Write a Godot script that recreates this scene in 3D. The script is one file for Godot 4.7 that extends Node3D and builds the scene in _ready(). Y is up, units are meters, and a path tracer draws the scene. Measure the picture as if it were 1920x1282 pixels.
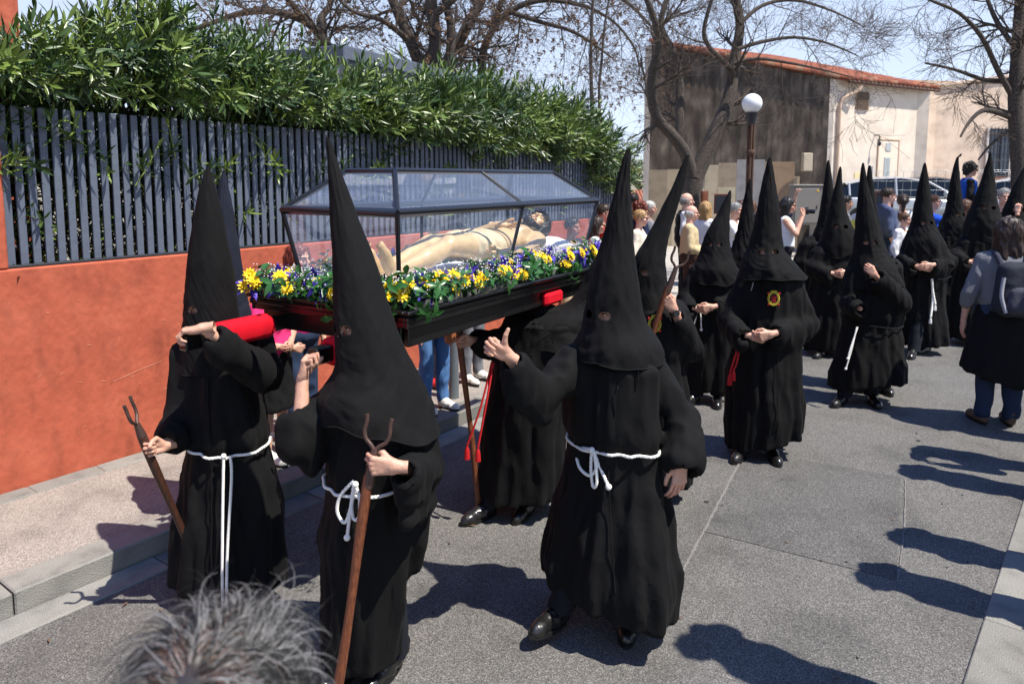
extends Node3D
# A hooded procession carrying a glass case past a terracotta wall, spring sunlight. Metres, y up, the street runs away to the right.

const UD := Vector2(0.59, 0.807)        # along the street (x, distance)
const VD := Vector2(0.807, -0.59)       # across it, towards the road
const P0 := Vector2(-3.47, 4.69)        # foot of the terracotta wall
const BE := Vector2(0.515, 0.857)       # long axis of the bier
const BN := Vector2(-0.488, 3.354)      # its near corner
var M := {}
var counts := {}
var noise_cloth := FastNoiseLite.new()
var noise_fine := FastNoiseLite.new()
var heads := {}
var hands := {}
var shoe_mb: MB
var sole_mb: MB


class MB:                                # collects triangles and works out their normals
	var v := PackedVector3Array()
	var c := PackedColorArray()
	var ix := PackedInt32Array()
	var uv := PackedVector2Array()
	var col := Color.WHITE

	func p(a: Vector3, t := Vector2.ZERO) -> int:
		v.append(a); c.append(col); uv.append(t)
		return v.size() - 1

	func tri(a: int, b: int, d: int) -> void:
		ix.append(a); ix.append(d); ix.append(b)

	func quad(a: Vector3, b: Vector3, d: Vector3, e: Vector3) -> void:   # counter-clockwise seen from outside
		var i := p(a, Vector2(0, 0)); p(b, Vector2(1, 0)); p(d, Vector2(1, 1)); p(e, Vector2(0, 1))
		tri(i, i + 1, i + 2); tri(i, i + 2, i + 3)

	func grid(rows: Array, closed := true, flip := false) -> void:
		var n: int = rows[0].size()
		var s := v.size()
		for i in rows.size():
			var r: PackedVector3Array = rows[i]
			for j in n:
				p(r[j], Vector2(float(j) / n, float(i) / rows.size()))
		for i in rows.size() - 1:
			for j in (n if closed else n - 1):
				var a := s + i * n + j
				var b := s + i * n + (j + 1) % n
				var d := b + n
				var e := a + n
				if flip:
					tri(a, d, b); tri(a, e, d)
				else:
					tri(a, b, d); tri(a, d, e)

	func fan(r: PackedVector3Array, up := true) -> void:
		var m := Vector3.ZERO
		for q in r: m += q
		var o := p(m / r.size())
		var s := v.size()
		for q in r: p(q)
		for j in r.size():
			if up: tri(o, s + j, s + (j + 1) % r.size())
			else: tri(o, s + (j + 1) % r.size(), s + j)

	func tube(pts: Array, rad: Array, n := 8, caps := true) -> void:
		var rows := []
		var nn := Vector3.ZERO
		for i in pts.size():
			var a: Vector3 = pts[maxi(i - 1, 0)]
			var b: Vector3 = pts[mini(i + 1, pts.size() - 1)]
			var t := (b - a).normalized()
			if nn == Vector3.ZERO:
				nn = t.cross(Vector3.RIGHT if absf(t.x) < 0.8 else Vector3.UP).normalized()
			nn = (nn - t * nn.dot(t)).normalized()
			var bb := t.cross(nn)
			var r: float = rad[mini(i, rad.size() - 1)]
			var ring := PackedVector3Array()
			for j in n:
				var g := TAU * j / n
				ring.append(pts[i] + (nn * cos(g) + bb * sin(g)) * r)
			rows.append(ring)
		grid(rows)
		if caps:
			fan(rows[0], false); fan(rows[-1], true)

	func box(mid: Vector3, size: Vector3, bev := 0.0, tf := Transform3D.IDENTITY) -> void:
		var h := size / 2
		if bev <= 0.0:
			for ax in 3:
				for s in [-1.0, 1.0]:
					var n := Vector3.ZERO; n[ax] = s
					var a := Vector3.ZERO; a[(ax + 1) % 3] = 1
					var b := Vector3.ZERO; b[(ax + 2) % 3] = 1
					if s < 0: var t := a; a = b; b = t
					var o := n * h
					quad(tf * (mid + o - a * h - b * h), tf * (mid + o + a * h - b * h), tf * (mid + o + a * h + b * h), tf * (mid + o - a * h + b * h))
			return
		var k := Vector3(bev, bev, bev)
		var g := h - k
		for ax in 3:
			var a3 := (ax + 1) % 3
			var b3 := (ax + 2) % 3
			for s in [-1.0, 1.0]:
				var q := []
				for w in [[-1, -1], [1, -1], [1, 1], [-1, 1]]:
					var o := Vector3.ZERO
					o[ax] = s * h[ax]; o[a3] = w[0] * g[a3]; o[b3] = w[1] * g[b3]
					q.append(tf * (mid + o))
				if s > 0: quad(q[0], q[1], q[2], q[3])
				else: quad(q[3], q[2], q[1], q[0])
			for s in [-1.0, 1.0]:
				for t in [-1.0, 1.0]:
					var q := []
					for w in [-1.0, 1.0]:
						var o := Vector3.ZERO
						o[ax] = w * g[ax]; o[a3] = s * h[a3]; o[b3] = t * g[b3]
						q.append(tf * (mid + o))
						o[a3] = s * g[a3]; o[b3] = t * h[b3]
						q.append(tf * (mid + o))
					if s * t > 0: quad(q[0], q[1], q[3], q[2])
					else: quad(q[2], q[3], q[1], q[0])
		for s in [-1.0, 1.0]:
			for t in [-1.0, 1.0]:
				for w in [-1.0, 1.0]:
					var sg := Vector3(s, t, w)
					var a := p(tf * (mid + sg * Vector3(h.x, g.y, g.z)))
					var b := p(tf * (mid + sg * Vector3(g.x, h.y, g.z)))
					var d := p(tf * (mid + sg * Vector3(g.x, g.y, h.z)))
					if s * t * w > 0: tri(a, b, d)
					else: tri(a, d, b)

	func ball(o: Vector3, r: Vector3, n := 10, m := 6) -> void:
		var rows := []
		for i in m + 1:
			var a := -PI / 2 + PI * i / m
			var ring := PackedVector3Array()
			for j in n:
				var g := TAU * j / n
				ring.append(o + Vector3(cos(g) * cos(a), sin(a), -sin(g) * cos(a)) * r)
			rows.append(ring)
		grid(rows)

	func add(o: MB, tf := Transform3D.IDENTITY, tint := Color.WHITE, flip := false) -> void:
		var s := v.size()
		for i in o.v.size():
			v.append(tf * o.v[i]); c.append(o.c[i] * tint); uv.append(o.uv[i])
		for i in range(0, o.ix.size(), 3):
			ix.append(s + o.ix[i])
			ix.append(s + o.ix[i + (2 if flip else 1)])
			ix.append(s + o.ix[i + (1 if flip else 2)])

	func mesh() -> ArrayMesh:
		var nn := PackedVector3Array()
		nn.resize(v.size())
		for i in range(0, ix.size(), 3):
			var a := ix[i]
			var b := ix[i + 2]
			var d := ix[i + 1]
			var f := (v[b] - v[a]).cross(v[d] - v[a])
			nn[a] += f; nn[b] += f; nn[d] += f
		for i in nn.size():
			nn[i] = nn[i].normalized() if nn[i].length_squared() > 1e-24 else Vector3.UP
		var r := []
		r.resize(Mesh.ARRAY_MAX)
		r[Mesh.ARRAY_VERTEX] = v
		r[Mesh.ARRAY_NORMAL] = nn
		r[Mesh.ARRAY_COLOR] = c
		r[Mesh.ARRAY_TEX_UV] = uv
		r[Mesh.ARRAY_INDEX] = ix
		var m := ArrayMesh.new()
		m.add_surface_from_arrays(Mesh.PRIMITIVE_TRIANGLES, r)
		return m


class Field:                             # a distance field on a grid, meshed by surface nets
	var lo: Vector3
	var h: float
	var nx: int
	var ny: int
	var nz: int
	var f := PackedFloat32Array()

	func _init(a: Vector3, b: Vector3, cell: float) -> void:
		lo = a; h = cell
		nx = int(ceil((b.x - a.x) / h)) + 1
		ny = int(ceil((b.y - a.y) / h)) + 1
		nz = int(ceil((b.z - a.z) / h)) + 1
		f.resize(nx * ny * nz)
		f.fill(1.0)

	func span(a: Vector3, b: Vector3) -> Array:
		var i := ((a - lo) / h).floor()
		var j := ((b - lo) / h).ceil()
		return [clampi(int(i.x), 0, nx), clampi(int(i.y), 0, ny), clampi(int(i.z), 0, nz), clampi(int(j.x) + 1, 0, nx), clampi(int(j.y) + 1, 0, ny), clampi(int(j.z) + 1, 0, nz)]

	func cone(a: Vector3, b: Vector3, ra: float, rb: float, k := 0.02, cut := false) -> void:
		var m := maxf(ra, rb) + k + 2.5 * h
		var mm := Vector3(m, m, m)
		var w := span(Vector3(minf(a.x, b.x), minf(a.y, b.y), minf(a.z, b.z)) - mm, Vector3(maxf(a.x, b.x), maxf(a.y, b.y), maxf(a.z, b.z)) + mm)
		var ba := b - a
		var l2 := maxf(ba.length_squared(), 1e-9)
		var dr := rb - ra
		for z in range(w[2], w[5]):
			for y in range(w[1], w[4]):
				var i: int = w[0] + nx * (y + ny * z)
				var q := lo + Vector3(w[0], y, z) * h - a
				for x in range(w[0], w[3]):
					var t := clampf(q.dot(ba) / l2, 0.0, 1.0)
					var d := (q - ba * t).length() - ra - dr * t
					var e := f[i]
					if cut:
						d = -d
						var u := k - absf(e - d)
						f[i] = maxf(e, d) + (u * u * 0.25 / k if u > 0.0 else 0.0)
					else:
						var u := k - absf(e - d)
						f[i] = minf(e, d) - (u * u * 0.25 / k if u > 0.0 else 0.0)
					q.x += h
					i += 1

	func ell(o: Vector3, r: Vector3, k := 0.01, cut := false, turn := Basis.IDENTITY) -> void:
		var m := maxf(r.x, maxf(r.y, r.z)) + k + 2.5 * h
		var mm := Vector3(m, m, m)
		var w := span(o - mm, o + mm)
		var inv := turn.inverse()
		for z in range(w[2], w[5]):
			for y in range(w[1], w[4]):
				var i: int = w[0] + nx * (y + ny * z)
				for x in range(w[0], w[3]):
					var q := inv * (lo + Vector3(x, y, z) * h - o)
					var k0 := (q / r).length()
					var k1 := (q / (r * r)).length()
					var d := k0 * (k0 - 1.0) / k1 if k1 > 1e-6 else -minf(r.x, minf(r.y, r.z))
					var e := f[i]
					if cut:
						d = -d
						var u := k - absf(e - d)
						f[i] = maxf(e, d) + (u * u * 0.25 / k if u > 0.0 else 0.0)
					else:
						var u := k - absf(e - d)
						f[i] = minf(e, d) - (u * u * 0.25 / k if u > 0.0 else 0.0)
					i += 1

	func robe(rows: Array, turn: float, sd: float, hem_dir: float, hem_amp: float) -> void:    # rows from top to hem: y, x, z, half width, half depth, folds
		var y0: float = rows[-1][0]
		var y1: float = rows[0][0]
		var ct := cos(turn)
		var st := sin(turn)
		for y in ny:
			var py := lo.y + y * h
			if py < y0 - 0.3 or py > y1 + 0.1: continue
			var k := 0
			while k < rows.size() - 2 and rows[k + 1][0] > py: k += 1
			var A: Array = rows[k]
			var B: Array = rows[k + 1]
			var t := clampf((A[0] - py) / (A[0] - B[0]), 0.0, 1.0)
			var ts := t * t * (3 - 2 * t) * 0.6 + t * 0.4
			var cx := lerpf(A[1], B[1], ts)
			var cz := lerpf(A[2], B[2], ts)
			var ra := lerpf(A[3], B[3], ts)
			var rb := lerpf(A[4], B[4], ts)
			var fo := lerpf(A[5], B[5], ts)
			for z in nz:
				var i := nx * (y + ny * z)
				var dz := lo.z + z * h - cz
				for x in nx:
					var dx := lo.x + x * h - cx
					var r := sqrt(dx * dx + dz * dz)
					if r < ra + 0.25:
						var px := dx * ct - dz * st
						var pz := dx * st + dz * ct
						var g := atan2(pz, px)
						var c := px / maxf(r, 1e-4)
						var s := pz / maxf(r, 1e-4)
						var R := ra * rb / sqrt(rb * rb * c * c + ra * ra * s * s)
						if fo > 0.0:
							R *= 1.0 + fo * (absf(sin(3.5 * g + sd + 0.9 * sin(py * 2.1 + sd))) * 0.85 + absf(sin(6.0 * g + sd * 2.3 + py * 1.1 + 0.5 * sin(py * 4.0))) * 0.6 + absf(sin(9.5 * g + sd * 3.7 - py * 0.9)) * 0.4 + sin(2.0 * g + sd * 1.7 + py) * 0.45 - 1.0)
						var d := (r - R) * 0.85
						var hem := y0 + hem_amp * cos(g - hem_dir)
						d = maxf(d, maxf(hem - py, py - y1))
						var e := f[i]
						var u := 0.03 - absf(e - d)
						f[i] = minf(e, d) - (u * u * 8.0 if u > 0.0 else 0.0)
					i += 1

	func at(q: Vector3) -> float:
		var g := (q - lo) / h
		var i := Vector3i(clampi(int(g.x), 0, nx - 1), clampi(int(g.y), 0, ny - 1), clampi(int(g.z), 0, nz - 1))
		return f[i.x + nx * (i.y + ny * i.z)]

	func hit(from: Vector3, dir: Vector3) -> Vector3:
		var t := 0.0
		while t < 1.5 and at(from + dir * t) > 0.0: t += 0.004
		return from + dir * t

	func emit(mb: MB, wr := 0.0, ns: FastNoiseLite = null, sc := Vector3.ONE, colf = null) -> void:
		var id := PackedInt32Array()
		id.resize(f.size())
		id.fill(-1)
		var act := PackedInt32Array()
		var sx := nx
		var sy := nx * ny
		var far := h * 2.2
		var off := [0, 1, sx, sx + 1, sy, sy + 1, sy + sx, sy + sx + 1]
		for z in nz - 1:
			for y in ny - 1:
				var i := sx * (y + ny * z)
				for x in nx - 1:
					var a := f[i]
					if a < far and a > -far:
						var neg := 0
						for k in 8:
							if f[i + off[k]] < 0.0: neg += 1
						if neg > 0 and neg < 8:
							var v0 := f[i]; var v1 := f[i + 1]; var v2 := f[i + sx]; var v3 := f[i + sx + 1]
							var v4 := f[i + sy]; var v5 := f[i + sy + 1]; var v6 := f[i + sy + sx]; var v7 := f[i + sy + sx + 1]
							var m := Vector3.ZERO
							var n := 0
							if (v0 < 0) != (v1 < 0): m += Vector3(v0 / (v0 - v1), 0, 0); n += 1
							if (v2 < 0) != (v3 < 0): m += Vector3(v2 / (v2 - v3), 1, 0); n += 1
							if (v4 < 0) != (v5 < 0): m += Vector3(v4 / (v4 - v5), 0, 1); n += 1
							if (v6 < 0) != (v7 < 0): m += Vector3(v6 / (v6 - v7), 1, 1); n += 1
							if (v0 < 0) != (v2 < 0): m += Vector3(0, v0 / (v0 - v2), 0); n += 1
							if (v1 < 0) != (v3 < 0): m += Vector3(1, v1 / (v1 - v3), 0); n += 1
							if (v4 < 0) != (v6 < 0): m += Vector3(0, v4 / (v4 - v6), 1); n += 1
							if (v5 < 0) != (v7 < 0): m += Vector3(1, v5 / (v5 - v7), 1); n += 1
							if (v0 < 0) != (v4 < 0): m += Vector3(0, 0, v0 / (v0 - v4)); n += 1
							if (v1 < 0) != (v5 < 0): m += Vector3(1, 0, v1 / (v1 - v5)); n += 1
							if (v2 < 0) != (v6 < 0): m += Vector3(0, 1, v2 / (v2 - v6)); n += 1
							if (v3 < 0) != (v7 < 0): m += Vector3(1, 1, v3 / (v3 - v7)); n += 1
							var q := lo + (Vector3(x, y, z) + m / n) * h
							if wr > 0.0:
								var gr := Vector3(v1 + v3 + v5 + v7 - v0 - v2 - v4 - v6, v2 + v3 + v6 + v7 - v0 - v1 - v4 - v5, v4 + v5 + v6 + v7 - v0 - v1 - v2 - v3).normalized()
								q += gr * wr * (1.0 * ns.get_noise_3d(q.x * sc.x * 0.6, q.y * sc.y * 0.5, q.z * sc.z * 0.6) + 0.45 - 1.5 * absf(ns.get_noise_3d(q.x * sc.x * 0.8 + 7.0, (q.y + 0.35 * q.x) * sc.y * 0.8, q.z * sc.z * 0.8)))
							if colf: mb.col = colf.call(q)
							id[i] = mb.p(q)
							act.append(i)
					i += 1
		for i in act:
			var s := f[i] < 0.0
			if i - sy - sx >= 0:
				if s != (f[i + 1] < 0.0): face(mb, id[i - sy - sx], id[i - sy], id[i], id[i - sx], s)
				if s != (f[i + sx] < 0.0): face(mb, id[i - sy - 1], id[i - 1], id[i], id[i - sy], s)
				if s != (f[i + sy] < 0.0): face(mb, id[i - sx - 1], id[i - sx], id[i], id[i - 1], s)

	func face(mb: MB, a: int, b: int, c: int, d: int, s: bool) -> void:
		if a < 0 or b < 0 or c < 0 or d < 0: return
		if s: mb.tri(a, d, c); mb.tri(a, c, b)
		else: mb.tri(a, b, c); mb.tri(a, c, d)


func S(u: float, v: float, y := 0.0) -> Vector3:
	var q := P0 + UD * u + VD * v
	return Vector3(q.x, y, -q.y)


func W(x: float, d: float, y := 0.0) -> Vector3:
	return Vector3(x, y, -d)


func numbered(parent: Node, called: String) -> String:
	var key := str(parent.get_instance_id()) + called
	var n: int = counts.get(key, 0)
	counts[key] = n + 1
	return called if n == 0 else "%s_%03d" % [called, n]


func thing(called: String, label: String, category: String, at := Vector3.ZERO, turn := 0.0, group := "") -> Node3D:
	var o := Node3D.new()
	o.name = numbered(self, called)
	o.position = at
	o.rotation.y = turn
	add_child(o, true)
	return tag(o, label, category, group)


func tag(o: Node3D, label: String, category: String, group := "") -> Node3D:
	o.set_meta("label", label)
	o.set_meta("category", category)
	if group: o.set_meta("group", group)
	return o


func part(called: String, shape, m: Material, parent: Node = self, kind := "") -> MeshInstance3D:
	var o := MeshInstance3D.new()
	o.mesh = shape.mesh() if shape is MB else shape
	o.material_override = m
	o.name = numbered(parent, called)
	parent.add_child(o, true)
	if kind: o.set_meta("kind", kind)
	return o


func copy(o: Node3D, label := "") -> Node3D:
	var r: Node3D = o.duplicate()
	r.name = numbered(self, String(o.name).rstrip("0123456789").trim_suffix("_"))
	add_child(r, true)
	if label: r.set_meta("label", label)
	return r


func srgb(r: int, g: int, b: int) -> Color:
	return Color8(r, g, b)


func lin(c: Color) -> Color:
	return c.srgb_to_linear()


func mat(c: Color, rough := 0.8, metal := 0.0) -> StandardMaterial3D:
	var m := StandardMaterial3D.new()
	m.albedo_color = c
	m.roughness = rough
	m.metallic = metal
	m.cull_mode = BaseMaterial3D.CULL_DISABLED
	return m


func vmat(rough := 0.7) -> StandardMaterial3D:      # takes its colour from the vertices
	var m := mat(Color.WHITE, rough)
	m.vertex_color_use_as_albedo = true
	return m


func tex(freq: float, ramp: Array, sd: int, size := 512, oct := 4, kind := FastNoiseLite.TYPE_SIMPLEX_SMOOTH) -> NoiseTexture2D:
	var n := FastNoiseLite.new()
	n.noise_type = kind
	n.frequency = freq
	n.seed = sd
	n.fractal_octaves = oct
	var t := NoiseTexture2D.new()
	t.width = size; t.height = size
	t.seamless = true
	t.noise = n
	if ramp:
		var g := Gradient.new()
		g.offsets = PackedFloat32Array(ramp.map(func(e): return e[0]))
		g.colors = PackedColorArray(ramp.map(func(e): return e[1]))
		t.color_ramp = g
	return t


func tri(m: StandardMaterial3D, t: Texture2D, scale: float, bump: Texture2D = null, depth := 0.3, stretch := Vector3.ONE) -> StandardMaterial3D:
	m.albedo_texture = t
	m.uv1_triplanar = true
	m.uv1_world_triplanar = true
	m.uv1_scale = Vector3(scale, scale, scale) * stretch
	if bump:
		m.heightmap_enabled = true
		m.heightmap_texture = bump
		m.heightmap_scale = depth
	return m


func detail(m: StandardMaterial3D, t: Texture2D, scale: float) -> StandardMaterial3D:   # a second, coarser tone over the first
	m.detail_enabled = true
	m.detail_albedo = t
	m.detail_blend_mode = BaseMaterial3D.BLEND_MODE_MUL
	m.detail_uv_layer = BaseMaterial3D.DETAIL_UV_2
	m.uv2_triplanar = true
	m.uv2_world_triplanar = true
	m.uv2_scale = Vector3(scale, scale, scale)
	return m


func grey(a: float) -> Color:
	return Color(a, a, a)


func materials() -> void:
	var fine := tex(0.09, [], 3, 512, 3)
	var grain := tex(0.2, [], 5, 512, 2)
	var blot := tex(0.012, [[0.0, grey(0.78)], [0.32, grey(0.92)], [0.55, grey(0.97)], [1.0, grey(1.0)]], 9, 512, 6)
	M.asphalt = detail(tri(mat(Color.WHITE, 0.92), tex(0.36, [[0.0, srgb(38, 37, 36)], [0.36, srgb(84, 82, 80)], [0.6, srgb(106, 104, 101)], [1.0, srgb(172, 168, 163)]], 21, 1024, 2, FastNoiseLite.TYPE_VALUE), 0.66), blot, 0.22)
	M.patch = detail(tri(mat(Color.WHITE, 0.92), tex(0.36, [[0.0, srgb(33, 32, 32)], [0.36, srgb(76, 75, 74)], [0.6, srgb(98, 96, 94)], [1.0, srgb(162, 159, 155)]], 24, 1024, 2, FastNoiseLite.TYPE_VALUE), 0.66), blot, 0.27)
	M.seam = tri(mat(Color.WHITE, 0.9), tex(0.1, [[0.0, srgb(84, 82, 80)], [1.0, srgb(150, 146, 142)]], 27), 1.5)
	M.stain = tri(mat(Color.WHITE, 0.8), tex(0.2, [[0.0, srgb(40, 39, 38)], [1.0, srgb(84, 82, 80)]], 28, 256, 2), 1.0)
	M.pavement = detail(tri(mat(Color.WHITE, 0.9), tex(0.36, [[0.0, srgb(84, 77, 72)], [0.36, srgb(134, 126, 119)], [0.6, srgb(156, 147, 139)], [1.0, srgb(210, 202, 194)]], 31, 1024, 2, FastNoiseLite.TYPE_VALUE), 0.66), blot, 0.3)
	M.granite = []
	for i in 3:
		var t := 0.93 + 0.06 * i
		M.granite.append(detail(tri(mat(Color(t, t, t * 0.99), 0.85), tex(0.22, [[0.0, srgb(78, 77, 75)], [0.45, srgb(128, 126, 122)], [1.0, srgb(178, 175, 168)]], 41 + i, 512, 3), 1.7, fine, 0.3), blot, 0.7))
	M.concrete = detail(tri(mat(Color.WHITE, 0.9), tex(0.12, [[0.0, srgb(128, 124, 116)], [1.0, srgb(176, 171, 162)]], 51), 0.8, fine, 0.2), blot, 0.5)
	M.plaza = detail(tri(mat(Color.WHITE, 0.9), tex(0.2, [[0.0, srgb(150, 144, 134)], [1.0, srgb(204, 198, 188)]], 53), 0.8), blot, 0.5)
	M.ground = tri(mat(Color.WHITE, 0.95), tex(0.05, [[0.0, srgb(110, 104, 88)], [1.0, srgb(150, 142, 120)]], 55), 0.2)
	M.render = detail(tri(mat(Color.WHITE, 0.9), tex(0.02, [[0.0, srgb(170, 82, 58)], [0.5, srgb(182, 91, 65)], [1.0, srgb(194, 104, 78)]], 61, 512, 5), 0.45, fine, 0.6, Vector3(1, 0.5, 1)), tex(0.015, [[0.0, grey(0.78)], [0.45, grey(0.96)], [1.0, grey(1.0)]], 62, 512, 6), 0.6)
	M.render.uv2_scale = Vector3(0.95, 0.22, 0.95)
	M.scuff = mat(srgb(232, 168, 140), 0.9)
	M.fence = tri(mat(Color.WHITE, 0.5), tex(0.03, [[0.0, srgb(84, 92, 106)], [1.0, srgb(98, 106, 121)]], 65), 1.0)
	M.dark_metal = mat(srgb(42, 45, 52), 0.45)
	M.cloth = cloth(srgb(12, 12, 13), 71)
	M.hood = cloth(srgb(12, 12, 13), 72)
	M.hood_blue = cloth(srgb(28, 31, 44), 73)
	M.trousers = cloth(srgb(24, 27, 34), 74)
	M.skin = vmat(0.5)
	M.skin.subsurf_scatter_enabled = true
	M.skin.subsurf_scatter_strength = 0.06
	tri(M.skin, tex(0.05, [[0.0, Color(0.92, 0.84, 0.80)], [0.5, Color(1, 0.98, 0.97)], [1.0, Color(1, 1, 1)]], 75), 14.0, tex(0.2, [], 76, 256, 3), 0.06)
	M.skin.uv1_world_triplanar = false
	M.rope = mat(srgb(236, 234, 228), 0.85)
	M.red_rope = mat(srgb(196, 22, 28), 0.7)
	M.grey_rope = mat(srgb(150, 148, 144), 0.85)
	M.leather = mat(srgb(20, 19, 19), 0.22)
	M.leather.clearcoat_enabled = true
	M.leather.clearcoat = 0.5
	M.sole = mat(srgb(14, 14, 14), 0.6)
	M.red_cloth = cloth(srgb(205, 12, 34), 77)
	M.wood = tri(mat(Color.WHITE, 0.45), tex(0.03, [[0.0, srgb(62, 32, 20)], [0.5, srgb(112, 62, 38)], [1.0, srgb(150, 92, 58)]], 78), 3.0, null, 0.0, Vector3(3, 0.35, 3))
	M.dark_wood = tri(mat(Color.WHITE, 0.5), tex(0.03, [[0.0, srgb(40, 22, 14)], [1.0, srgb(84, 48, 32)]], 79), 3.0, null, 0.0, Vector3(3, 0.35, 3))
	M.iron = tri(mat(Color.WHITE, 0.5, 0.35), tex(0.05, [[0.0, srgb(58, 42, 38)], [1.0, srgb(112, 88, 78)]], 80), 6.0)
	M.lacquer = tri(mat(Color.WHITE, 0.28), tex(0.03, [[0.0, srgb(17, 16, 16)], [0.86, srgb(24, 23, 23)], [1.0, srgb(70, 62, 54)]], 81), 2.0)
	M.case_metal = mat(srgb(26, 29, 36), 0.3)
	M.glass = mat(Color(0.8, 0.88, 1.0, 0.08), 0.02)
	M.glass.metallic_specular = 0.55
	M.glass.transparency = BaseMaterial3D.TRANSPARENCY_ALPHA
	M.white_cloth = cloth(srgb(226, 226, 230), 82)
	M.statue = vmat(0.35)
	M.statue.clearcoat_enabled = true
	M.statue.clearcoat = 0.3
	M.leaf = []
	for c in [srgb(62, 86, 36), srgb(104, 124, 54), srgb(42, 64, 28)]:
		var m := mat(c, 0.38)
		m.metallic_specular = 0.55
		m.backlight_enabled = true
		m.backlight = Color(0.10, 0.16, 0.03)
		M.leaf.append(m)
	M.bark = tri(mat(Color.WHITE, 0.95), tex(0.03, [[0.0, srgb(38, 33, 30)], [0.5, srgb(74, 66, 60)], [1.0, srgb(132, 121, 112)]], 91, 512, 5), 1.5, fine, 1.2, Vector3(2, 0.7, 2))
	M.twig = mat(srgb(84, 73, 66), 0.95)
	M.dry = mat(srgb(104, 78, 56), 0.9)
	M.petal_yellow = mat(srgb(250, 214, 28), 0.6)
	M.petal_yellow.backlight_enabled = true
	M.petal_yellow.backlight = Color(0.5, 0.4, 0.02)
	M.petal_purple = mat(srgb(78, 56, 172), 0.6)
	M.petal_purple.backlight_enabled = true
	M.petal_purple.backlight = Color(0.12, 0.08, 0.35)
	M.white_bud = mat(srgb(236, 236, 230), 0.8)
	M.flower_leaf = mat(srgb(46, 92, 40), 0.3)
	M.flower_leaf.backlight_enabled = true
	M.flower_leaf.backlight = Color(0.08, 0.2, 0.03)
	M.flower_stem = mat(srgb(74, 104, 52), 0.6)
	noise_cloth.seed = 7
	noise_cloth.frequency = 1.0
	noise_cloth.fractal_octaves = 2
	noise_cloth.fractal_gain = 0.3
	noise_fine.seed = 11
	noise_fine.frequency = 1.0
	noise_fine.fractal_octaves = 2


func cloth(c: Color, sd: int) -> StandardMaterial3D:
	var m := mat(c, 0.85)
	m.metallic_specular = 0.32
	m.rim_enabled = true
	m.rim = 0.05
	m.rim_tint = 0.5
	m.uv1_triplanar = true
	m.uv1_scale = Vector3(9, 9, 9)
	m.heightmap_enabled = true
	m.uv1_scale = Vector3(1.7, 0.75, 1.7)
	if not M.has("crease"): M.crease = crease()
	m.heightmap_texture = M.crease
	m.heightmap_scale = 0.55
	return m


func crease() -> ImageTexture:         # cloth: soft creases with sharp valleys, and the weave on top
	var n := FastNoiseLite.new()
	n.seed = 19
	n.noise_type = FastNoiseLite.TYPE_SIMPLEX_SMOOTH
	n.fractal_type = FastNoiseLite.FRACTAL_RIDGED
	n.fractal_octaves = 2
	n.frequency = 0.006
	n.domain_warp_enabled = true
	n.domain_warp_amplitude = 30.0
	n.domain_warp_frequency = 0.008
	var a := n.get_seamless_image(512, 512)
	var k := FastNoiseLite.new()
	k.seed = 23
	k.frequency = 0.18
	k.fractal_octaves = 2
	var b := k.get_seamless_image(512, 512)
	a.convert(Image.FORMAT_RGBA8)
	b.convert(Image.FORMAT_RGBA8)
	for y in 512:
		for x in 512:
			var v := a.get_pixel(x, y).r * 0.93 + b.get_pixel(x, y).r * 0.07
			a.set_pixel(x, y, Color(v, v, v))
	return ImageTexture.create_from_image(a)


# ---------------------------------------------------------------- people

func skin_of(q: Vector3, base: Color) -> Color:
	var c := base
	if q.z > 0.04:
		if absf(q.x) < 0.026 and absf(q.y + 0.066) < 0.0085: c = Color(base.r * 0.82, base.g * 0.5, base.b * 0.5)
		elif absf(absf(q.x) - 0.034) < 0.019 and absf(q.y - 0.022 + 0.15 * absf(absf(q.x) - 0.03)) < 0.0055: c = Color(0.05, 0.035, 0.025)
		elif Vector2(absf(q.x) - 0.042, q.y + 0.035).length() < 0.02: c = Color(base.r, base.g * 0.84, base.b * 0.82)
		elif absf(q.x) < 0.012 and absf(q.y + 0.032) < 0.012: c = Color(base.r, base.g * 0.85, base.b * 0.83)
	return c


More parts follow.
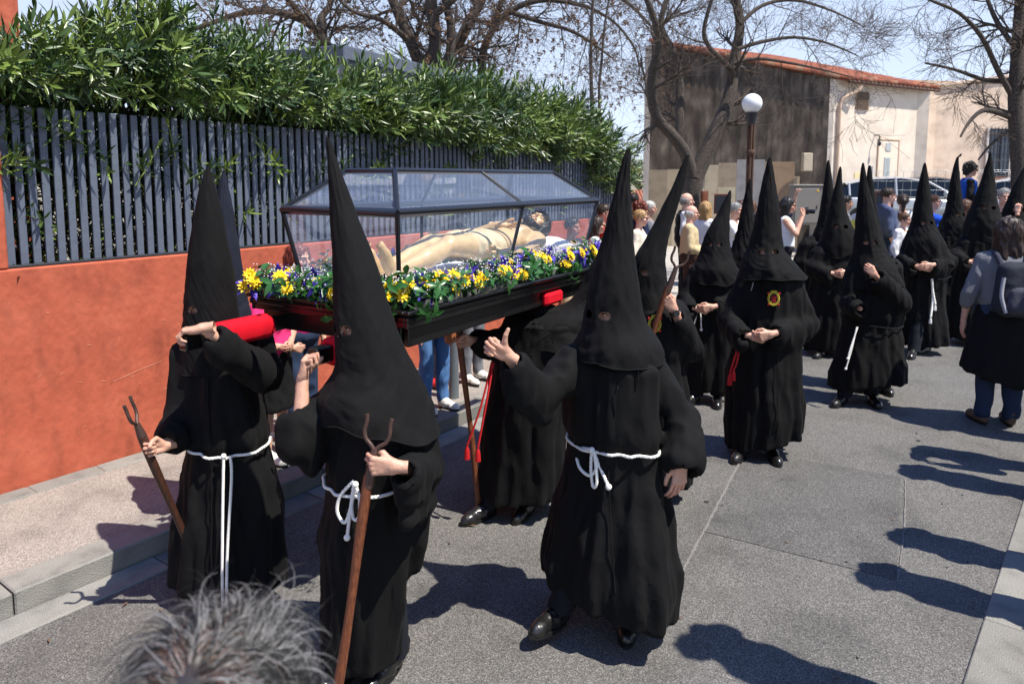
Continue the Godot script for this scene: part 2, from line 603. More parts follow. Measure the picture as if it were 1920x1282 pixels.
func head_mesh(kind: String) -> MB:      # origin between the eyes' level and the ears, face to +z
	if heads.has(kind): return heads[kind]
	var man := kind == "man"
	var f := Field.new(Vector3(-0.1, -0.2, -0.13), Vector3(0.1, 0.15, 0.14), 0.0048)
	f.ell(Vector3(0, 0.03, -0.015), Vector3(0.075, 0.092, 0.094), 0.01)
	f.ell(Vector3(0, -0.052, 0.022), Vector3(0.058 if man else 0.052, 0.062, 0.06), 0.03)
	f.ell(Vector3(0, -0.1, 0.058), Vector3(0.022 if man else 0.016, 0.016, 0.016), 0.02)
	for s in [-1.0, 1.0]:
		f.ell(Vector3(s * 0.04, -0.03, 0.058), Vector3(0.02, 0.02, 0.018), 0.02)
		f.ell(Vector3(s * 0.031, 0.0, 0.092), Vector3(0.017, 0.011, 0.016), 0.012, true)
		f.ell(Vector3(s * 0.077, -0.008, -0.012), Vector3(0.008, 0.03, 0.018), 0.006)
		f.cone(Vector3(s * 0.01, 0.022, 0.082), Vector3(s * 0.045, 0.02, 0.068), 0.009, 0.007, 0.012)
	f.cone(Vector3(0, 0.006, 0.086), Vector3(0, -0.032, 0.104), 0.007, 0.012, 0.012)
	f.ell(Vector3(0, -0.06, 0.083), Vector3(0.022, 0.006, 0.009), 0.006)
	f.ell(Vector3(0, -0.073, 0.081), Vector3(0.019, 0.007, 0.009), 0.006)
	f.cone(Vector3(0, -0.05, -0.03), Vector3(0, -0.2, -0.035), 0.055 if man else 0.046, 0.062 if man else 0.052, 0.03)
	var mb := MB.new()
	f.emit(mb, 0.0, null, Vector3.ONE, func(q): return skin_of(q, Color.WHITE))
	for s in [-1.0, 1.0]:
		mb.col = Color(1.0, 1.05, 1.1)
		mb.ball(Vector3(s * 0.031, -0.001, 0.0745), Vector3(0.0125, 0.0095, 0.0125), 10, 6)
		mb.col = Color(0.03, 0.02, 0.015)
		mb.ball(Vector3(s * 0.031, -0.001, 0.0825), Vector3(0.0055, 0.0055, 0.005), 8, 4)
		mb.col = Color(0.05, 0.03, 0.02)
		mb.tube([Vector3(s * 0.018, 0.005, 0.086), Vector3(s * 0.031, 0.0095, 0.0885), Vector3(s * 0.045, 0.004, 0.080)], [0.0022], 5)
	mb.col = Color.WHITE
	heads[kind] = mb
	return mb


func hair_mesh(style: String, sd: int) -> MB:
	var f := Field.new(Vector3(-0.18, -0.42, -0.25), Vector3(0.18, 0.22, 0.15), 0.0085)
	var wr := 0.006
	var sc := Vector3(22, 7, 22)
	match style:
		"short":
			f.ell(Vector3(0, 0.042, -0.022), Vector3(0.083, 0.094, 0.098))
		"fringe":
			f.ell(Vector3(0, 0.0, -0.03), Vector3(0.084, 0.075, 0.094))
			f.ell(Vector3(0, 0.11, 0.02), Vector3(0.07, 0.075, 0.1), 0.01, true)
		"bob", "long", "pony", "wavy":
			f.ell(Vector3(0, 0.04, -0.025), Vector3(0.092, 0.102, 0.104))
			if style != "pony":
				var low := -0.13 if style == "bob" else -0.26
				for s in [-1.0, 1.0]:
					f.cone(Vector3(s * 0.07, 0.02, -0.02), Vector3(s * 0.085, low, -0.015), 0.036, 0.03, 0.04)
					f.cone(Vector3(s * 0.045, 0.0, -0.08), Vector3(s * 0.05, low - 0.02, -0.085), 0.05, 0.04, 0.04)
				wr = 0.014 if style == "wavy" else 0.008
			else:
				f.cone(Vector3(0, 0.06, -0.115), Vector3(0, 0.02, -0.16), 0.03, 0.04, 0.02)
				f.cone(Vector3(0, 0.02, -0.16), Vector3(0.01, -0.24, -0.15), 0.042, 0.018, 0.02)
		"curly":
			f.ell(Vector3(0, 0.045, -0.025), Vector3(0.105, 0.108, 0.115))
			f.ell(Vector3(0, -0.03, -0.07), Vector3(0.09, 0.07, 0.06), 0.03)
			wr = 0.022
			sc = Vector3(30, 30, 30)
		"bun":
			f.ell(Vector3(0, 0.042, -0.022), Vector3(0.085, 0.096, 0.1))
			f.ell(Vector3(0, 0.1, -0.09), Vector3(0.04, 0.036, 0.04), 0.015)
	if style != "fringe":
		f.ell(Vector3(0, -0.05, 0.1), Vector3(0.068, 0.112, 0.11), 0.015, true)
		if style in ["short", "bun", "pony"]:
			f.ell(Vector3(0, -0.16, 0.0), Vector3(0.13, 0.1, 0.1), 0.015, true)
	else:
		f.ell(Vector3(0, -0.03, 0.1), Vector3(0.08, 0.14, 0.115), 0.015, true)
		f.ell(Vector3(0, -0.15, 0.0), Vector3(0.13, 0.1, 0.1), 0.015, true)
	var mb := MB.new()
	var r := RandomNumberGenerator.new()
	r.seed = sd
	f.emit(mb, wr, noise_cloth, sc, func(q): return Color.WHITE * (0.75 + 0.5 * absf(noise_fine.get_noise_3d(q.x * 60, q.y * 12 + sd, q.z * 60))))
	# loose strands over the mass, so that the outline is not smooth
	var n := mb.v.size()
	if n > 0:
		for i in 260:
			var a := mb.v[r.randi() % n]
			var out := (a - Vector3(0, 0.02, -0.02)).normalized()
			var dn := Vector3(0, -1, 0) if style != "curly" else Vector3(r.randf_range(-1, 1), r.randf_range(-1, 1), r.randf_range(-1, 1))
			var t := (dn - out * dn.dot(out)).normalized()
			var l := r.randf_range(0.02, 0.055)
			mb.col = Color.WHITE * r.randf_range(0.6, 1.35)
			mb.tube([a, a + out * 0.006 + t * l * 0.5, a + out * 0.004 + t * l], [0.0022, 0.002, 0.0006], 3, false)
	mb.col = Color.WHITE
	return mb


func hand_mesh(pose: String) -> MB:      # right hand, wrist at the origin, knuckles along +y, palm to +z, thumb towards +x
	if hands.has(pose): return hands[pose]
	var curl := [18.0, 26.0, 18.0]
	var spread := 1.0
	var thumb := [Vector3(0.022, 0.022, 0.008), Vector3(0.046, 0.052, 0.022), Vector3(0.05, 0.080, 0.03), Vector3(0.048, 0.104, 0.036)]
	match pose:
		"grip":
			curl = [62.0, 82.0, 52.0]
			thumb = [Vector3(0.022, 0.022, 0.008), Vector3(0.045, 0.050, 0.026), Vector3(0.040, 0.078, 0.050), Vector3(0.018, 0.096, 0.062)]
		"thumb_up":
			curl = [50.0, 75.0, 50.0]
			thumb = [Vector3(0.022, 0.022, 0.006), Vector3(0.050, 0.046, 0.012), Vector3(0.078, 0.060, 0.014), Vector3(0.104, 0.064, 0.010)]
		"over":
			curl = [38.0, 62.0, 35.0]
			thumb = [Vector3(0.022, 0.022, 0.008), Vector3(0.050, 0.045, 0.024), Vector3(0.056, 0.066, 0.045), Vector3(0.050, 0.084, 0.060)]
		"flat":
			curl = [10.0, 14.0, 10.0]
			spread = 1.5
		"clasp":
			curl = [48.0, 52.0, 28.0]
			thumb = [Vector3(0.022, 0.022, 0.008), Vector3(0.044, 0.050, 0.024), Vector3(0.044, 0.076, 0.038), Vector3(0.034, 0.098, 0.044)]
	var f := Field.new(Vector3(-0.07, -0.055, -0.035), Vector3(0.125, 0.215, 0.115), 0.0032)
	f.cone(Vector3(0, -0.05, 0), Vector3(0, 0.004, 0), 0.025, 0.023, 0.015)
	f.ell(Vector3(0, 0.0, 0), Vector3(0.029, 0.03, 0.019), 0.015)
	var bx := [0.029, 0.0098, -0.0098, -0.0285]
	var by := [0.086, 0.09, 0.086, 0.078]
	var ls := [[0.042, 0.025, 0.021], [0.046, 0.029, 0.022], [0.042, 0.027, 0.021], [0.033, 0.02, 0.019]]
	for i in 4:
		f.cone(Vector3(bx[i] * 0.62, 0.008, -0.001), Vector3(bx[i], by[i], 0.0), 0.0145, 0.0112, 0.012)
	f.ell(Vector3(0.017, 0.035, 0.012), Vector3(0.019, 0.03, 0.015), 0.012)
	f.ell(Vector3(-0.02, 0.035, 0.009), Vector3(0.013, 0.032, 0.013), 0.012)
	for i in 4:
		var p := Vector3(bx[i], by[i], 0.0)
		var g := 0.0
		var side: float = (bx[i] / 0.03) * 0.09 * spread
		var rad: float = [0.0092, 0.0096, 0.0092, 0.0082][i]
		f.ell(p + Vector3(0, 0, -0.003), Vector3(rad * 1.12, rad * 1.1, rad), 0.006)
		for j in 3:
			g += deg_to_rad(curl[j] * (1.0 + 0.07 * (i - 1)))
			var q: Vector3 = p + Vector3(sin(side) * cos(g), cos(g) * cos(side), sin(g)) * ls[i][j]
			var r1 := rad * (1.0 - 0.09 * j)
			f.cone(p, q, r1, r1 * 0.9, 0.0022)
			p = q
	var tr := [0.0155, 0.0122, 0.0102, 0.0086]
	for j in 3:
		f.cone(thumb[j], thumb[j + 1], tr[j], tr[j + 1], 0.008 if j == 0 else 0.003)
	var mb := MB.new()
	f.emit(mb, 0.0006, noise_fine, Vector3(160, 160, 160), func(q):
		var kn := clampf((q.y - 0.07) * 9.0, 0.0, 0.4)
		return Color(1.0, 1.0 - kn * 0.22, 1.0 - kn * 0.25))
	# nails
	mb.col = Color(1.05, 0.92, 0.9)
	var q0: Vector3 = thumb[3]
	var dir: Vector3 = (thumb[3] - thumb[2]).normalized()
	mb.ball(q0 + dir * 0.002 + Vector3(0, -0.001, -0.0066), Vector3(0.0052, 0.006, 0.0022), 8, 4)
	mb.col = Color.WHITE
	hands[pose] = mb
	return mb


func shoes() -> void:
	var f := Field.new(Vector3(-0.07, -0.01, -0.08), Vector3(0.07, 0.15, 0.26), 0.0062)
	f.cone(Vector3(0, 0.042, -0.03), Vector3(0, 0.045, 0.05), 0.036, 0.04, 0.03)
	f.cone(Vector3(0, 0.045, 0.05), Vector3(0.006, 0.034, 0.165), 0.042, 0.036, 0.03)
	f.cone(Vector3(0.006, 0.03, 0.15), Vector3(0.008, 0.027, 0.195), 0.038, 0.028, 0.03)
	f.cone(Vector3(0, 0.07, -0.015), Vector3(0, 0.11, -0.02), 0.036, 0.042, 0.03)
	f.cone(Vector3(0, 0.075, 0.03), Vector3(0, 0.055, 0.09), 0.03, 0.03, 0.03)
	f.ell(Vector3(0, -0.02, 0.08), Vector3(0.2, 0.032, 0.3), 0.004, true)
	shoe_mb = MB.new()
	f.emit(shoe_mb, 0.003, noise_cloth, Vector3(18, 30, 26))
	for k in 5:
		var z := 0.03 + k * 0.021
		var y := 0.108 - k * 0.0085
		shoe_mb.tube([Vector3(-0.026, y - 0.006, z + 0.006), Vector3(0, y + 0.004, z), Vector3(0.026, y - 0.006, z - 0.006)], [0.0035], 5)
	var rows := []
	for k in 3:
		var ring := PackedVector3Array()
		for j in 28:
			var g := TAU * j / 28
			var zz := cos(g) * 0.15 + 0.082
			var w := 0.04 + 0.014 * clampf((zz - 0.05) * 6.0, -0.6, 1.0)
			ring.append(Vector3(sin(g) * w * (1.0 - pow(absf(cos(g)), 6.0) * 0.3) * 1.05 + 0.003, [0.0, 0.008, 0.02][k], zz))
		rows.append(ring)
	sole_mb = MB.new()
	sole_mb.grid(rows)
	sole_mb.fan(rows[0], false)
	sole_mb.fan(rows[2], true)


func shoe(o: Node3D, at: Vector3, turn: float, pitch := 0.0, m: Material = null, label := "") -> void:
	var s := part("shoe", shoe_mesh(), m if m else M.leather, o)
	s.position = at
	s.rotation = Vector3(pitch, turn, 0)
	if label: s.set_meta("label", label)
	part("sole", sole_mesh(), M.sole, s)


var shoe_cache: ArrayMesh
var sole_cache: ArrayMesh
func shoe_mesh() -> ArrayMesh:
	if shoe_cache == null: shoe_cache = shoe_mb.mesh()
	return shoe_cache
func sole_mesh() -> ArrayMesh:
	if sole_cache == null: sole_cache = sole_mb.mesh()
	return sole_cache


func hand_frame(along: Vector3, across: Vector3, at: Vector3, left: bool) -> Transform3D:   # along: wrist to knuckles; across: the way the thumb side points
	var y := along.normalized()
	var x := (across - y * across.dot(y)).normalized()
	if left: x = -x
	return Transform3D(Basis(x, y, x.cross(y)), at)


func add_hand(mb: MB, pose: String, along: Vector3, across: Vector3, at: Vector3, left: bool, tint: Color, size := 1.0) -> void:
	var t := hand_frame(along, across, at, left)
	if left: t = t * Transform3D(Basis.from_scale(Vector3(-1, 1, 1)), Vector3.ZERO)
	t = t * Transform3D(Basis.from_scale(Vector3.ONE * size), Vector3.ZERO)
	mb.add(hand_mesh(pose), t, tint, left)


func rope(mb: MB, pts: Array, r: float) -> void:      # two-strand cord along a smooth path
	var cv := Curve3D.new()
	for i in pts.size():
		var t := Vector3.ZERO
		if i > 0 and i < pts.size() - 1: t = (pts[i + 1] - pts[i - 1]) / 6.0
		cv.add_point(pts[i], -t, t)
	cv.bake_interval = 0.008
	var b := cv.get_baked_points()
	for k in 3:
		var s := []
		for i in b.size():
			var a := b[maxi(i - 1, 0)]
			var d := b[mini(i + 1, b.size() - 1)]
			var t := (d - a).normalized()
			var n := t.cross(Vector3(0.3, 0.2, 0.9)).normalized()
			var g := TAU * k / 3 + i * 0.008 / (r * 9.0) * TAU
			s.append(b[i] + (n * cos(g) + t.cross(n) * sin(g)) * r * 0.52)
		mb.tube(s, [r * 0.58], 5)


func catmull(a: float, b: float, c: float, d: float, t: float) -> float:
	return 0.5 * (2 * b + (c - a) * t + (2 * a - 5 * b + 4 * c - d) * t * t + (3 * b - a - 3 * c + d) * t * t * t)


func hood_shape(rows: Array, turn: float, eye_y: float, sd: float, nseg: int, nring: int, hem_dir := 0.0, hem_amp := 0.0, lean_z := 0.0, folds := 1.0, deep := 0.0, look := 0.0) -> MB:   # rows from tip to hem: y, x, half width
	var ht: Array = rows.map(func(r): return r[0])
	var out := []
	var eyes := []
	for s in [-1.0, 1.0]: eyes.append(look + s * 0.36)
	var hole := PackedByteArray()
	var hem: float = ht[-1]
	for i in nring + 1:
		var u := float(i) / nring
		u = u * (rows.size() - 1)
		var k := mini(int(u), rows.size() - 2)
		var t := u - k
		var q := []
		for e in 3:
			q.append(catmull(rows[maxi(k - 1, 0)][e], rows[k][e], rows[k + 1][e], rows[mini(k + 2, rows.size() - 1)][e], t))
		var y: float = q[0]
		var below := clampf((eye_y - 0.06 - y) / 0.3, 0.0, 1.0)
		var ra: float = maxf(q[2], 0.003)
		var rb: float = ra if y > eye_y - 0.02 else lerpf(ra, minf(ra, 0.15 + 0.30 * ra) + deep, below)
		var ring := PackedVector3Array()
		for j in nseg:
			var g := TAU * j / nseg            # 0 = to the right of the picture, counter-clockwise from above
			var a := g + PI / 2 + turn         # angle from the way the face looks
			# local direction: face along (sin turn, cos turn)
			var dx := cos(g)
			var dz := -sin(g)
			var fr := dx * sin(turn) + dz * cos(turn)
			var sd_ := dx * cos(turn) - dz * sin(turn)
			var R := ra * rb / sqrt(pow(rb * sd_, 2) + pow(ra * fr, 2))
			var face := clampf(fr, 0.0, 1.0)
			R *= 1.0 + 0.05 * exp(-pow(sd_ / 0.12, 2)) * face * clampf((eye_y + 0.3 - y) * 4.0, 0.0, 1.0) * (1.0 - below)
			R *= 1.0 + folds * below * 0.06 * (sin(5.0 * g + sd) * 0.5 + sin(9.0 * g + sd * 3.1) * 0.35 + absf(sin(3.0 * g + sd * 1.3)) * 0.7 - 0.4)
			R += folds * (0.003 + 0.006 * below) * noise_cloth.get_noise_3d(cos(g) * 2.2 + sd, y * 7.0, sin(g) * 2.2) * 1.4
			R += folds * 0.0045 * noise_cloth.get_noise_3d(cos(g) * 1.2 + sd * 2, (y + 0.3 * sin(g + sd)) * 22.0, sin(g) * 1.2) * clampf((eye_y + 0.25 - y) * 5.0, 0.0, 1.0)
			var yy := y + folds * 0.016 * below * below * sin(3.0 * g + sd * 2.0) + folds * 0.01 * below * below * sin(7.0 * g + sd) + (hem_amp * cos(g - hem_dir) * below * below if below > 0.0 else 0.0)
			var p := Vector3(q[1] + dx * R, yy, dz * R + lean_z * clampf((y - eye_y) / 0.75, 0.0, 1.2))
			ring.append(p)
		out.append(ring)
	# eye holes: push the cloth back to the rim of each hole and leave the middle out
	var mb := MB.new()
	var dead := {}
	for i in out.size():
		for j in nseg:
			var p: Vector3 = out[i][j]
			if absf(p.y - eye_y) > 0.055: continue
			var a := atan2(p.x - rows_x(rows, p.y), p.z)
			for e in eyes:
				var da := wrapf(a - e, -PI, PI)
				var w := Vector2(da * 0.135 / 0.030, (p.y - eye_y) / 0.020)
				var l := w.length()
				if l < 0.62: dead[i * nseg + j] = true
				elif l < 1.45:
					var w2 := w / l * (1.0 + maxf(0.0, l - 1.0) * 0.6)
					var na: float = e + w2.x * 0.030 / 0.135
					var rr := Vector2(p.x - rows_x(rows, p.y), p.z).length()
					out[i][j] = Vector3(rows_x(rows, p.y) + sin(na) * rr, eye_y + w2.y * 0.020, cos(na) * rr)
	# turned-in hem
	for k in 2:
		var ring := PackedVector3Array()
		for p in out[nring]:
			ring.append(Vector3(p.x * (0.985 - 0.02 * k), p.y + [-0.006, 0.012][k], p.z * (0.985 - 0.02 * k)))
		out.append(ring)
	var hemline := []
	for p in out[nring]: hemline.append(p + Vector3(p.x, 0, p.z).normalized() * 0.002)
	hemline.append(hemline[0])
	for r in out:
		for p in r: mb.p(p)
	for i in out.size() - 1:
		for j in nseg:
			var a := i * nseg + j
			var b := i * nseg + (j + 1) % nseg
			if dead.has(a) or dead.has(b) or dead.has(a + nseg) or dead.has(b + nseg): continue
			mb.tri(a, b + nseg, b); mb.tri(a, a + nseg, b + nseg)
	mb.tube(hemline, [0.0042], 5, false)
	return mb


func rows_x(rows: Array, y: float, e := 1) -> float:
	for k in rows.size() - 1:
		if y <= rows[k][0] and y >= rows[k + 1][0]:
			return lerpf(rows[k][e], rows[k + 1][e], (rows[k][0] - y) / (rows[k][0] - rows[k + 1][0]))
	return rows[-1][e]


const SKIN := Color(0.60, 0.36, 0.26)


# A hooded man or woman. Everything is in metres from the feet; x to the right, z towards the viewer.
func hooded(d: Dictionary) -> Node3D:
	var o := thing("person", d.label, "person", W(d.at.x, d.at.y), 0.0, "hooded people walking in the procession")
	var turn: float = deg_to_rad(d.turn)
	var cell: float = d.get("cell", 0.0205)
	var fwd := Vector3(sin(turn), 0, cos(turn))
	var side := Vector3(cos(turn), 0, -sin(turn))        # the person's left
	var eye: float = d.eye
	var ex: float = rows_x(d.hood, eye)
	var sd: float = d.get("seed", 1.0)
	var tint: Color = d.get("skin", SKIN)
	var rb: Array = d.robe
	# --- robe
	var lo := Vector3(-0.75, rb[-1][0] - 0.2, -0.55)
	var hi := Vector3(0.75, 1.6, 0.65)
	var f := Field.new(lo, hi, cell)
	f.robe(rb, turn, sd, d.get("hem_dir", 0.0), d.get("hem_amp", 0.015))
	var bare := Field.new(lo, hi, cell)
	bare.f = f.f.duplicate()
	for a in d.arms:
		var k := 0.05
		f.cone(a.sh, a.el, a.get("r0", 0.095), a.get("r1", 0.085), k)
		f.cone(a.el, a.cuff, a.get("r1", 0.085), a.get("r2", 0.09), 0.04)
		if a.has("hang"):
			var hg := Vector3(0, -a.hang, 0)
			f.cone(a.el + hg * 0.8, a.cuff + hg, 0.05, 0.04, 0.07)
			f.cone(a.el.lerp(a.cuff, 0.55) + hg * 0.5, a.cuff + hg * 0.5, 0.055, 0.055, 0.05)
		if a.has("drop"): 
			for w in a.drop: f.cone(w[0], w[1], w[2], w[3], 0.05)
		var ax: Vector3 = (a.cuff - a.el).normalized()
		var r2: float = a.get("r2", 0.09)
		f.cone(a.cuff - ax * 0.05, a.cuff + ax * 0.2, r2 * 0.5, r2 * 0.75, 0.012, true)
		if a.has("drop"):
			pass
	var mb := MB.new()
	f.emit(mb, d.get("wrinkle", 0.016), noise_cloth, Vector3(9.0, 2.4, 9.0))
	part("robe", mb, M.cloth, o)
	# --- body
	mb = MB.new()
	var bf := Field.new(lo, Vector3(0.75, 1.62, 0.7), maxf(cell, 0.018))
	var hipy := 0.92
	var cx: float = rb[0][1]
	bf.cone(Vector3(cx, 1.0, 0) - side * 0.06, Vector3(cx, 1.0, 0) + side * 0.06, 0.10, 0.10, 0.03)
	bf.cone(Vector3(cx, 1.0, 0), Vector3(cx, minf(eye - 0.3, 1.32), 0), 0.11, 0.12, 0.03)
	bf.cone(Vector3(cx, minf(eye - 0.3, 1.32), 0), Vector3(ex, eye - 0.1, 0), 0.08, 0.055, 0.03)
	for a in d.arms:
		bf.cone(a.sh, a.el, 0.045, 0.042, 0.02)
		bf.cone(a.el, a.wrist, 0.042, 0.027, 0.015)
	for s in [-1.0, 1.0]:
		bf.cone(Vector3(cx, 1.0, 0) + side * 0.08 * s, Vector3(cx, 0.5, 0) + side * 0.08 * s, 0.075, 0.05, 0.02)
	bf.emit(mb, 0.0, null, Vector3.ONE, func(_q): return tint)
	mb.add(head_mesh("man"), Transform3D(Basis(Vector3.UP, deg_to_rad(d.get("look", d.turn))).scaled_local(Vector3.ONE * 0.92), Vector3(ex, eye, 0.0) + Vector3(sin(deg_to_rad(d.get("look", d.turn))), 0, cos(deg_to_rad(d.get("look", d.turn)))) * clampf(rows_x(d.hood, eye, 2) - 0.104, -0.012, 0.044)), tint)
	for a in d.arms:
		if a.has("pose"):
			add_hand(mb, a.pose, a.along, a.across, a.wrist, a.left, tint, a.get("size", 1.0))
	part("body", mb, M.skin, o)
	# --- hood
	var fine: bool = cell < 0.02
	part("hood", hood_shape(d.hood, turn, eye, sd, 120 if fine else 72, 110 if fine else 64, d.get("cape_dir", 0.0), d.get("cape_amp", 0.02), d.get("lean_z", 0.0), d.get("folds", 1.0), d.get("deep", 0.0), deg_to_rad(d.get("look", d.turn))), d.get("hood_mat", M.hood), o)
	# --- belt
	if d.has("belt"):
		var by: float = d.belt
		var pts := []
		for i in 37:
			var g := TAU * i / 36
			var w := Vector3(cos(g), 0, -sin(g))
			var c0 := Vector3(rows_x(rb, by), by + 0.012 * sin(g * 2 + sd), 0)
			pts.append(bare.hit(c0 + w * 0.7, -w) + w * 0.019)
		mb = MB.new()
		rope(mb, pts, d.get("belt_r", 0.0072))
		part("belt", mb, d.get("belt_mat", M.rope), o)
	for e in d.get("cords", []):
		mb = MB.new()
		var pts2 := []
		for q in e.pts:
			var w: Vector3 = q
			if e.get("cling", true):
				var hq := f.hit(Vector3(w.x, w.y, 0.64), Vector3(0, 0, -1))
				w = Vector3(w.x, w.y, hq.z + 0.030 if hq.z > -0.05 or pts2.is_empty() else pts2[-1].z + 0.004)
			pts2.append(w)
		rope(mb, pts2, e.get("r", 0.0072))
		if e.has("knot"):
			for q in e.knot:
				var kq: Vector3 = pts2[q]
				mb.ball(kq, Vector3.ONE * e.get("r", 0.0072) * 2.0, 8, 6)
		if e.has("tassel"):
			var tq: Vector3 = pts2[-1]
			for i in 14:
				var g := TAU * i / 14
				mb.tube([tq, tq + Vector3(cos(g) * 0.012, -0.03, sin(g) * 0.012), tq + Vector3(cos(g) * 0.016, -e.tassel, sin(g) * 0.016)], [0.004, 0.004, 0.003], 4)
		part(e.get("name", "cord"), mb, e.get("mat", M.rope), o)
	# --- legs and shoes
	for e in d.get("feet", []):
		mb = MB.new()
		var ft: Vector3 = e.at
		var kn := Vector3(lerpf(ft.x, cx, 0.5), rb[-1][0] + 0.32, ft.z * 0.4)
		var an := ft + Vector3(sin(deg_to_rad(e.turn)) * -0.02, 0.08, cos(deg_to_rad(e.turn)) * -0.02)
		var rows := []
		for i in 9:
			var t := i / 8.0
			var c := an.lerp(kn, t)
			var ring := PackedVector3Array()
			for j in 18:
				var g := TAU * j / 18
				var r := 0.066 + 0.02 * t + 0.006 * sin(j * 2.3 + i * 1.9 + sd) + 0.004 * sin(i * 2.5)
				ring.append(c + Vector3(cos(g) * r, 0, -sin(g) * r * 1.12))
			rows.append(ring)
		mb.grid(rows)
		mb.fan(rows[0], false)
		part("trouser_leg", mb, M.trousers, o)
		shoe(o, ft, deg_to_rad(e.turn), e.get("pitch", 0.0))
	if d.has("seams"):
		mb = MB.new()
		for e in d.seams:
			var pts3 := []
			for i in e.size() - 1:
				for k in 6:
					var q: Vector2 = e[i].lerp(e[i + 1], k / 6.0)
					pts3.append(f.hit(Vector3(q.x, q.y, 0.64), Vector3(0, 0, -1)) + Vector3(0, 0, 0.004))
			mb.tube(pts3, [0.0035], 5)
		part("seam", mb, M.cloth, o)
	if d.has("emblem"):
		var em: Vector2 = d.emblem
		var q := f.hit(Vector3(em.x, em.y, 0.64), Vector3(0, 0, -1))
		var q1 := f.hit(Vector3(em.x + 0.03, em.y, 0.64), Vector3(0, 0, -1))
		var q2 := f.hit(Vector3(em.x, em.y + 0.04, 0.64), Vector3(0, 0, -1))
		var n := (q1 - q).cross(q2 - q).normalized()
		emblem(o, Transform3D(Basis.looking_at(-n.lerp(Vector3(0, 0, 1), 0.5), Vector3.UP), q + n * 0.026))
	return o


func disc(rx: float, ry: float, z: float, n := 28) -> MB:
	var mb := MB.new()
	var a := PackedVector3Array()
	var b := PackedVector3Array()
	for j in n:
		var g := TAU * j / n
		a.append(Vector3(cos(g) * rx, sin(g) * ry, z - 0.003))
		b.append(Vector3(cos(g) * rx * 0.97, sin(g) * ry * 0.97, z))
	mb.grid([a, b])
	mb.fan(b)
	return mb


func emblem(o: Node3D, tf: Transform3D) -> void:
	var e := part("emblem", disc(0.047, 0.06, 0.0), mat(srgb(24, 20, 20), 0.9), o)
	e.transform = tf
	e.set_meta("label", "oval embroidered badge, yellow ring and red marks on black")
	var gold := mat(srgb(214, 196, 62), 0.7)
	var red := mat(srgb(186, 28, 30), 0.8)
	var mb := MB.new()
	for r in [[0.042, 0.054], [0.033, 0.044]]:
		var pts := []
		for i in 33:
			var g := TAU * i / 32
			pts.append(Vector3(cos(g) * r[0], sin(g) * r[1], 0.002))
		rope(mb, pts, 0.0034)
	for i in 7:
		var x := (i - 3) * 0.006
		mb.tube([Vector3(x, 0.054, 0.002), Vector3(x * 1.3, 0.066 - absf(x) * 0.3, 0.002)], [0.003, 0.002], 5)
	part("gold_ring", mb, gold, e)
	mb = MB.new()
	for q in [Vector2(0, 0.02), Vector2(-0.014, 0.008), Vector2(0.014, 0.008), Vector2(0, -0.003), Vector2(-0.011, -0.017), Vector2(0.011, -0.017), Vector2(0, -0.028)]:
		mb.ball(Vector3(q.x, q.y, 0.002), Vector3(0.0062, 0.0075, 0.003), 8, 4)
	for q in [Vector2(-0.04, 0.04), Vector2(0.04, 0.04), Vector2(-0.036, -0.046), Vector2(0.036, -0.046)]:
		mb.ball(Vector3(q.x, q.y, 0.002), Vector3(0.009, 0.011, 0.003), 8, 4)
	part("red_marks", mb, red, e)


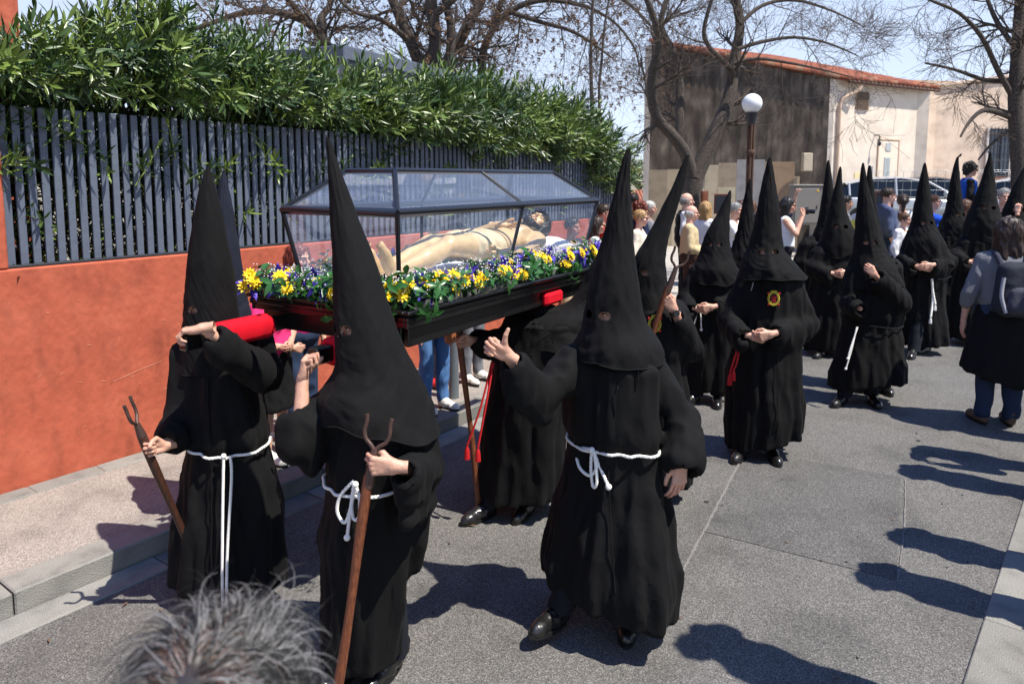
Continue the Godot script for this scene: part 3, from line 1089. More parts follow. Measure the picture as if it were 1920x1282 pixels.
# A bystander. Joints are in metres for someone 1.75 m tall, scaled to the height asked for.
func bystander(d: Dictionary) -> Node3D:
	var o := thing("person", d.label, "person", W(d.at.x, d.at.y, d.get("y", 0.13)), deg_to_rad(d.turn), d.get("group", "people watching the procession"))
	var s: float = d.get("h", 1.7) / 1.75
	var wide: float = d.get("wide", 1.0)
	var man: bool = d.get("man", true)
	var tint: Color = d.get("skin", SKIN)
	var cell := 0.02
	var sh := (0.185 if man else 0.16) * wide
	var el := [Vector3(-0.25 * wide, 1.13, -0.03), Vector3(0.25 * wide, 1.13, -0.03)]
	var wr := [Vector3(-0.25 * wide, 0.88, 0.05), Vector3(0.25 * wide, 0.88, 0.05)]
	match d.get("pose", "down"):
		"camera":
			el = [Vector3(-0.24, 1.22, 0.14), Vector3(0.24, 1.22, 0.14)]
			wr = [Vector3(-0.09, 1.5, 0.24), Vector3(0.09, 1.5, 0.24)]
		"phone":
			el = [Vector3(-0.22, 1.3, 0.24), Vector3(0.22, 1.3, 0.24)]
			wr = [Vector3(-0.09, 1.56, 0.36), Vector3(0.09, 1.56, 0.36)]
		"raise":
			el[1] = Vector3(0.27, 1.62, 0.1)
			wr[1] = Vector3(0.22, 1.88, 0.16)
		"fold":
			el = [Vector3(-0.26 * wide, 1.12, 0.02), Vector3(0.26 * wide, 1.12, 0.02)]
			wr = [Vector3(0.02, 1.04, 0.21), Vector3(-0.02, 1.08, 0.21)]
		"chin":
			el[1] = Vector3(0.2, 1.16, 0.17)
			wr[1] = Vector3(0.07, 1.42, 0.15)
	var lo := Vector3(-0.5, 0.0, -0.32)
	var hi := Vector3(0.5, 2.1, 0.55)
	var limb := func(f: Field, grow: float, k: float):
		for i in 2:
			var g := -1.0 if i == 0 else 1.0
			f.cone(Vector3(g * sh, 1.41, -0.01), el[i], 0.05 + grow, 0.042 + grow, k)
	# body
	var f := Field.new(lo, hi, 0.022)
	f.cone(Vector3(-0.07, 0.98, 0), Vector3(0.07, 0.98, 0), 0.115 * wide, 0.115 * wide, 0.04)
	f.cone(Vector3(-0.05, 1.1, 0), Vector3(-0.07, 1.33, 0), 0.10 * wide, 0.105 * wide, 0.05)
	f.cone(Vector3(0.05, 1.1, 0), Vector3(0.07, 1.33, 0), 0.10 * wide, 0.105 * wide, 0.05)
	f.cone(Vector3(-sh, 1.42, -0.01), Vector3(sh, 1.42, -0.01), 0.05, 0.05, 0.06)
	f.cone(Vector3(0, 1.4, -0.01), Vector3(0, 1.53, 0.0), 0.06, 0.052, 0.03)
	limb.call(f, 0.0, 0.03)
	for i in 2:
		var g := -1.0 if i == 0 else 1.0
		f.cone(el[i], wr[i], 0.042, 0.027, 0.015)
		f.cone(Vector3(g * 0.09, 0.95, 0), Vector3(g * 0.10, 0.5, 0.01), 0.085, 0.056, 0.02)
		f.cone(Vector3(g * 0.10, 0.5, 0.01), Vector3(g * 0.105, 0.06, -0.01), 0.055, 0.036, 0.01)
	var mb := MB.new()
	f.emit(mb, 0.0, null, Vector3.ONE, func(_q): return tint)
	var hp := Transform3D(Basis(Vector3.UP, deg_to_rad(d.get("look", 0.0))) * Basis(Vector3.RIGHT, deg_to_rad(d.get("nod", 0.0))), Vector3(0, 1.645, 0.035))
	mb.add(head_mesh("man" if man else "woman"), hp, tint)
	for i in 2:
		var dir: Vector3 = (wr[i] - el[i]).normalized()
		var pose := "flat" if d.get("pose", "down") == "down" else "clasp"
		var up := Vector3(0, 0, 1) if d.get("pose", "down") in ["down"] else Vector3(0, 1, 0)
		if absf(dir.dot(up)) > 0.85: up = Vector3(1 if i == 0 else -1, 0, 0.3)
		add_hand(mb, pose, dir, up, wr[i], i == 1, tint, 0.95)
	part("body", mb, M.skin, o)
	# hair
	if d.has("hair"):
		var h := part("hair", hair_mesh(d.hair, int(d.get("seed", 1))), d.hair_mat, o)
		h.transform = hp
	# top
	f = Field.new(lo, hi, cell)
	var low: float = d.get("top_low", 0.93)
	f.cone(Vector3(-0.06, low + 0.1, 0), Vector3(-0.075, 1.33, 0), 0.128 * wide, 0.12 * wide, 0.06)
	f.cone(Vector3(0.06, low + 0.1, 0), Vector3(0.075, 1.33, 0), 0.128 * wide, 0.12 * wide, 0.06)
	f.cone(Vector3(-sh * 0.95, 1.42, -0.01), Vector3(sh * 0.95, 1.42, -0.01), 0.06, 0.06, 0.06)
	if not man:
		f.ell(Vector3(-0.07, 1.27, 0.10), Vector3(0.07, 0.07, 0.06), 0.04)
		f.ell(Vector3(0.07, 1.27, 0.10), Vector3(0.07, 0.07, 0.06), 0.04)
	var sl: String = d.get("sleeve", "long")
	for i in 2:
		var g := -1.0 if i == 0 else 1.0
		if sl == "none": continue
		f.cone(Vector3(g * sh, 1.41, -0.01), el[i] if sl != "short" else Vector3(g * sh, 1.41, -0.01).lerp(el[i], 0.62), 0.066, 0.062, 0.03)
		if sl == "long": f.cone(el[i], el[i].lerp(wr[i], 0.93), 0.06, 0.045, 0.02)
		elif sl == "half": f.cone(el[i], el[i].lerp(wr[i], 0.3), 0.06, 0.058, 0.02)
	if d.has("hooded_top"):
		f.cone(Vector3(-0.07, 1.48, -0.07), Vector3(0.07, 1.48, -0.07), 0.05, 0.05, 0.04)
	f.cone(Vector3(0, 1.47, 0.02), Vector3(0, 1.7, 0.03), 0.068, 0.09, 0.01, true)
	f.cone(Vector3(-0.4, low - 0.25, 0), Vector3(0.4, low - 0.25, 0), 0.25, 0.25, 0.01, true)
	mb = MB.new()
	f.emit(mb, 0.012, noise_cloth, Vector3(8, 5, 8))
	part(d.get("top_name", "top"), mb, d.top, o)
	if d.has("vest"):
		f = Field.new(lo, hi, cell)
		f.cone(Vector3(-0.06, 1.03, -0.01), Vector3(-0.08, 1.36, -0.01), 0.142 * wide, 0.134 * wide, 0.06)
		f.cone(Vector3(0.06, 1.03, -0.01), Vector3(0.08, 1.36, -0.01), 0.142 * wide, 0.134 * wide, 0.06)
		f.cone(Vector3(0, 0.8, 0.17), Vector3(0, 1.6, 0.15), 0.055, 0.05, 0.01, true)
		f.cone(Vector3(0, 1.46, 0.02), Vector3(0, 1.7, 0.03), 0.075, 0.09, 0.01, true)
		mb = MB.new()
		f.emit(mb, 0.012, noise_cloth, Vector3(6, 14, 6))
		part("vest", mb, d.vest, o)
	# below
	f = Field.new(lo, hi, cell)
	if d.has("skirt"):
		f.robe([[1.04, 0, 0, 0.155 * wide, 0.13, 0.0], [0.92, 0, 0, 0.185 * wide, 0.155, 0.02], [d.skirt, 0, 0, 0.2 * wide + 0.12 * (0.9 - d.skirt), 0.18, 0.05]], 0.0, 2.0, 0.0, 0.01)
	else:
		f.cone(Vector3(-0.07, 0.98, 0), Vector3(0.07, 0.98, 0), 0.128 * wide, 0.128 * wide, 0.03)
		for i in 2:
			var g := -1.0 if i == 0 else 1.0
			f.cone(Vector3(g * 0.09, 0.95, 0), Vector3(g * 0.10, 0.5, 0.01), 0.1, 0.072, 0.03)
			f.cone(Vector3(g * 0.10, 0.5, 0.01), Vector3(g * 0.105, 0.1, -0.01), 0.072, 0.064, 0.02)
	mb = MB.new()
	f.emit(mb, 0.012, noise_cloth, Vector3(9, 5, 9))
	part("skirt" if d.has("skirt") else "trousers", mb, d.bottom, o)
	for g in [-1.0, 1.0]:
		shoe(o, Vector3(g * 0.105, 0, 0), g * 0.15, 0.0, d.get("shoe", M.leather))
	if d.has("glasses"):
		mb = MB.new()
		for g in [-1.0, 1.0]:
			mb.ball(Vector3(g * 0.032, -0.002, 0.098), Vector3(0.024, 0.017, 0.006), 10, 6)
			mb.tube([Vector3(g * 0.055, 0.004, 0.094), Vector3(g * 0.08, 0.004, 0.06), Vector3(g * 0.084, 0.0, -0.01)], [0.003], 5)
		mb.tube([Vector3(-0.01, 0.002, 0.103), Vector3(0.01, 0.002, 0.103)], [0.003], 5)
		var gl := part("sunglasses", mb, mat(srgb(16, 14, 14), 0.12), o)
		gl.transform = hp
	o.scale = Vector3.ONE * s
	return o


# ---------------------------------------------------------------- the street

func at(px: float, py: float, d: float) -> Vector3:      # a measured direction and a distance give a place
	var a := deg_to_rad(5.9)
	var u := (px - 960.0) / 1350.0
	var w := -(py - 475.0) / 1350.0
	var fw := cos(a) + w * sin(a)
	var k := d / fw
	return Vector3(u * k, 2.25 + (w * cos(a) - sin(a)) * k, -d)


func sheet(called: String, pts: Array, y: float, thick: float, m: Material, parent: Node = self, kind := "structure") -> MeshInstance3D:   # a slab with a flat top, outline given as points
	var mb := MB.new()
	var top := PackedVector3Array()
	var low := PackedVector3Array()
	var area := 0.0
	for i in pts.size():
		var a: Vector3 = pts[i]
		var b: Vector3 = pts[(i + 1) % pts.size()]
		area += a.x * b.z - b.x * a.z
	var q := pts.duplicate()
	if area > 0: q.reverse()
	for p in q:
		top.append(Vector3(p.x, y, p.z)); low.append(Vector3(p.x, y - thick, p.z))
	var flat := PackedVector2Array()
	for p in top: flat.append(Vector2(p.x, p.z))
	var t := Geometry2D.triangulate_polygon(flat)
	var s := mb.v.size()
	for p in top: mb.p(p)
	for i in range(0, t.size(), 3):
		var n := (top[t[i + 1]] - top[t[i]]).cross(top[t[i + 2]] - top[t[i]])
		if n.y > 0: mb.tri(s + t[i], s + t[i + 1], s + t[i + 2])
		else: mb.tri(s + t[i], s + t[i + 2], s + t[i + 1])
	if thick > 0.0:
		for i in top.size():
			var j := (i + 1) % top.size()
			mb.quad(low[i], low[j], top[j], top[i])
	return part(called, mb, m, parent, kind)


func stone(parent: Node, called: String, u0: float, u1: float, v0: float, v1: float, y0: float, y1: float, m: Material, skew := 0.0) -> MeshInstance3D:   # one bevelled block laid along the street
	var mb := MB.new()
	var x := Vector3(UD.x, 0, -UD.y).normalized()
	var z := Vector3(VD.x, 0, -VD.y).normalized()
	var tf := Transform3D(Basis(x, Vector3.UP, z), S((u0 + u1) / 2, (v0 + v1) / 2 + skew))
	mb.box(Vector3(0, (y0 + y1) / 2, 0), Vector3(u1 - u0 - 0.008, y1 - y0, v1 - v0 - 0.006), 0.008, tf)
	return part(called, mb, m, parent)


func street() -> void:
	var g := PlaneMesh.new()
	g.size = Vector2(1600, 1600)
	var gm := part("ground", g, M.ground, self, "structure")
	gm.position = Vector3(0, -0.09, -600)
	sheet("road", [S(-8, 1.3), S(40, 1.3), S(40, 9), S(-8, 9)], 0.0, 0.06, M.asphalt)
	# a repair in the asphalt, with a pale joint round it
	sheet("asphalt_repair", [S(2.55, 3.95), S(4.1, 3.75), S(4.25, 4.85), S(2.65, 5.05)], 0.004, 0.003, M.patch)
	var r := RandomNumberGenerator.new()
	r.seed = 5
	for e in [[[S(1.95, 4.05), S(2.5, 3.97), S(4.15, 3.72), S(6.2, 3.45)], 0.011, 0.007], [[S(2.62, 5.06), S(3.4, 4.99), S(4.25, 4.88)], 0.006, 0.008]]:
		var pts := bez(e[0], 0.05)
		var one := []
		var two := []
		for i in pts.size() - 1:
			var nn: Vector3 = (pts[i + 1] - pts[i]).cross(Vector3.UP).normalized()
			one.append(pts[i] + nn * e[1] * r.randf_range(0.25, 1.0))
			two.append(pts[i] - nn * e[1] * r.randf_range(0.25, 1.0))
		two.reverse()
		sheet("asphalt_joint", one + two, e[2], 0.0, M.seam)
	sheet("pavement", [S(-8, 0.0), S(8.95, 0.0), S(8.95, 1.2), S(-8, 1.2)], 0.118, 0.2, M.pavement)
	var kerb := Node3D.new()
	kerb.name = "kerb"
	add_child(kerb)
	kerb.set_meta("kind", "structure")
	for i in 22:
		var u := -4.42 + i * 1.0
		stone(kerb, "kerbstone", u, u + 1.0, 1.2, 1.42, -0.05, 0.128 + r.randf_range(-0.003, 0.003), M.granite[r.randi() % 3], r.randf_range(-0.004, 0.004))
	for i in 20:
		var u := -4.1 + i * 1.1
		stone(kerb, "gutter_stone", u, u + 1.1, 1.424, 1.63, -0.05, 0.012 + r.randf_range(-0.002, 0.002), M.granite[r.randi() % 3])
	# paving strip at the foot of the wall
	for i in 26:
		var u := -3.0 + i * 0.45
		stone(kerb, "edging_stone", u, u + 0.45, 0.004, 0.17, 0.0, 0.1265 + r.randf_range(-0.001, 0.001), M.granite[1 + r.randi() % 2])
	# one row of slabs across the pavement
	for i in 3:
		stone(kerb, "crossing_slab", 1.35, 1.8, 0.172 + i * 0.342, 0.512 + i * 0.342, 0.0, 0.1275, M.granite[i])
	# right-hand edge: a flush granite strip and the pavement behind it
	var sa := S(-2.0, 5.12)
	var sx := (S(10, 6.03) - sa).normalized()
	var sz := -sx.cross(Vector3.UP) if sx.cross(Vector3.UP).dot(S(0, 1) - S(0, 0)) < 0 else sx.cross(Vector3.UP)
	for i in 14:
		for w in 2:
			var mb := MB.new()
			mb.box(Vector3.ZERO, Vector3(0.894, 0.06, 0.494), 0.006, Transform3D(Basis(sx, Vector3.UP, sx.cross(Vector3.UP)), sa + sx * (0.45 + i * 0.9 + 0.45 * (w % 2)) + sz * (0.26 + 0.5 * w) + Vector3(0, -0.014 + r.randf_range(-0.002, 0.002), 0)))
			part("edging_slab", mb, M.granite[1 + r.randi() % 2], kerb)
	sheet("side_pavement", [S(-3, 6.05), S(11, 7.12), S(11, 9.5), S(-3, 9.5)], 0.02, 0.1, M.concrete)
	for i in 5:
		stone(kerb, "step_block", 2.1 + i * 0.95, 3.05 + i * 0.95, 5.84, 6.4, 0.0, 0.2, M.granite[i % 3])
	var blk := MB.new()
	blk.box(Vector3(2.62, 0.7, -2.36), Vector3(0.9, 1.4, 0.5), 0.02)
	part("stone_block", blk, M.concrete, kerb)
	sheet("square", [S(8.96, -6), S(8.96, 1.35), S(12.5, 2.1), S(17, 3.4), S(26, 5.0), S(26, -14), S(9.5, -14)], 0.12, 0.2, M.plaza)
	for i in 12:
		var o := S(r.randf_range(-1.0, 8.0), r.randf_range(1.9, 5.1))
		var big := r.randf_range(0.007, 0.022)
		var ring := []
		for j in 11:
			var ga := TAU * j / 11
			ring.append(o + Vector3(cos(ga), 0, sin(ga)) * big * r.randf_range(0.55, 1.15))
		sheet("road_stain", ring, 0.006 + 0.0003 * i, 0.0, M.stain)
	var lf := MB.new()
	for i in 70:
		var o := S(r.randf_range(-1.5, 9.0), r.randf_range(1.66, 2.1) if i % 2 else r.randf_range(0.2, 5.2), 0.01)
		if i % 2 == 0 and (o - S(0, 0)).dot(S(0, 1) - S(0, 0)) < 1.45: o.y = 0.135
		var ga := r.randf() * TAU
		leaf(lf, o, Vector3(cos(ga), 0.08, sin(ga)), Vector3.UP, r.randf_range(0.02, 0.05), r.randf_range(0.003, 0.007), 0.0)
	part("leaf_litter", lf, M.dry, self, "stuff")
	var st := MB.new()
	for i in 60:
		var q := S(r.randf_range(-1.5, 9), r.randf_range(1.7, 5.4), 0.003)
		st.ball(q, Vector3(r.randf_range(0.004, 0.009), 0.003, r.randf_range(0.004, 0.012)), 6, 4)
	part("grit", st, M.sole, self, "stuff")


func wall_and_fence() -> void:
	var w := thing("garden_wall", "low terracotta rendered garden wall under the slatted fence, scuffed in places", "wall")
	var x := Vector3(UD.x, 0, -UD.y).normalized()
	var z := Vector3(VD.x, 0, -VD.y).normalized()
	var b := Basis(x, Vector3.UP, z)
	var mb := MB.new()
	mb.box(Vector3.ZERO, Vector3(13.9, 1.645, 0.22), 0.012, Transform3D(b, S(1.98, -0.112, 0.8225)))
	part("wall", mb, M.render, w)
	mb = MB.new()
	mb.box(Vector3.ZERO, Vector3(5.0, 1.45, 0.22), 0.012, Transform3D(b, S(-2.355, -0.113, 2.37)))
	part("pillar", mb, M.render, w)
	var r := RandomNumberGenerator.new()
	r.seed = 8
	mb = MB.new()
	for i in 46:
		var u := r.randf_range(0.15, 3.0)
		var y := r.randf_range(0.35, 1.4)
		var l := r.randf_range(0.01, 0.05)
		var a := r.randf_range(-0.6, 0.9)
		mb.tube([S(u, 0.0, y), S(u + l * 0.5 * cos(a), 0.001, y + l * 0.5 * sin(a)), S(u + l * cos(a), 0.0, y + l * sin(a))], [0.0005, 0.0016, 0.0005], 4)
	for i in 2:
		var y := 0.72 + i * 0.006
		mb.tube([S(0.72 + i * 0.05, 0.0, y), S(0.95 + i * 0.03, 0.001, y + 0.05), S(1.12 + i * 0.04, 0.0, y + 0.085)], [0.0004, 0.0013, 0.0004], 4)
	part("scratches", mb, M.scuff, w)
	# fence
	var f := thing("slatted_fence", "slate grey metal fence of upright slats on the terracotta wall", "fence")
	mb = MB.new()
	mb.box(Vector3.ZERO, Vector3(8.85, 0.018, 0.07), 0.003, Transform3D(b, S(4.49, -0.06, 1.655)))
	part("base_plate", mb, M.dark_metal, f)
	for y in [1.78, 2.56]:
		mb = MB.new()
		mb.tube([S(0.08, -0.105, y), S(8.9, -0.105, y)], [0.014], 8)
		part("rail", mb, M.dark_metal, f)
	var sl := MB.new()
	sl.box(Vector3(0, 0.54, 0), Vector3(0.049, 1.08, 0.022), 0.003)
	var sm := sl.mesh()
	for i in 110:
		var o := part("slat", sm, M.fence, f)
		var u := 0.18 + i * 0.0797
		o.transform = Transform3D(b * Basis(Vector3.UP, r.randf_range(-0.03, 0.03)) * Basis(Vector3.FORWARD, r.randf_range(-0.004, 0.004)), S(u, -0.06 + r.randf_range(-0.002, 0.002), 1.664))
		o.scale.y = 1.0 - 0.010 * u * 0.9
	# the terracotta house behind the hedge
	var h := thing("terracotta_house", "terracotta house corner rising behind the left end of the hedge", "house")
	mb = MB.new()
	mb.box(Vector3.ZERO, Vector3(5.0, 7.0, 4.0), 0.01, Transform3D(b, S(-1.35, -4.3, 3.5)))
	part("wall", mb, M.render, h)
	mb = MB.new()
	mb.box(Vector3.ZERO, Vector3(0.5, 7.0, 0.14), 0.01, Transform3D(b, S(-0.6, -2.23, 3.5)))
	part("pilaster", mb, M.render, h)
	mb = MB.new()
	mb.tube([S(-0.25, -2.2, 0), S(-0.25, -2.2, 7)], [0.045], 10)
	part("downpipe", mb, M.dark_metal, h)
	mb = MB.new()
	mb.box(Vector3.ZERO, Vector3(5.2, 0.2, 4.2), 0.02, Transform3D(b, S(-1.35, -4.3, 7.1)))
	part("roof", mb, M.concrete, h)


func leaf(mb: MB, o: Vector3, dir: Vector3, up: Vector3, l: float, w: float, droop := 0.2) -> void:   # a lance-shaped leaf folded along its rib
	var s := dir.cross(up).normalized()
	var n := s.cross(dir).normalized()
	var a := []
	var b := []
	var c := []
	for i in 5:
		var t := i / 4.0
		var wd: float = w * [0.12, 0.75, 1.0, 0.62, 0.02][i]
		var m := o + dir * l * t - Vector3(0, 1, 0) * droop * l * t * t
		a.append(m + s * wd + n * wd * 0.35)
		b.append(m)
		c.append(m - s * wd + n * wd * 0.35)
	mb.grid([PackedVector3Array(a), PackedVector3Array(b), PackedVector3Array(c)], false)


func shoot(sd: int, n: int, big := 1.0) -> MB:     # an oleander tip: a stem along +y with whorls of leaves
	var r := RandomNumberGenerator.new()
	r.seed = sd
	var mb := MB.new()
	var h := 0.34 * big
	mb.tube([Vector3.ZERO, Vector3(0.01, h * 0.5, 0.008), Vector3(0.0, h, 0.0)], [0.006, 0.004, 0.0025], 5, false)
	var k := 0
	for i in n:
		var t := (i + 0.5) / n
		var y := lerpf(0.06, 1.0, t) * h
		var g := k * 2.094 + (k / 3) * 1.05 + r.randf_range(-0.3, 0.3)
		k += 1
		var lift := lerpf(0.15, 1.25, t * t) + r.randf_range(-0.2, 0.2)
		var dir := Vector3(cos(g) * cos(lift), sin(lift), sin(g) * cos(lift)).normalized()
		leaf(mb, Vector3(0.004 * cos(g), y, 0.004 * sin(g)), dir, Vector3.UP if lift < 1.2 else Vector3(cos(g), 0.2, sin(g)), r.randf_range(0.11, 0.165) * big * lerpf(1.0, 0.75, t), r.randf_range(0.009, 0.0125) * big, r.randf_range(0.05, 0.35) * (1.0 - t))
	return mb


func hedge_top(u: float) -> float:
	var k := [[-1.5, 3.05], [0.0, 3.1], [0.5, 3.2], [0.9, 3.4], [1.3, 3.6], [2.0, 3.46], [2.6, 3.34], [3.2, 3.30], [4.0, 3.28], [5.0, 3.42], [6.2, 3.42], [7.4, 3.42], [8.2, 3.3], [8.9, 3.0], [9.3, 2.7]]
	for i in k.size() - 1:
		if u <= k[i + 1][0]:
			return lerpf(k[i][1], k[i + 1][1], clampf((u - k[i][0]) / (k[i + 1][0] - k[i][0]), 0, 1))
	return 2.6


func hedge() -> void:
	var r := RandomNumberGenerator.new()
	r.seed = 31
	var forms := []
	for i in 7: forms.append(shoot(100 + i, 15 + (i % 3) * 4, 0.95 + 0.06 * (i % 4)).mesh())
	var x := Vector3(UD.x, 0, -UD.y).normalized()
	var z := Vector3(VD.x, 0, -VD.y).normalized()
	var names := ["tall oleander bush at the left end of the hedge, before the terracotta house", "tallest oleander bush of the hedge, its top cut by the picture's upper edge", "oleander bush whose tips hang over the fence behind the left hooded bearers", "oleander bush in front of the pale flat-roofed pavilion's corner", "oleander bush hanging low over the slats above the glass case", "oleander bush in front of the bare multi-stemmed tree", "oleander bush above the middle of the glass case roof", "oleander bush next to the second globe lamp behind the hedge", "oleander bush at the far right end of the hedge, drooping past the last slats"]
	for k in 9:
		var u0 := -0.9 + k * 1.1
		var o := thing("oleander_bush", names[k], "bush", S(u0 + 0.55, -0.75, 0.0), 0.0, "oleander bushes along the fence")
		var base := o.position
		var stems := MB.new()
		for i in 16:
			var a := S(u0 + r.randf_range(0.1, 1.0), r.randf_range(-0.9, -0.4), 0.0) - base
			var b := S(u0 + r.randf_range(-0.05, 1.15), r.randf_range(-1.0, -0.1), 0) - base
			var top := hedge_top(u0 + 0.5) - r.randf_range(0.2, 0.8)
			stems.tube([a, a.lerp(b, 0.4) + Vector3(0, top * 0.5, 0), Vector3(b.x, top, b.z)], [0.018, 0.012, 0.006], 6)
		part("stem", stems, M.bark, o)
		var spots := []
		# outer skin: the front and the top of the crown, tips turned out and up
		for i in 190:
			var u := u0 + r.randf_range(-0.1, 1.2)
			if k == 8: u = minf(u, 8.9 + r.randf() * 0.35)
			var top := hedge_top(u) + r.randf_range(-0.10, 0.10)
			var t := r.randf()
			var y: float
			var v: float
			var dir: Vector3
			if t < 0.62:
				var q := r.randf()
				y = lerpf(lerpf(2.86, 2.52, clampf((u - 1.5) / 6.0, 0.0, 1.0)) - (0.45 if k == 8 else 0.0), top, q)
				v = lerpf(0.06, 0.24, clampf(u / 5.0, 0.0, 1.0)) * sin(PI * clampf(q * 0.85 + 0.12, 0, 1)) + r.randf_range(-0.16, 0.10) - 0.30 * q * q
				dir = (z * lerpf(1.0, 0.35, q) + Vector3.UP * lerpf(-0.25, 1.0, q) + x * r.randf_range(-0.6, 0.6)).normalized()
			else:
				y = top - r.randf_range(0.0, 0.22)
				v = r.randf_range(-1.4, 0.0)
				dir = (Vector3.UP + z * r.randf_range(-0.4, 0.6) + x * r.randf_range(-0.5, 0.5)).normalized()
			spots.append([u, v, y, dir, true])
		for i in 480:      # inner mass and what shows through the slats
			var u := u0 + r.randf_range(-0.1, 1.2)
			if k == 8: u = minf(u, 8.95)
			var low := i < 280
			var y := r.randf_range(1.3, 2.85) if low else r.randf_range(2.3, hedge_top(u) - 0.15)
			var v := r.randf_range(-1.0, -0.22) if low else r.randf_range(-1.3, 0.02)
			spots.append([u, v, y, (Vector3.UP * r.randf_range(0.2, 1.0) + z * r.randf_range(-0.2, 1.0) + x * r.randf_range(-0.8, 0.8)).normalized(), false])
		for i in 7:        # sprigs that poke out between the slats
			spots.append([u0 + r.randf_range(0, 1.1), -0.14, r.randf_range(1.75, 2.4), (z + Vector3.UP * r.randf_range(-0.2, 0.7) + x * r.randf_range(-0.4, 0.4)).normalized(), false])
		var rest := [[], [], []]
		var shown := 0
		for e in spots:
			var dir: Vector3 = e[3]
			var s := dir.cross(Vector3(0.31, 0.2, 0.93)).normalized()
			var bs := Basis(s, dir, s.cross(dir)) * Basis(Vector3.UP, r.randf() * TAU)
			var tf := Transform3D(bs.scaled_local(Vector3.ONE * r.randf_range(0.72, 1.32)), S(e[0], e[1], e[2]) - base - dir * 0.22)
			if e[4] and shown < 33 and e[1] > -0.2:
				shown += 1
				var m := part("leafy_shoot", forms[r.randi() % 7], M.leaf[r.randi() % 3], o)
				m.transform = tf
			else:
				rest[r.randi() % 3].append(tf)
		for j in 3:
			var mm := MultiMesh.new()
			mm.transform_format = MultiMesh.TRANSFORM_3D
			mm.mesh = forms[(k + j * 2) % 7]
			mm.instance_count = rest[j].size()
			for i in rest[j].size(): mm.set_instance_transform(i, rest[j][i])
			var mi := MultiMeshInstance3D.new()
			mi.multimesh = mm
			mi.material_override = M.leaf[j]
			mi.name = numbered(o, "foliage")
			o.add_child(mi, true)
			mi.set_meta("kind", "stuff")


# ---------------------------------------------------------------- trees

func bez(pts: Array, step := 0.25) -> Array:
	var cv := Curve3D.new()
	for i in pts.size():
		var t := Vector3.ZERO
		if i > 0 and i < pts.size() - 1: t = (pts[i + 1] - pts[i - 1]) / 6.0
		cv.add_point(pts[i], -t, t)
	cv.bake_interval = step
	return Array(cv.get_baked_points())


func grow(mbs: Array, r: RandomNumberGenerator, o: Vector3, dir: Vector3, l: float, rad: float, depth: int, rise: float, seeds: Array) -> void:
	var n := 6 if depth > 0 else 5
	var pts := [o]
	var rr := [rad]
	var p := o
	var d := dir
	for i in n:
		d = (d + Vector3(r.randf_range(-1, 1), r.randf_range(-1, 1) + rise, r.randf_range(-1, 1)) * 0.24).normalized()
		p += d * l / n
		pts.append(p)
		rr.append(maxf(rad * (1.0 - 0.8 * (i + 1.0) / n), 0.0028))
	var mb: MB = mbs[0] if rad > 0.03 else mbs[1]
	mb.tube(pts, rr, 7 if rad > 0.03 else (4 if rad > 0.012 else 3), false)
	if depth <= 0:
		if r.randf() < 0.3: seeds.append(p)
		return
	for i in range(1, pts.size()):
		for k in (2 if r.randf() < 0.4 else 1):
			var a: Vector3 = pts[i]
			var t: Vector3 = (a - pts[i - 1]).normalized()
			var s := t.cross(Vector3(r.randf_range(-1, 1), r.randf_range(-1, 1), r.randf_range(-1, 1))).normalized()
			var nd := (t * r.randf_range(0.6, 1.3) + s * 0.75 + Vector3(0, rise * 0.5, 0)).normalized()
			grow(mbs, r, a, nd, l * r.randf_range(0.45, 0.8), maxf(rr[i] * 0.6, 0.004), depth - 1, rise, seeds)


func tree(called: String, label: String, limbs: Array, sd: int, depth: int, rise: float, len0: float, from: float, clusters: bool, every := 0.55) -> void:   # limbs: [points, first radius, last radius]
	var r := RandomNumberGenerator.new()
	r.seed = sd
	var base: Vector3 = limbs[0][0][0]
	var o := thing(called, label, "tree", base, 0.0, "bare trees along the street")
	var tr := MB.new()
	var br := MB.new()
	var tw := MB.new()
	var seeds := []
	for e in limbs:
		var pts := bez(e[0].map(func(q): return q - base), 0.2)
		var rad := []
		for i in pts.size():
			rad.append(lerpf(e[1], e[2], float(i) / pts.size()) * (1.0 + 0.06 * noise_fine.get_noise_1d(i * 0.7)))
		# knobbly bark
		tr.tube(pts, rad, 14 if e[1] > 0.08 else 9)
		var since := 0.0
		for i in range(1, pts.size()):
			since += 0.2
			if pts[i].y + base.y < from or since < every: continue
			since = r.randf_range(0.0, 0.2)
			var t: Vector3 = (pts[i] - pts[i - 1]).normalized()
			var s := t.cross(Vector3(r.randf_range(-1, 1), r.randf_range(-0.3, 0.3), r.randf_range(-1, 1))).normalized()
			grow([br, tw], r, pts[i], (t * 0.5 + s).normalized(), len0 * r.randf_range(0.55, 1.1), rad[i] * 0.42, depth, rise, seeds)
	part("trunk", tr, M.bark, o)
	if br.v.size(): part("branches", br, M.bark, o)
	part("twigs", tw, M.twig, o, "stuff")
	if clusters:
		var ball := MB.new()
		for i in 7: ball.ball(Vector3(r.randf_range(-0.045, 0.045), r.randf_range(-0.06, 0.02), r.randf_range(-0.045, 0.045)), Vector3.ONE * r.randf_range(0.014, 0.024), 5, 4)
		var bm := ball.mesh()
		var mm := MultiMesh.new()
		mm.transform_format = MultiMesh.TRANSFORM_3D
		mm.mesh = bm
		mm.instance_count = seeds.size()
		for i in seeds.size(): mm.set_instance_transform(i, Transform3D(Basis(Vector3.UP, r.randf() * TAU).scaled(Vector3.ONE * r.randf_range(0.5, 1.25)), seeds[i]))
		var mi := MultiMeshInstance3D.new()
		mi.multimesh = mm
		mi.material_override = M.dry
		mi.name = "seed_heads"
		o.add_child(mi)
		mi.set_meta("kind", "stuff")


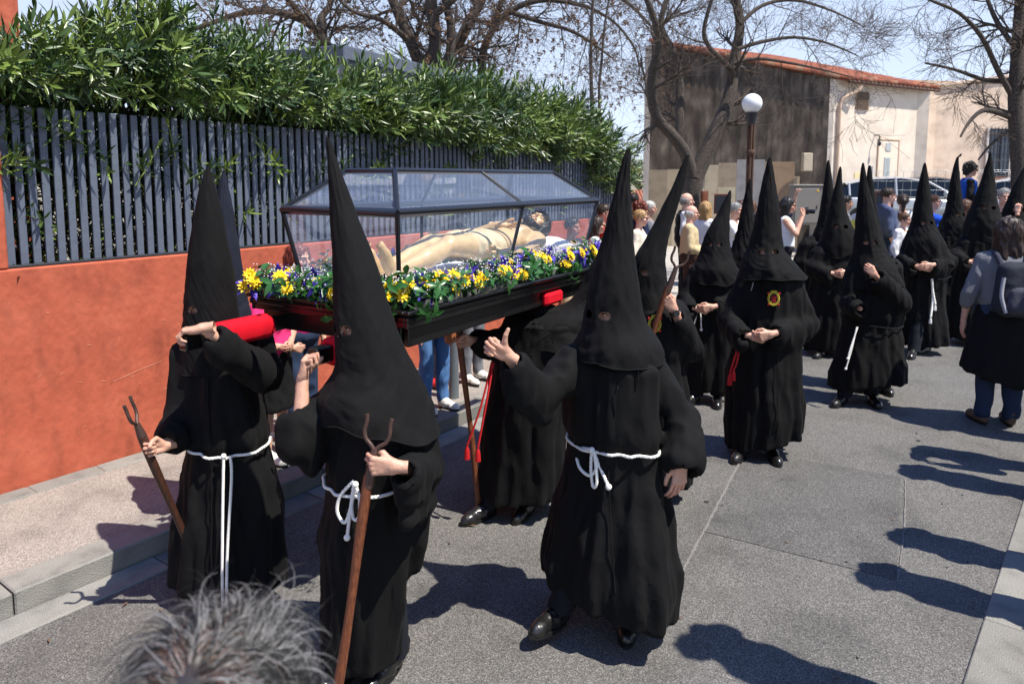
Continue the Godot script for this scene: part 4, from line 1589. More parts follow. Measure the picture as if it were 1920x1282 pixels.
func trees() -> void:
	var p := func(list: Array, d: float, dd := 0.0) -> Array:
		var out := []
		for i in list.size(): out.append(at(list[i].x, list[i].y, d + dd * i))
		return out
	# forked tree before the stained wall
	var d := 14.5
	var foot: Array = [at(1303, 480, d), at(1302, 420, d), at(1298, 375, d), at(1300, 335, d)]
	foot[0].y = 0.1
	tree("forked_tree", "bare forked tree standing before the dark stained gable wall", [
		[foot, 0.24, 0.19],
		[p.call([Vector2(1300, 340), Vector2(1286, 290), Vector2(1262, 255), Vector2(1233, 222), Vector2(1222, 180), Vector2(1224, 130), Vector2(1236, 90), Vector2(1228, 40), Vector2(1205, -20)], d, -0.12), 0.135, 0.045],
		[p.call([Vector2(1274, 272), Vector2(1275, 200), Vector2(1273, 140), Vector2(1262, 95), Vector2(1240, 50), Vector2(1250, 0), Vector2(1275, -60)], d, 0.1), 0.1, 0.04],
		[p.call([Vector2(1303, 335), Vector2(1325, 285), Vector2(1345, 240), Vector2(1362, 200), Vector2(1374, 150), Vector2(1380, 100), Vector2(1388, 50), Vector2(1382, 0), Vector2(1376, -60)], d, 0.08), 0.17, 0.06],
		[p.call([Vector2(1376, 140), Vector2(1355, 112), Vector2(1335, 95), Vector2(1320, 60), Vector2(1335, 0)], d, -0.1), 0.06, 0.03],
		[p.call([Vector2(1383, 92), Vector2(1430, 78), Vector2(1490, 70), Vector2(1550, 80), Vector2(1610, 105)], d, 0.15), 0.045, 0.008],
		[p.call([Vector2(1378, 120), Vector2(1420, 110), Vector2(1480, 118), Vector2(1540, 130), Vector2(1600, 145)], d, -0.15), 0.04, 0.008],
		[p.call([Vector2(1388, 45), Vector2(1430, 10), Vector2(1490, 0), Vector2(1560, 20), Vector2(1620, 50)], d, 0.2), 0.045, 0.01]], 41, 2, 0.12, 1.15, 3.3, false, 0.6)
	d = 13.0
	tree("bare_tree", "bare dark tree at the right edge before the cream house's barred window", [
		[[W(9.35, d, 0.0), at(1913, 330, d), at(1906, 200, d), at(1910, 100, d), at(1916, 0, d), at(1918, -80, d)], 0.16, 0.09],
		[p.call([Vector2(1899, 180), Vector2(1872, 132), Vector2(1842, 70), Vector2(1800, 25), Vector2(1745, 0), Vector2(1700, -20)], d, -0.1), 0.055, 0.015],
		[p.call([Vector2(1897, 220), Vector2(1850, 206), Vector2(1822, 224), Vector2(1802, 256)], d, -0.15), 0.06, 0.015],
		[p.call([Vector2(1900, 150), Vector2(1850, 150), Vector2(1790, 130), Vector2(1735, 118)], d, 0.15), 0.05, 0.015],
		[p.call([Vector2(1905, 90), Vector2(1870, 40), Vector2(1850, -10), Vector2(1840, -60)], d, 0.2), 0.05, 0.02],
		[p.call([Vector2(1898, 240), Vector2(1860, 270), Vector2(1835, 300)], d, 0.1), 0.035, 0.012]], 43, 2, 0.0, 0.85, 3.0, false, 0.62)
	d = 20.0
	var f := func(px: float) -> Vector3: return W((px - 960.0) / 1350.0 * 20.0, 20.0, 0.0)
	tree("seedy_tree", "bare tree hung with brown seed heads, left of the pavilion roof", [
		[[f.call(660), at(645, 140, d), at(612, 85, d), at(575, 42, d), at(515, 22, d), at(455, 24, d), at(400, 42, d), at(350, 60, d)], 0.22, 0.05],
		[[at(612, 85, d), at(600, 40, d + 0.5), at(620, 0, d + 1), at(600, -60, d + 1)], 0.13, 0.06],
		[[at(575, 42, d), at(540, 0, d - 0.5), at(500, -40, d - 1)], 0.1, 0.05],
		[[at(515, 22, d), at(490, 60, d - 0.3), at(470, 95, d - 0.6)], 0.06, 0.02]], 51, 2, 0.06, 1.7, 4.0, true, 0.6)
	tree("seedy_tree", "bare tree with brown seed heads, its trunk leaning left behind the pavilion", [
		[[f.call(810), at(798, 160, d), at(782, 110, d), at(762, 60, d), at(738, 5, d), at(715, -60, d)], 0.24, 0.12],
		[[at(770, 80, d), at(720, 40, d - 0.5), at(660, 20, d - 1), at(620, -20, d - 1)], 0.09, 0.03],
		[[at(745, 15, d), at(780, -20, d + 0.6), at(820, -60, d + 1)], 0.09, 0.05]], 53, 2, 0.06, 1.7, 4.0, true, 0.65)
	d = 19.0
	tree("seedy_tree", "pale upright bare trunk, the middle one of the trees behind the hedge", [
		[[W(-2.05, d, 0.0), at(815, 140, d), at(815, 60, d), at(808, 0, d), at(806, -80, d)], 0.22, 0.14],
		[[at(838, 150, d + 0.3), at(846, 60, d + 0.3), at(836, 0, d + 0.4), at(840, -70, d + 0.4)], 0.13, 0.09],
		[[at(812, 30, d), at(860, -10, d - 0.5), at(900, -60, d - 0.5)], 0.1, 0.05]], 57, 2, 0.06, 1.5, 4.3, true, 0.7)
	d = 21.0
	tree("seedy_tree", "wide bare tree with many brown seed heads, right of the pavilion roof", [
		[[W(-1.9, d, 0.0), at(838, 150, d), at(868, 65, d), at(902, 0, d), at(920, -60, d)], 0.26, 0.12],
		[[W(-0.9, d, 2.0), at(903, 135, d), at(916, 70, d), at(955, 22, d), at(1020, 0, d), at(1100, 12, d)], 0.18, 0.05],
		[[at(955, 22, d), at(1010, 40, d - 0.5), at(1080, 62, d - 1), at(1150, 110, d - 1.5)], 0.08, 0.025],
		[[at(1020, 0, d), at(1090, -30, d - 0.5), at(1170, 0, d - 1), at(1230, 60, d - 1.5)], 0.08, 0.025],
		[[at(930, 55, d), at(940, 0, d + 0.6), at(970, -60, d + 1)], 0.1, 0.05],
		[[at(1100, 12, d), at(1150, 40, d + 0.5), at(1190, 90, d + 0.8), at(1200, 140, d + 0.8)], 0.05, 0.02]], 59, 2, 0.0, 1.8, 4.3, true, 0.6)
	d = 17.0
	tree("slender_tree", "slender young tree with pale straight stems at the far end of the hedge", [
		[[W(2.0, d, 0.1), at(1110, 200, d), at(1108, 100, d), at(1112, 0, d), at(1114, -50, d)], 0.07, 0.03],
		[[W(2.25, d, 0.1), at(1124, 200, d), at(1128, 120, d), at(1135, 40, d), at(1150, -40, d)], 0.05, 0.02]], 61, 1, 0.1, 1.0, 4.2, true, 0.5)
	# spring trees far off, past the roofs
	for e in [[W(9.2, 62, 0), 4.6, 71, "pale green spring tree far off beyond the tiled roof"], [W(11.6, 66, 0), 4.0, 72, "pale budding tree far off beside the stained wall"], [W(7.6, 70, 0), 4.4, 73, "pale green tree far off, seen past the fence end"]]:
		far_tree(e[0], e[1], e[2], e[3])


func far_tree(o: Vector3, h: float, sd: int, label: String) -> void:
	var r := RandomNumberGenerator.new()
	r.seed = sd
	var t := thing("far_tree", label, "tree", o, 0.0, "pale spring trees far off")
	var tr := MB.new()
	tr.tube([Vector3.ZERO, Vector3(0.1, h * 0.3, 0), Vector3(0, h * 0.7, 0)], [0.2, 0.15, 0.05], 8)
	for i in 12:
		var g := r.randf() * TAU
		tr.tube([Vector3(0.05, h * 0.3, 0), Vector3(cos(g) * 0.9, h * 0.55, sin(g) * 0.9), Vector3(cos(g) * 1.6, h * 0.8, sin(g) * 1.6)], [0.07, 0.05, 0.02], 5)
	part("trunk", tr, M.bark, t)
	var cr := MB.new()
	for i in 1500:
		var q := Vector3(r.randfn(), r.randfn(), r.randfn()).normalized() * pow(r.randf(), 0.4)
		q = Vector3(q.x * 2.6, q.y * h * 0.3, q.z * 2.6) + Vector3(0, h * 0.72, 0)
		leaf(cr, q, Vector3(r.randf_range(-1, 1), r.randf_range(-0.5, 1), r.randf_range(-1, 1)).normalized(), Vector3.UP, r.randf_range(0.15, 0.3), 0.06)
	part("crown", cr, M.spring, t)


# ---------------------------------------------------------------- buildings and street furniture

func block(called: String, a: Vector3, b: Vector3, y0: float, y1a: float, y1b: float, thick: float, m: Material, parent: Node) -> MeshInstance3D:   # an upright wall from a to b whose top may slope
	var mb := MB.new()
	var n := (b - a).cross(Vector3.UP).normalized() * -thick      # goes back from the viewer's side
	var q := []
	for e in [[a, y1a], [b, y1b]]:
		var w: Vector3 = e[0]
		q.append(Vector3(w.x, y0, w.z)); q.append(Vector3(w.x, e[1], w.z)); q.append(Vector3(w.x, y0, w.z) + n); q.append(Vector3(w.x, e[1], w.z) + n)
	mb.quad(q[0], q[4], q[5], q[1])
	mb.quad(q[6], q[2], q[3], q[7])
	mb.quad(q[1], q[5], q[7], q[3])
	mb.quad(q[2], q[0], q[1], q[3])
	mb.quad(q[4], q[6], q[7], q[5])
	return part(called, mb, m, parent)


func plate(called: String, mid: Vector3, right: Vector3, w: float, h: float, t: float, m: Material, parent: Node, bev := 0.006) -> MeshInstance3D:   # an upright board centred on mid, its face towards the viewer
	var x := right.normalized()
	var mb := MB.new()
	mb.box(Vector3.ZERO, Vector3(w, h, t), bev, Transform3D(Basis(x, Vector3.UP, x.cross(Vector3.UP)), mid))
	return part(called, mb, m, parent)


func buildings() -> void:
	var stain := tex(0.012, [[0.0, srgb(54, 48, 43)], [0.35, srgb(78, 69, 62)], [0.58, srgb(98, 88, 79)], [0.82, srgb(124, 112, 101)], [1.0, srgb(152, 141, 128)]], 101, 1024, 6)
	var streak := tex(0.02, [[0.0, grey(0.55)], [0.45, grey(0.9)], [1.0, grey(1.0)]], 102, 512, 5)
	var sm := tri(mat(Color.WHITE, 0.95), stain, 0.16, null, 0.0, Vector3(1, 0.45, 1))
	detail(sm, streak, 0.16)
	sm.uv2_scale = Vector3(0.5, 0.04, 0.5)
	var cream := detail(tri(mat(Color.WHITE, 0.9), tex(0.02, [[0.0, srgb(226, 210, 192)], [1.0, srgb(240, 227, 211)]], 103), 0.3), streak_soft(), 0.15)
	var cream2 := detail(tri(mat(Color.WHITE, 0.9), tex(0.02, [[0.0, srgb(228, 202, 178)], [1.0, srgb(240, 217, 196)]], 104), 0.3), streak_soft(), 0.15)
	var tile_m := []
	for c in [srgb(158, 88, 62), srgb(180, 112, 82), srgb(138, 74, 54), srgb(176, 132, 104)]:
		tile_m.append(detail(mat(c, 0.9), tex(0.05, [[0.0, grey(0.7)], [1.0, grey(1.0)]], 105, 256, 3), 2.0))
	var L := W(4.36, 23.0)
	var C := W(9.7, 22.0)
	var E := W(13.71, 24.2)
	var yl := 6.42
	var yr := 5.22
	var ax := (C - L).normalized()
	var ex := (E - C).normalized()
	var fa := Vector3.UP.cross(ax) * -1.0       # placeholder, corrected below
	fa = ax.cross(Vector3.UP) * 1.0
	if fa.z < 0: fa = -fa
	var fe := ex.cross(Vector3.UP)
	if fe.z < 0: fe = -fe
	# --- shed with the stained gable
	var o := thing("tiled_building", "old building with dark stained gable wall, cream side wall and tiled roof", "building")
	block("gable_wall", L, C - ax * 0.14, -0.1, yl, yr + 0.03, 0.4, sm, o)
	block("corner_strip", C - ax * 0.14 + fa * 0.004, C + fa * 0.004, -0.1, yr + 0.03, yr, 0.4, cream, o)
	var back := L + (E - C)
	block("back_wall", E, back, -0.1, yr, yl, 0.3, cream, o)
	block("far_wall", L, back, -0.1, yl, yl, 0.3, cream, o)
	var sw := block("side_wall", C, E, -0.1, yr, yr, 0.4, cream, o)
	# painted-over patches along the foot of the gable
	var shades := [srgb(150, 136, 116), srgb(172, 156, 132), srgb(136, 126, 114), srgb(182, 168, 146), srgb(158, 142, 122), srgb(150, 148, 148), srgb(160, 134, 108), srgb(176, 158, 130)]
	var px0 := [1217, 1252, 1280, 1322, 1347, 1382, 1434, 1490]
	var tops := [318, 317, 313, 309, 305, 299, 303, 330]
	for i in 8:
		var u0: float = _along(L, ax, px0[i])
		var u1: float = _along(L, ax, px0[i + 1] if i < 7 else 1500)
		var d := 23.0 - u0 * 0.184
		var yt: float = 2.25 + (335.0 - tops[i]) / 1350.0 * d
		var pm := detail(mat(shades[i], 0.95), streak_soft(), 0.3)
		plate("paint_patch", L + ax * (u0 + u1) * 0.5 + fa * (0.004 + 0.002 * (i % 3)) + Vector3(0, yt * 0.5, 0), ax, u1 - u0 + 0.01, yt, 0.006, pm, o, 0.0)
	# lower tone between the bands
	for e in [[1262, 1322, 352, srgb(190, 176, 154)], [1347, 1380, 350, srgb(190, 178, 152)]]:
		var u0: float = _along(L, ax, e[0])
		var u1: float = _along(L, ax, e[1])
		var yt: float = 2.25 + (335.0 - e[2]) / 1350.0 * 22.6
		plate("paint_patch", L + ax * (u0 + u1) * 0.5 + fa * 0.012 + Vector3(0, yt * 0.5, 0), ax, u1 - u0, yt, 0.006, detail(mat(e[3], 0.95), streak_soft(), 0.3), o, 0.0)
	# roof: boards, then clay barrel tiles
	var up := (L + Vector3(0, yl, 0) - C - Vector3(0, yr, 0)).normalized()
	var nrm := ex.cross(up)
	if nrm.y < 0: nrm = -nrm
	nrm = nrm.normalized()
	var len := (L - C).length() * 1.03
	var edge := C + Vector3(0, yr + 0.05, 0) - up * 0.38
	var wide := (E - C).length()
	var mb := MB.new()
	mb.box(Vector3(len / 2 + 0.16, 0, wide / 2), Vector3(len + 0.36, 0.07, wide + 0.1), 0.0, Transform3D(Basis(up, nrm, ex), edge))
	var rf := part("roof", mb, mat(srgb(120, 70, 50), 0.9), o)
	var tl := []
	for k in 4:
		mb = MB.new()
		var rows := []
		for i in 2:
			for w in 2:
				pass
		var ra := PackedVector3Array()
		var rb := PackedVector3Array()
		var rc := PackedVector3Array()
		var rd := PackedVector3Array()
		for j in 9:
			var g := PI * j / 8.0
			ra.append(Vector3(0, sin(g) * 0.085, cos(g) * 0.1))
			rb.append(Vector3(0.46, sin(g) * 0.065, cos(g) * 0.078))
			rc.append(Vector3(0, sin(g) * 0.065, cos(g) * 0.08))
			rd.append(Vector3(0.46, sin(g) * 0.045, cos(g) * 0.058))
		mb.grid([rc, ra, rb, rd], false)
		tl.append(mb.mesh())
	var r := RandomNumberGenerator.new()
	r.seed = 12
	var tb := Basis(up, nrm, up.cross(nrm))
	var ncol := int(wide / 0.205)
	for c in ncol + 1:
		var nrow := 15 if c == 0 else 2
		for w in nrow:
			var t := part("roof_tile", tl[r.randi() % 4], tile_m[r.randi() % 4], rf)
			t.transform = Transform3D(tb.rotated(nrm, r.randf_range(-0.03, 0.03)), edge + up * (w * 0.385 - 0.03 + r.randf_range(-0.015, 0.015)) + ex * (c * 0.205 + 0.02) + nrm * (0.045 + 0.012 * (w % 2)))
	# verge tiles laid along the gable, their ends proud of the wall
	for w in 27:
		var t := part("verge_tile", tl[r.randi() % 4], tile_m[r.randi() % 4], rf)
		t.transform = Transform3D(tb.rotated(up, r.randf_range(-0.05, 0.05)).scaled_local(Vector3(0.52, 1.5, 1.3)), edge + up * (0.3 + w * 0.212) + fa * 0.03 + nrm * (0.02 + r.randf_range(-0.006, 0.006)))
	var far := MB.new()
	for c in range(1, ncol + 1):
		for w in 6:
			far.add(_tile_mb(), Transform3D(tb.scaled_local(Vector3(2.0, 1, 1)), edge + up * (0.72 + w * 0.77) + ex * (c * 0.205 + 0.02) + nrm * 0.05))
	part("far_tiles", far, tile_m[0], rf, "stuff")
	# gutter board under the eave, with rafters' ends
	mb = MB.new()
	mb.tube([edge + Vector3(0, -0.03, 0) + ex * 0.02, edge + Vector3(0, -0.05, 0) + ex * wide], [0.05], 8)
	part("gutter", mb, mat(srgb(92, 66, 54), 0.7), o)
	# on the cream wall: vent, hopper and downpipe, door panel, plaques, lamp hook
	var on := func(px: float, y: float) -> Vector3:
		var u: float = _along(C, ex, px)
		return C + ex * u + fe * 0.012 + Vector3(0, y, 0)
	var vent := plate("vent", on.call(1609.5, 4.66), ex, 0.6, 0.56, 0.05, mat(srgb(176, 152, 130), 0.8), o)
	for i in 9:
		mb = MB.new()
		mb.box(Vector3.ZERO, Vector3(0.54, 0.03, 0.05), 0.004, Transform3D(Basis(ex, Vector3.UP, fe) * Basis(Vector3.RIGHT, 0.6), on.call(1609.5, 4.43 + i * 0.057) + fe * 0.04))
		part("slat", mb, mat(srgb(112, 94, 80), 0.8), vent)
	mb = MB.new()
	mb.tube([on.call(1592, 5.06) + fe * 0.3, on.call(1590, 4.92) + fe * 0.25, on.call(1572, 4.7) + fe * 0.07, on.call(1566, 4.5) + fe * 0.06, on.call(1566, 0.5) + fe * 0.06], [0.05], 10)
	part("downpipe", mb, mat(srgb(206, 178, 154), 0.6), o)
	var door := plate("door", on.call(1663, 2.2), ex, 1.0, 2.55, 0.03, mat(srgb(236, 216, 196), 0.7), o)
	for s in [-1.0, 1.0]:
		mb = MB.new()
		mb.box(Vector3.ZERO, Vector3(0.04, 2.6, 0.04), 0.004, Transform3D(Basis(ex, Vector3.UP, fe), on.call(1663, 2.2) + ex * s * 0.52 + fe * 0.012))
		part("frame", mb, mat(srgb(206, 178, 150), 0.7), door)
	mb = MB.new()
	mb.box(Vector3.ZERO, Vector3(1.08, 0.04, 0.04), 0.004, Transform3D(Basis(ex, Vector3.UP, fe), on.call(1663, 3.5) + fe * 0.012))
	part("frame", mb, mat(srgb(206, 178, 150), 0.7), door)
	for e in [[1662, 3.27, 0.26, 0.26], [1661, 2.58, 0.3, 0.72], [1660, 1.98, 0.18, 0.2]]:
		plate("plaque", on.call(e[0], e[1]) + fe * 0.025, ex, e[2], e[3], 0.012, mat(srgb(178, 184, 184), 0.5), door, 0.003)
	for i in 9:
		plate("printed_line", on.call(1661, 2.86 - i * 0.066) + fe * 0.033, ex, 0.22 - 0.03 * (i % 3), 0.012, 0.003, mat(srgb(120, 128, 130), 0.6), door, 0.0)
	mb = MB.new()
	mb.tube([on.call(1637, 3.62), on.call(1634, 3.62) + fe * 0.2, on.call(1634, 3.4) + fe * 0.22], [0.018], 6)
	mb.ball(on.call(1634, 3.35) + fe * 0.22, Vector3(0.05, 0.08, 0.05))
	part("hook_lamp", mb, M.dark_metal, o)
	plate("paint_patch", on.call(1611, 2.15), ex, 0.45, 0.6, 0.006, mat(srgb(226, 208, 160), 0.9), o, 0.0)
	# --- cream house next to it
	var h := thing("cream_house", "cream house with a barred window, behind the bare tree at right", "house")
	var A := W(13.4, 24.45)
	var B := W(14.35, 24.7)
	var D := W(17.4, 24.9)
	var yh := 5.42
	block("wall", A, B, -0.1, yh, yh, 0.3, cream2, h)
	block("wall", B, D, -0.1, yh, yh + 0.42, 0.3, cream2, h)
	block("end_wall", D, D + W(1.0, 5.0), -0.1, yh + 0.42, yh, 0.3, cream2, h)
	block("rear_wall", D + W(1.0, 5.0), A + W(1.0, 5.5), -0.1, yh, yh, 0.3, cream2, h)
	sheet("roof", [A, B, D, D + W(1.0, 5.0), A + W(1.0, 5.5)], yh + 0.12, 0.1, mat(srgb(196, 170, 146), 0.9), h, "")
	var bx := (D - B).normalized()
	var fb := bx.cross(Vector3.UP)
	if fb.z < 0: fb = -fb
	mb = MB.new()
	mb.box(Vector3.ZERO, Vector3((D - B).length() + 0.1, 0.1, 0.1), 0.02, Transform3D(Basis(bx, Vector3.UP, fb) * Basis(Vector3.BACK, 0.134), (B + D) / 2 + Vector3(0, yh + 0.17, 0) + fb * 0.04))
	part("cornice", mb, cream2, h)
	var ob := func(px: float, y: float) -> Vector3: return B + bx * _along(B, bx, px) + Vector3(0, y, 0)
	var wc: Vector3 = ob.call(1868, 3.15)
	var win := plate("window", wc + fb * 0.02, bx, 0.85, 1.62, 0.06, mat(srgb(48, 52, 60), 0.2), h)
	for s in [-1.0, 1.0]:
		mb = MB.new()
		mb.box(Vector3.ZERO, Vector3(0.07, 1.7, 0.06), 0.006, Transform3D(Basis(bx, Vector3.UP, fb), wc + bx * s * 0.42 + fb * 0.06))
		part("frame", mb, mat(srgb(214, 206, 200), 0.6), win)
		plate("pane", wc + bx * s * 0.2 + fb * 0.06, bx, 0.3, 1.5, 0.01, mat(srgb(70, 78, 90), 0.05), win, 0.0)
	for i in 7:
		mb = MB.new()
		mb.tube([wc + bx * (i - 3) * 0.125 + fb * 0.16 + Vector3(0, -0.85, 0), wc + bx * (i - 3) * 0.125 + fb * 0.16 + Vector3(0, 0.85, 0)], [0.011], 6)
		part("bar", mb, M.dark_metal, win)
	for i in 4:
		mb = MB.new()
		mb.tube([wc - bx * 0.42 + fb * 0.16 + Vector3(0, -0.8 + i * 0.53, 0), wc + bx * 0.42 + fb * 0.16 + Vector3(0, -0.8 + i * 0.53, 0)], [0.011], 6)
		part("bar", mb, M.dark_metal, win)
	plate("sill", wc + fb * 0.06 + Vector3(0, -0.88, 0), bx, 1.0, 0.07, 0.16, mat(srgb(190, 130, 104), 0.8), win)
	# --- pavilion behind the hedge
	var pv := thing("pavilion", "pale flat-roofed pavilion with a slate grey roof trim, behind the hedge", "building")
	var K := W(-2.75, 12.0)
	var kr := W(2.1, 4.0).normalized()
	var kl := W(-1.66, 0.67).normalized()
	var white := detail(mat(srgb(226, 226, 224), 0.8), streak_soft(), 0.4)
	block("wall", K - kr * -0.25, K + kr * 6.0, 0, 4.1, 4.1, 0.2, white, pv)
	block("wall", K + kl * 2.5, K + kl * 0.05, 0, 4.1, 4.1, 0.2, white, pv)
	for e in [[K, K + kr * 6.3, 4.30, 0.22], [K + kl * 2.6, K, 4.30, 0.22], [K + kr * 0.3, K + kr * 6.2, 4.02, 0.07]]:
		var dd: Vector3 = e[1] - e[0]
		mb = MB.new()
		mb.box(Vector3.ZERO, Vector3(dd.length() + 0.1, e[3], 0.12), 0.01, Transform3D(Basis(dd.normalized(), Vector3.UP, dd.normalized().cross(Vector3.UP)), (e[0] + e[1]) / 2 + Vector3(0, e[2], 0)))
		part("roof_trim", mb, M.fence, pv)
	mb = MB.new()
	mb.box(Vector3.ZERO, Vector3(0.12, 4.2, 0.12), 0.01, Transform3D(Basis.IDENTITY, K + Vector3(0, 2.1, 0)))
	part("post", mb, M.fence, pv)
	sheet("roof", [K, K + kr * 6.2, K + kr * 6.2 + kl * 2.5, K + kl * 2.5], 4.2, 0.06, M.fence, pv, "")
	# --- low houses far beyond
	var fh := thing("far_house", "low house far beyond with an orange tiled roof", "house", W(11.3, 55, 0))
	mb = MB.new()
	mb.box(Vector3(0, -1.4, -2), Vector3(6, 3.6, 4), 0.02)
	part("wall", mb, cream2, fh)
	var rm := MB.new()
	for i in 26:
		for s in [-1.0, 1.0]:
			rm.tube([Vector3(-3.2 + i * 0.25, 0.45, 0.3), Vector3(-3.2 + i * 0.25, 1.3, -2.0)] if s > 0 else [Vector3(-3.2 + i * 0.25, 1.3, -2.0), Vector3(-3.2 + i * 0.25, 0.45, -4.3)], [0.13], 7)
	part("roof", rm, tile_m[1], fh)


var tile_cache: MB
func _tile_mb() -> MB:
	if tile_cache == null:
		tile_cache = MB.new()
		var a := PackedVector3Array()
		var b := PackedVector3Array()
		for j in 6:
			var g := PI * j / 5.0
			a.append(Vector3(0, sin(g) * 0.08, cos(g) * 0.1))
			b.append(Vector3(0.46, sin(g) * 0.06, cos(g) * 0.085))
		tile_cache.grid([a, b], false)
	return tile_cache


func streak_soft() -> NoiseTexture2D:
	if not M.has("streak_soft"): M.streak_soft = tex(0.015, [[0.0, grey(0.84)], [0.5, grey(0.96)], [1.0, grey(1.0)]], 106, 512, 5)
	return M.streak_soft


func _along(o: Vector3, dir: Vector3, px: float) -> float:       # how far along a wall a bearing meets it
	var u := (px - 960.0) / 1358.0
	# (o + dir t).x = u * -(o + dir t).z
	return (-u * o.z - o.x) / (dir.x + u * dir.z)


func globe_lamp(label: String, at_: Vector3, h: float, post: bool) -> void:
	var o := thing("street_lamp", label, "street lamp", at_)
	var mb := MB.new()
	var rust := tri(mat(Color.WHITE, 0.8), tex(0.05, [[0.0, srgb(62, 42, 32)], [1.0, srgb(106, 76, 58)]], 111, 256), 3.0)
	for k in 4:
		var g := TAU * k / 4 + 0.4
		var pts := []
		for i in 40:
			var y := h * 0.06 + i * h * 0.84 / 39
			var a := g + 0.22 * sin(y * 1.3)
			pts.append(Vector3(cos(a) * 0.046, y, sin(a) * 0.046))
		mb.tube(pts, [0.024], 7)
	part("post", mb, rust, o)
	mb = MB.new()
	for e in [[0.0, 0.17], [0.12, 0.17], [0.16, 0.12], [0.26, 0.11]]:
		pass
	mb.tube([Vector3(0, 0, 0), Vector3(0, 0.14, 0), Vector3(0, 0.18, 0), Vector3(0, 0.3, 0)], [0.19, 0.18, 0.13, 0.11], 14)
	part("base", mb, rust, o)
	mb = MB.new()
	for y in [h * 0.74]:
		mb.tube([Vector3(0, y - 0.05, 0), Vector3(0, y, 0), Vector3(0, y + 0.05, 0)], [0.07, 0.095, 0.07], 14)
	part("collar", mb, rust, o)
	mb = MB.new()
	mb.tube([Vector3(0, h * 0.88, 0), Vector3(0, h * 0.92, 0), Vector3(0, h * 0.945, 0)], [0.06, 0.1, 0.125], 14)
	part("cup", mb, M.dark_metal, o)
	var gm := mat(Color(0.93, 0.94, 0.95, 0.93), 0.35)
	gm.transparency = BaseMaterial3D.TRANSPARENCY_ALPHA
	var s := SphereMesh.new()
	s.radius = 0.185; s.height = 0.37
	s.radial_segments = 40; s.rings = 24
	var gl := part("globe", s, gm, o)
	gl.position = Vector3(0, h * 0.945 + 0.172, 0)
	mb = MB.new()
	mb.tube([Vector3(0, h * 0.94, 0), Vector3(0, h * 0.94 + 0.12, 0)], [0.03], 8)
	mb.ball(Vector3(0, h * 0.94 + 0.2, 0), Vector3(0.06, 0.09, 0.06))
	part("bulb", mb, mat(srgb(236, 232, 222), 0.5), o)


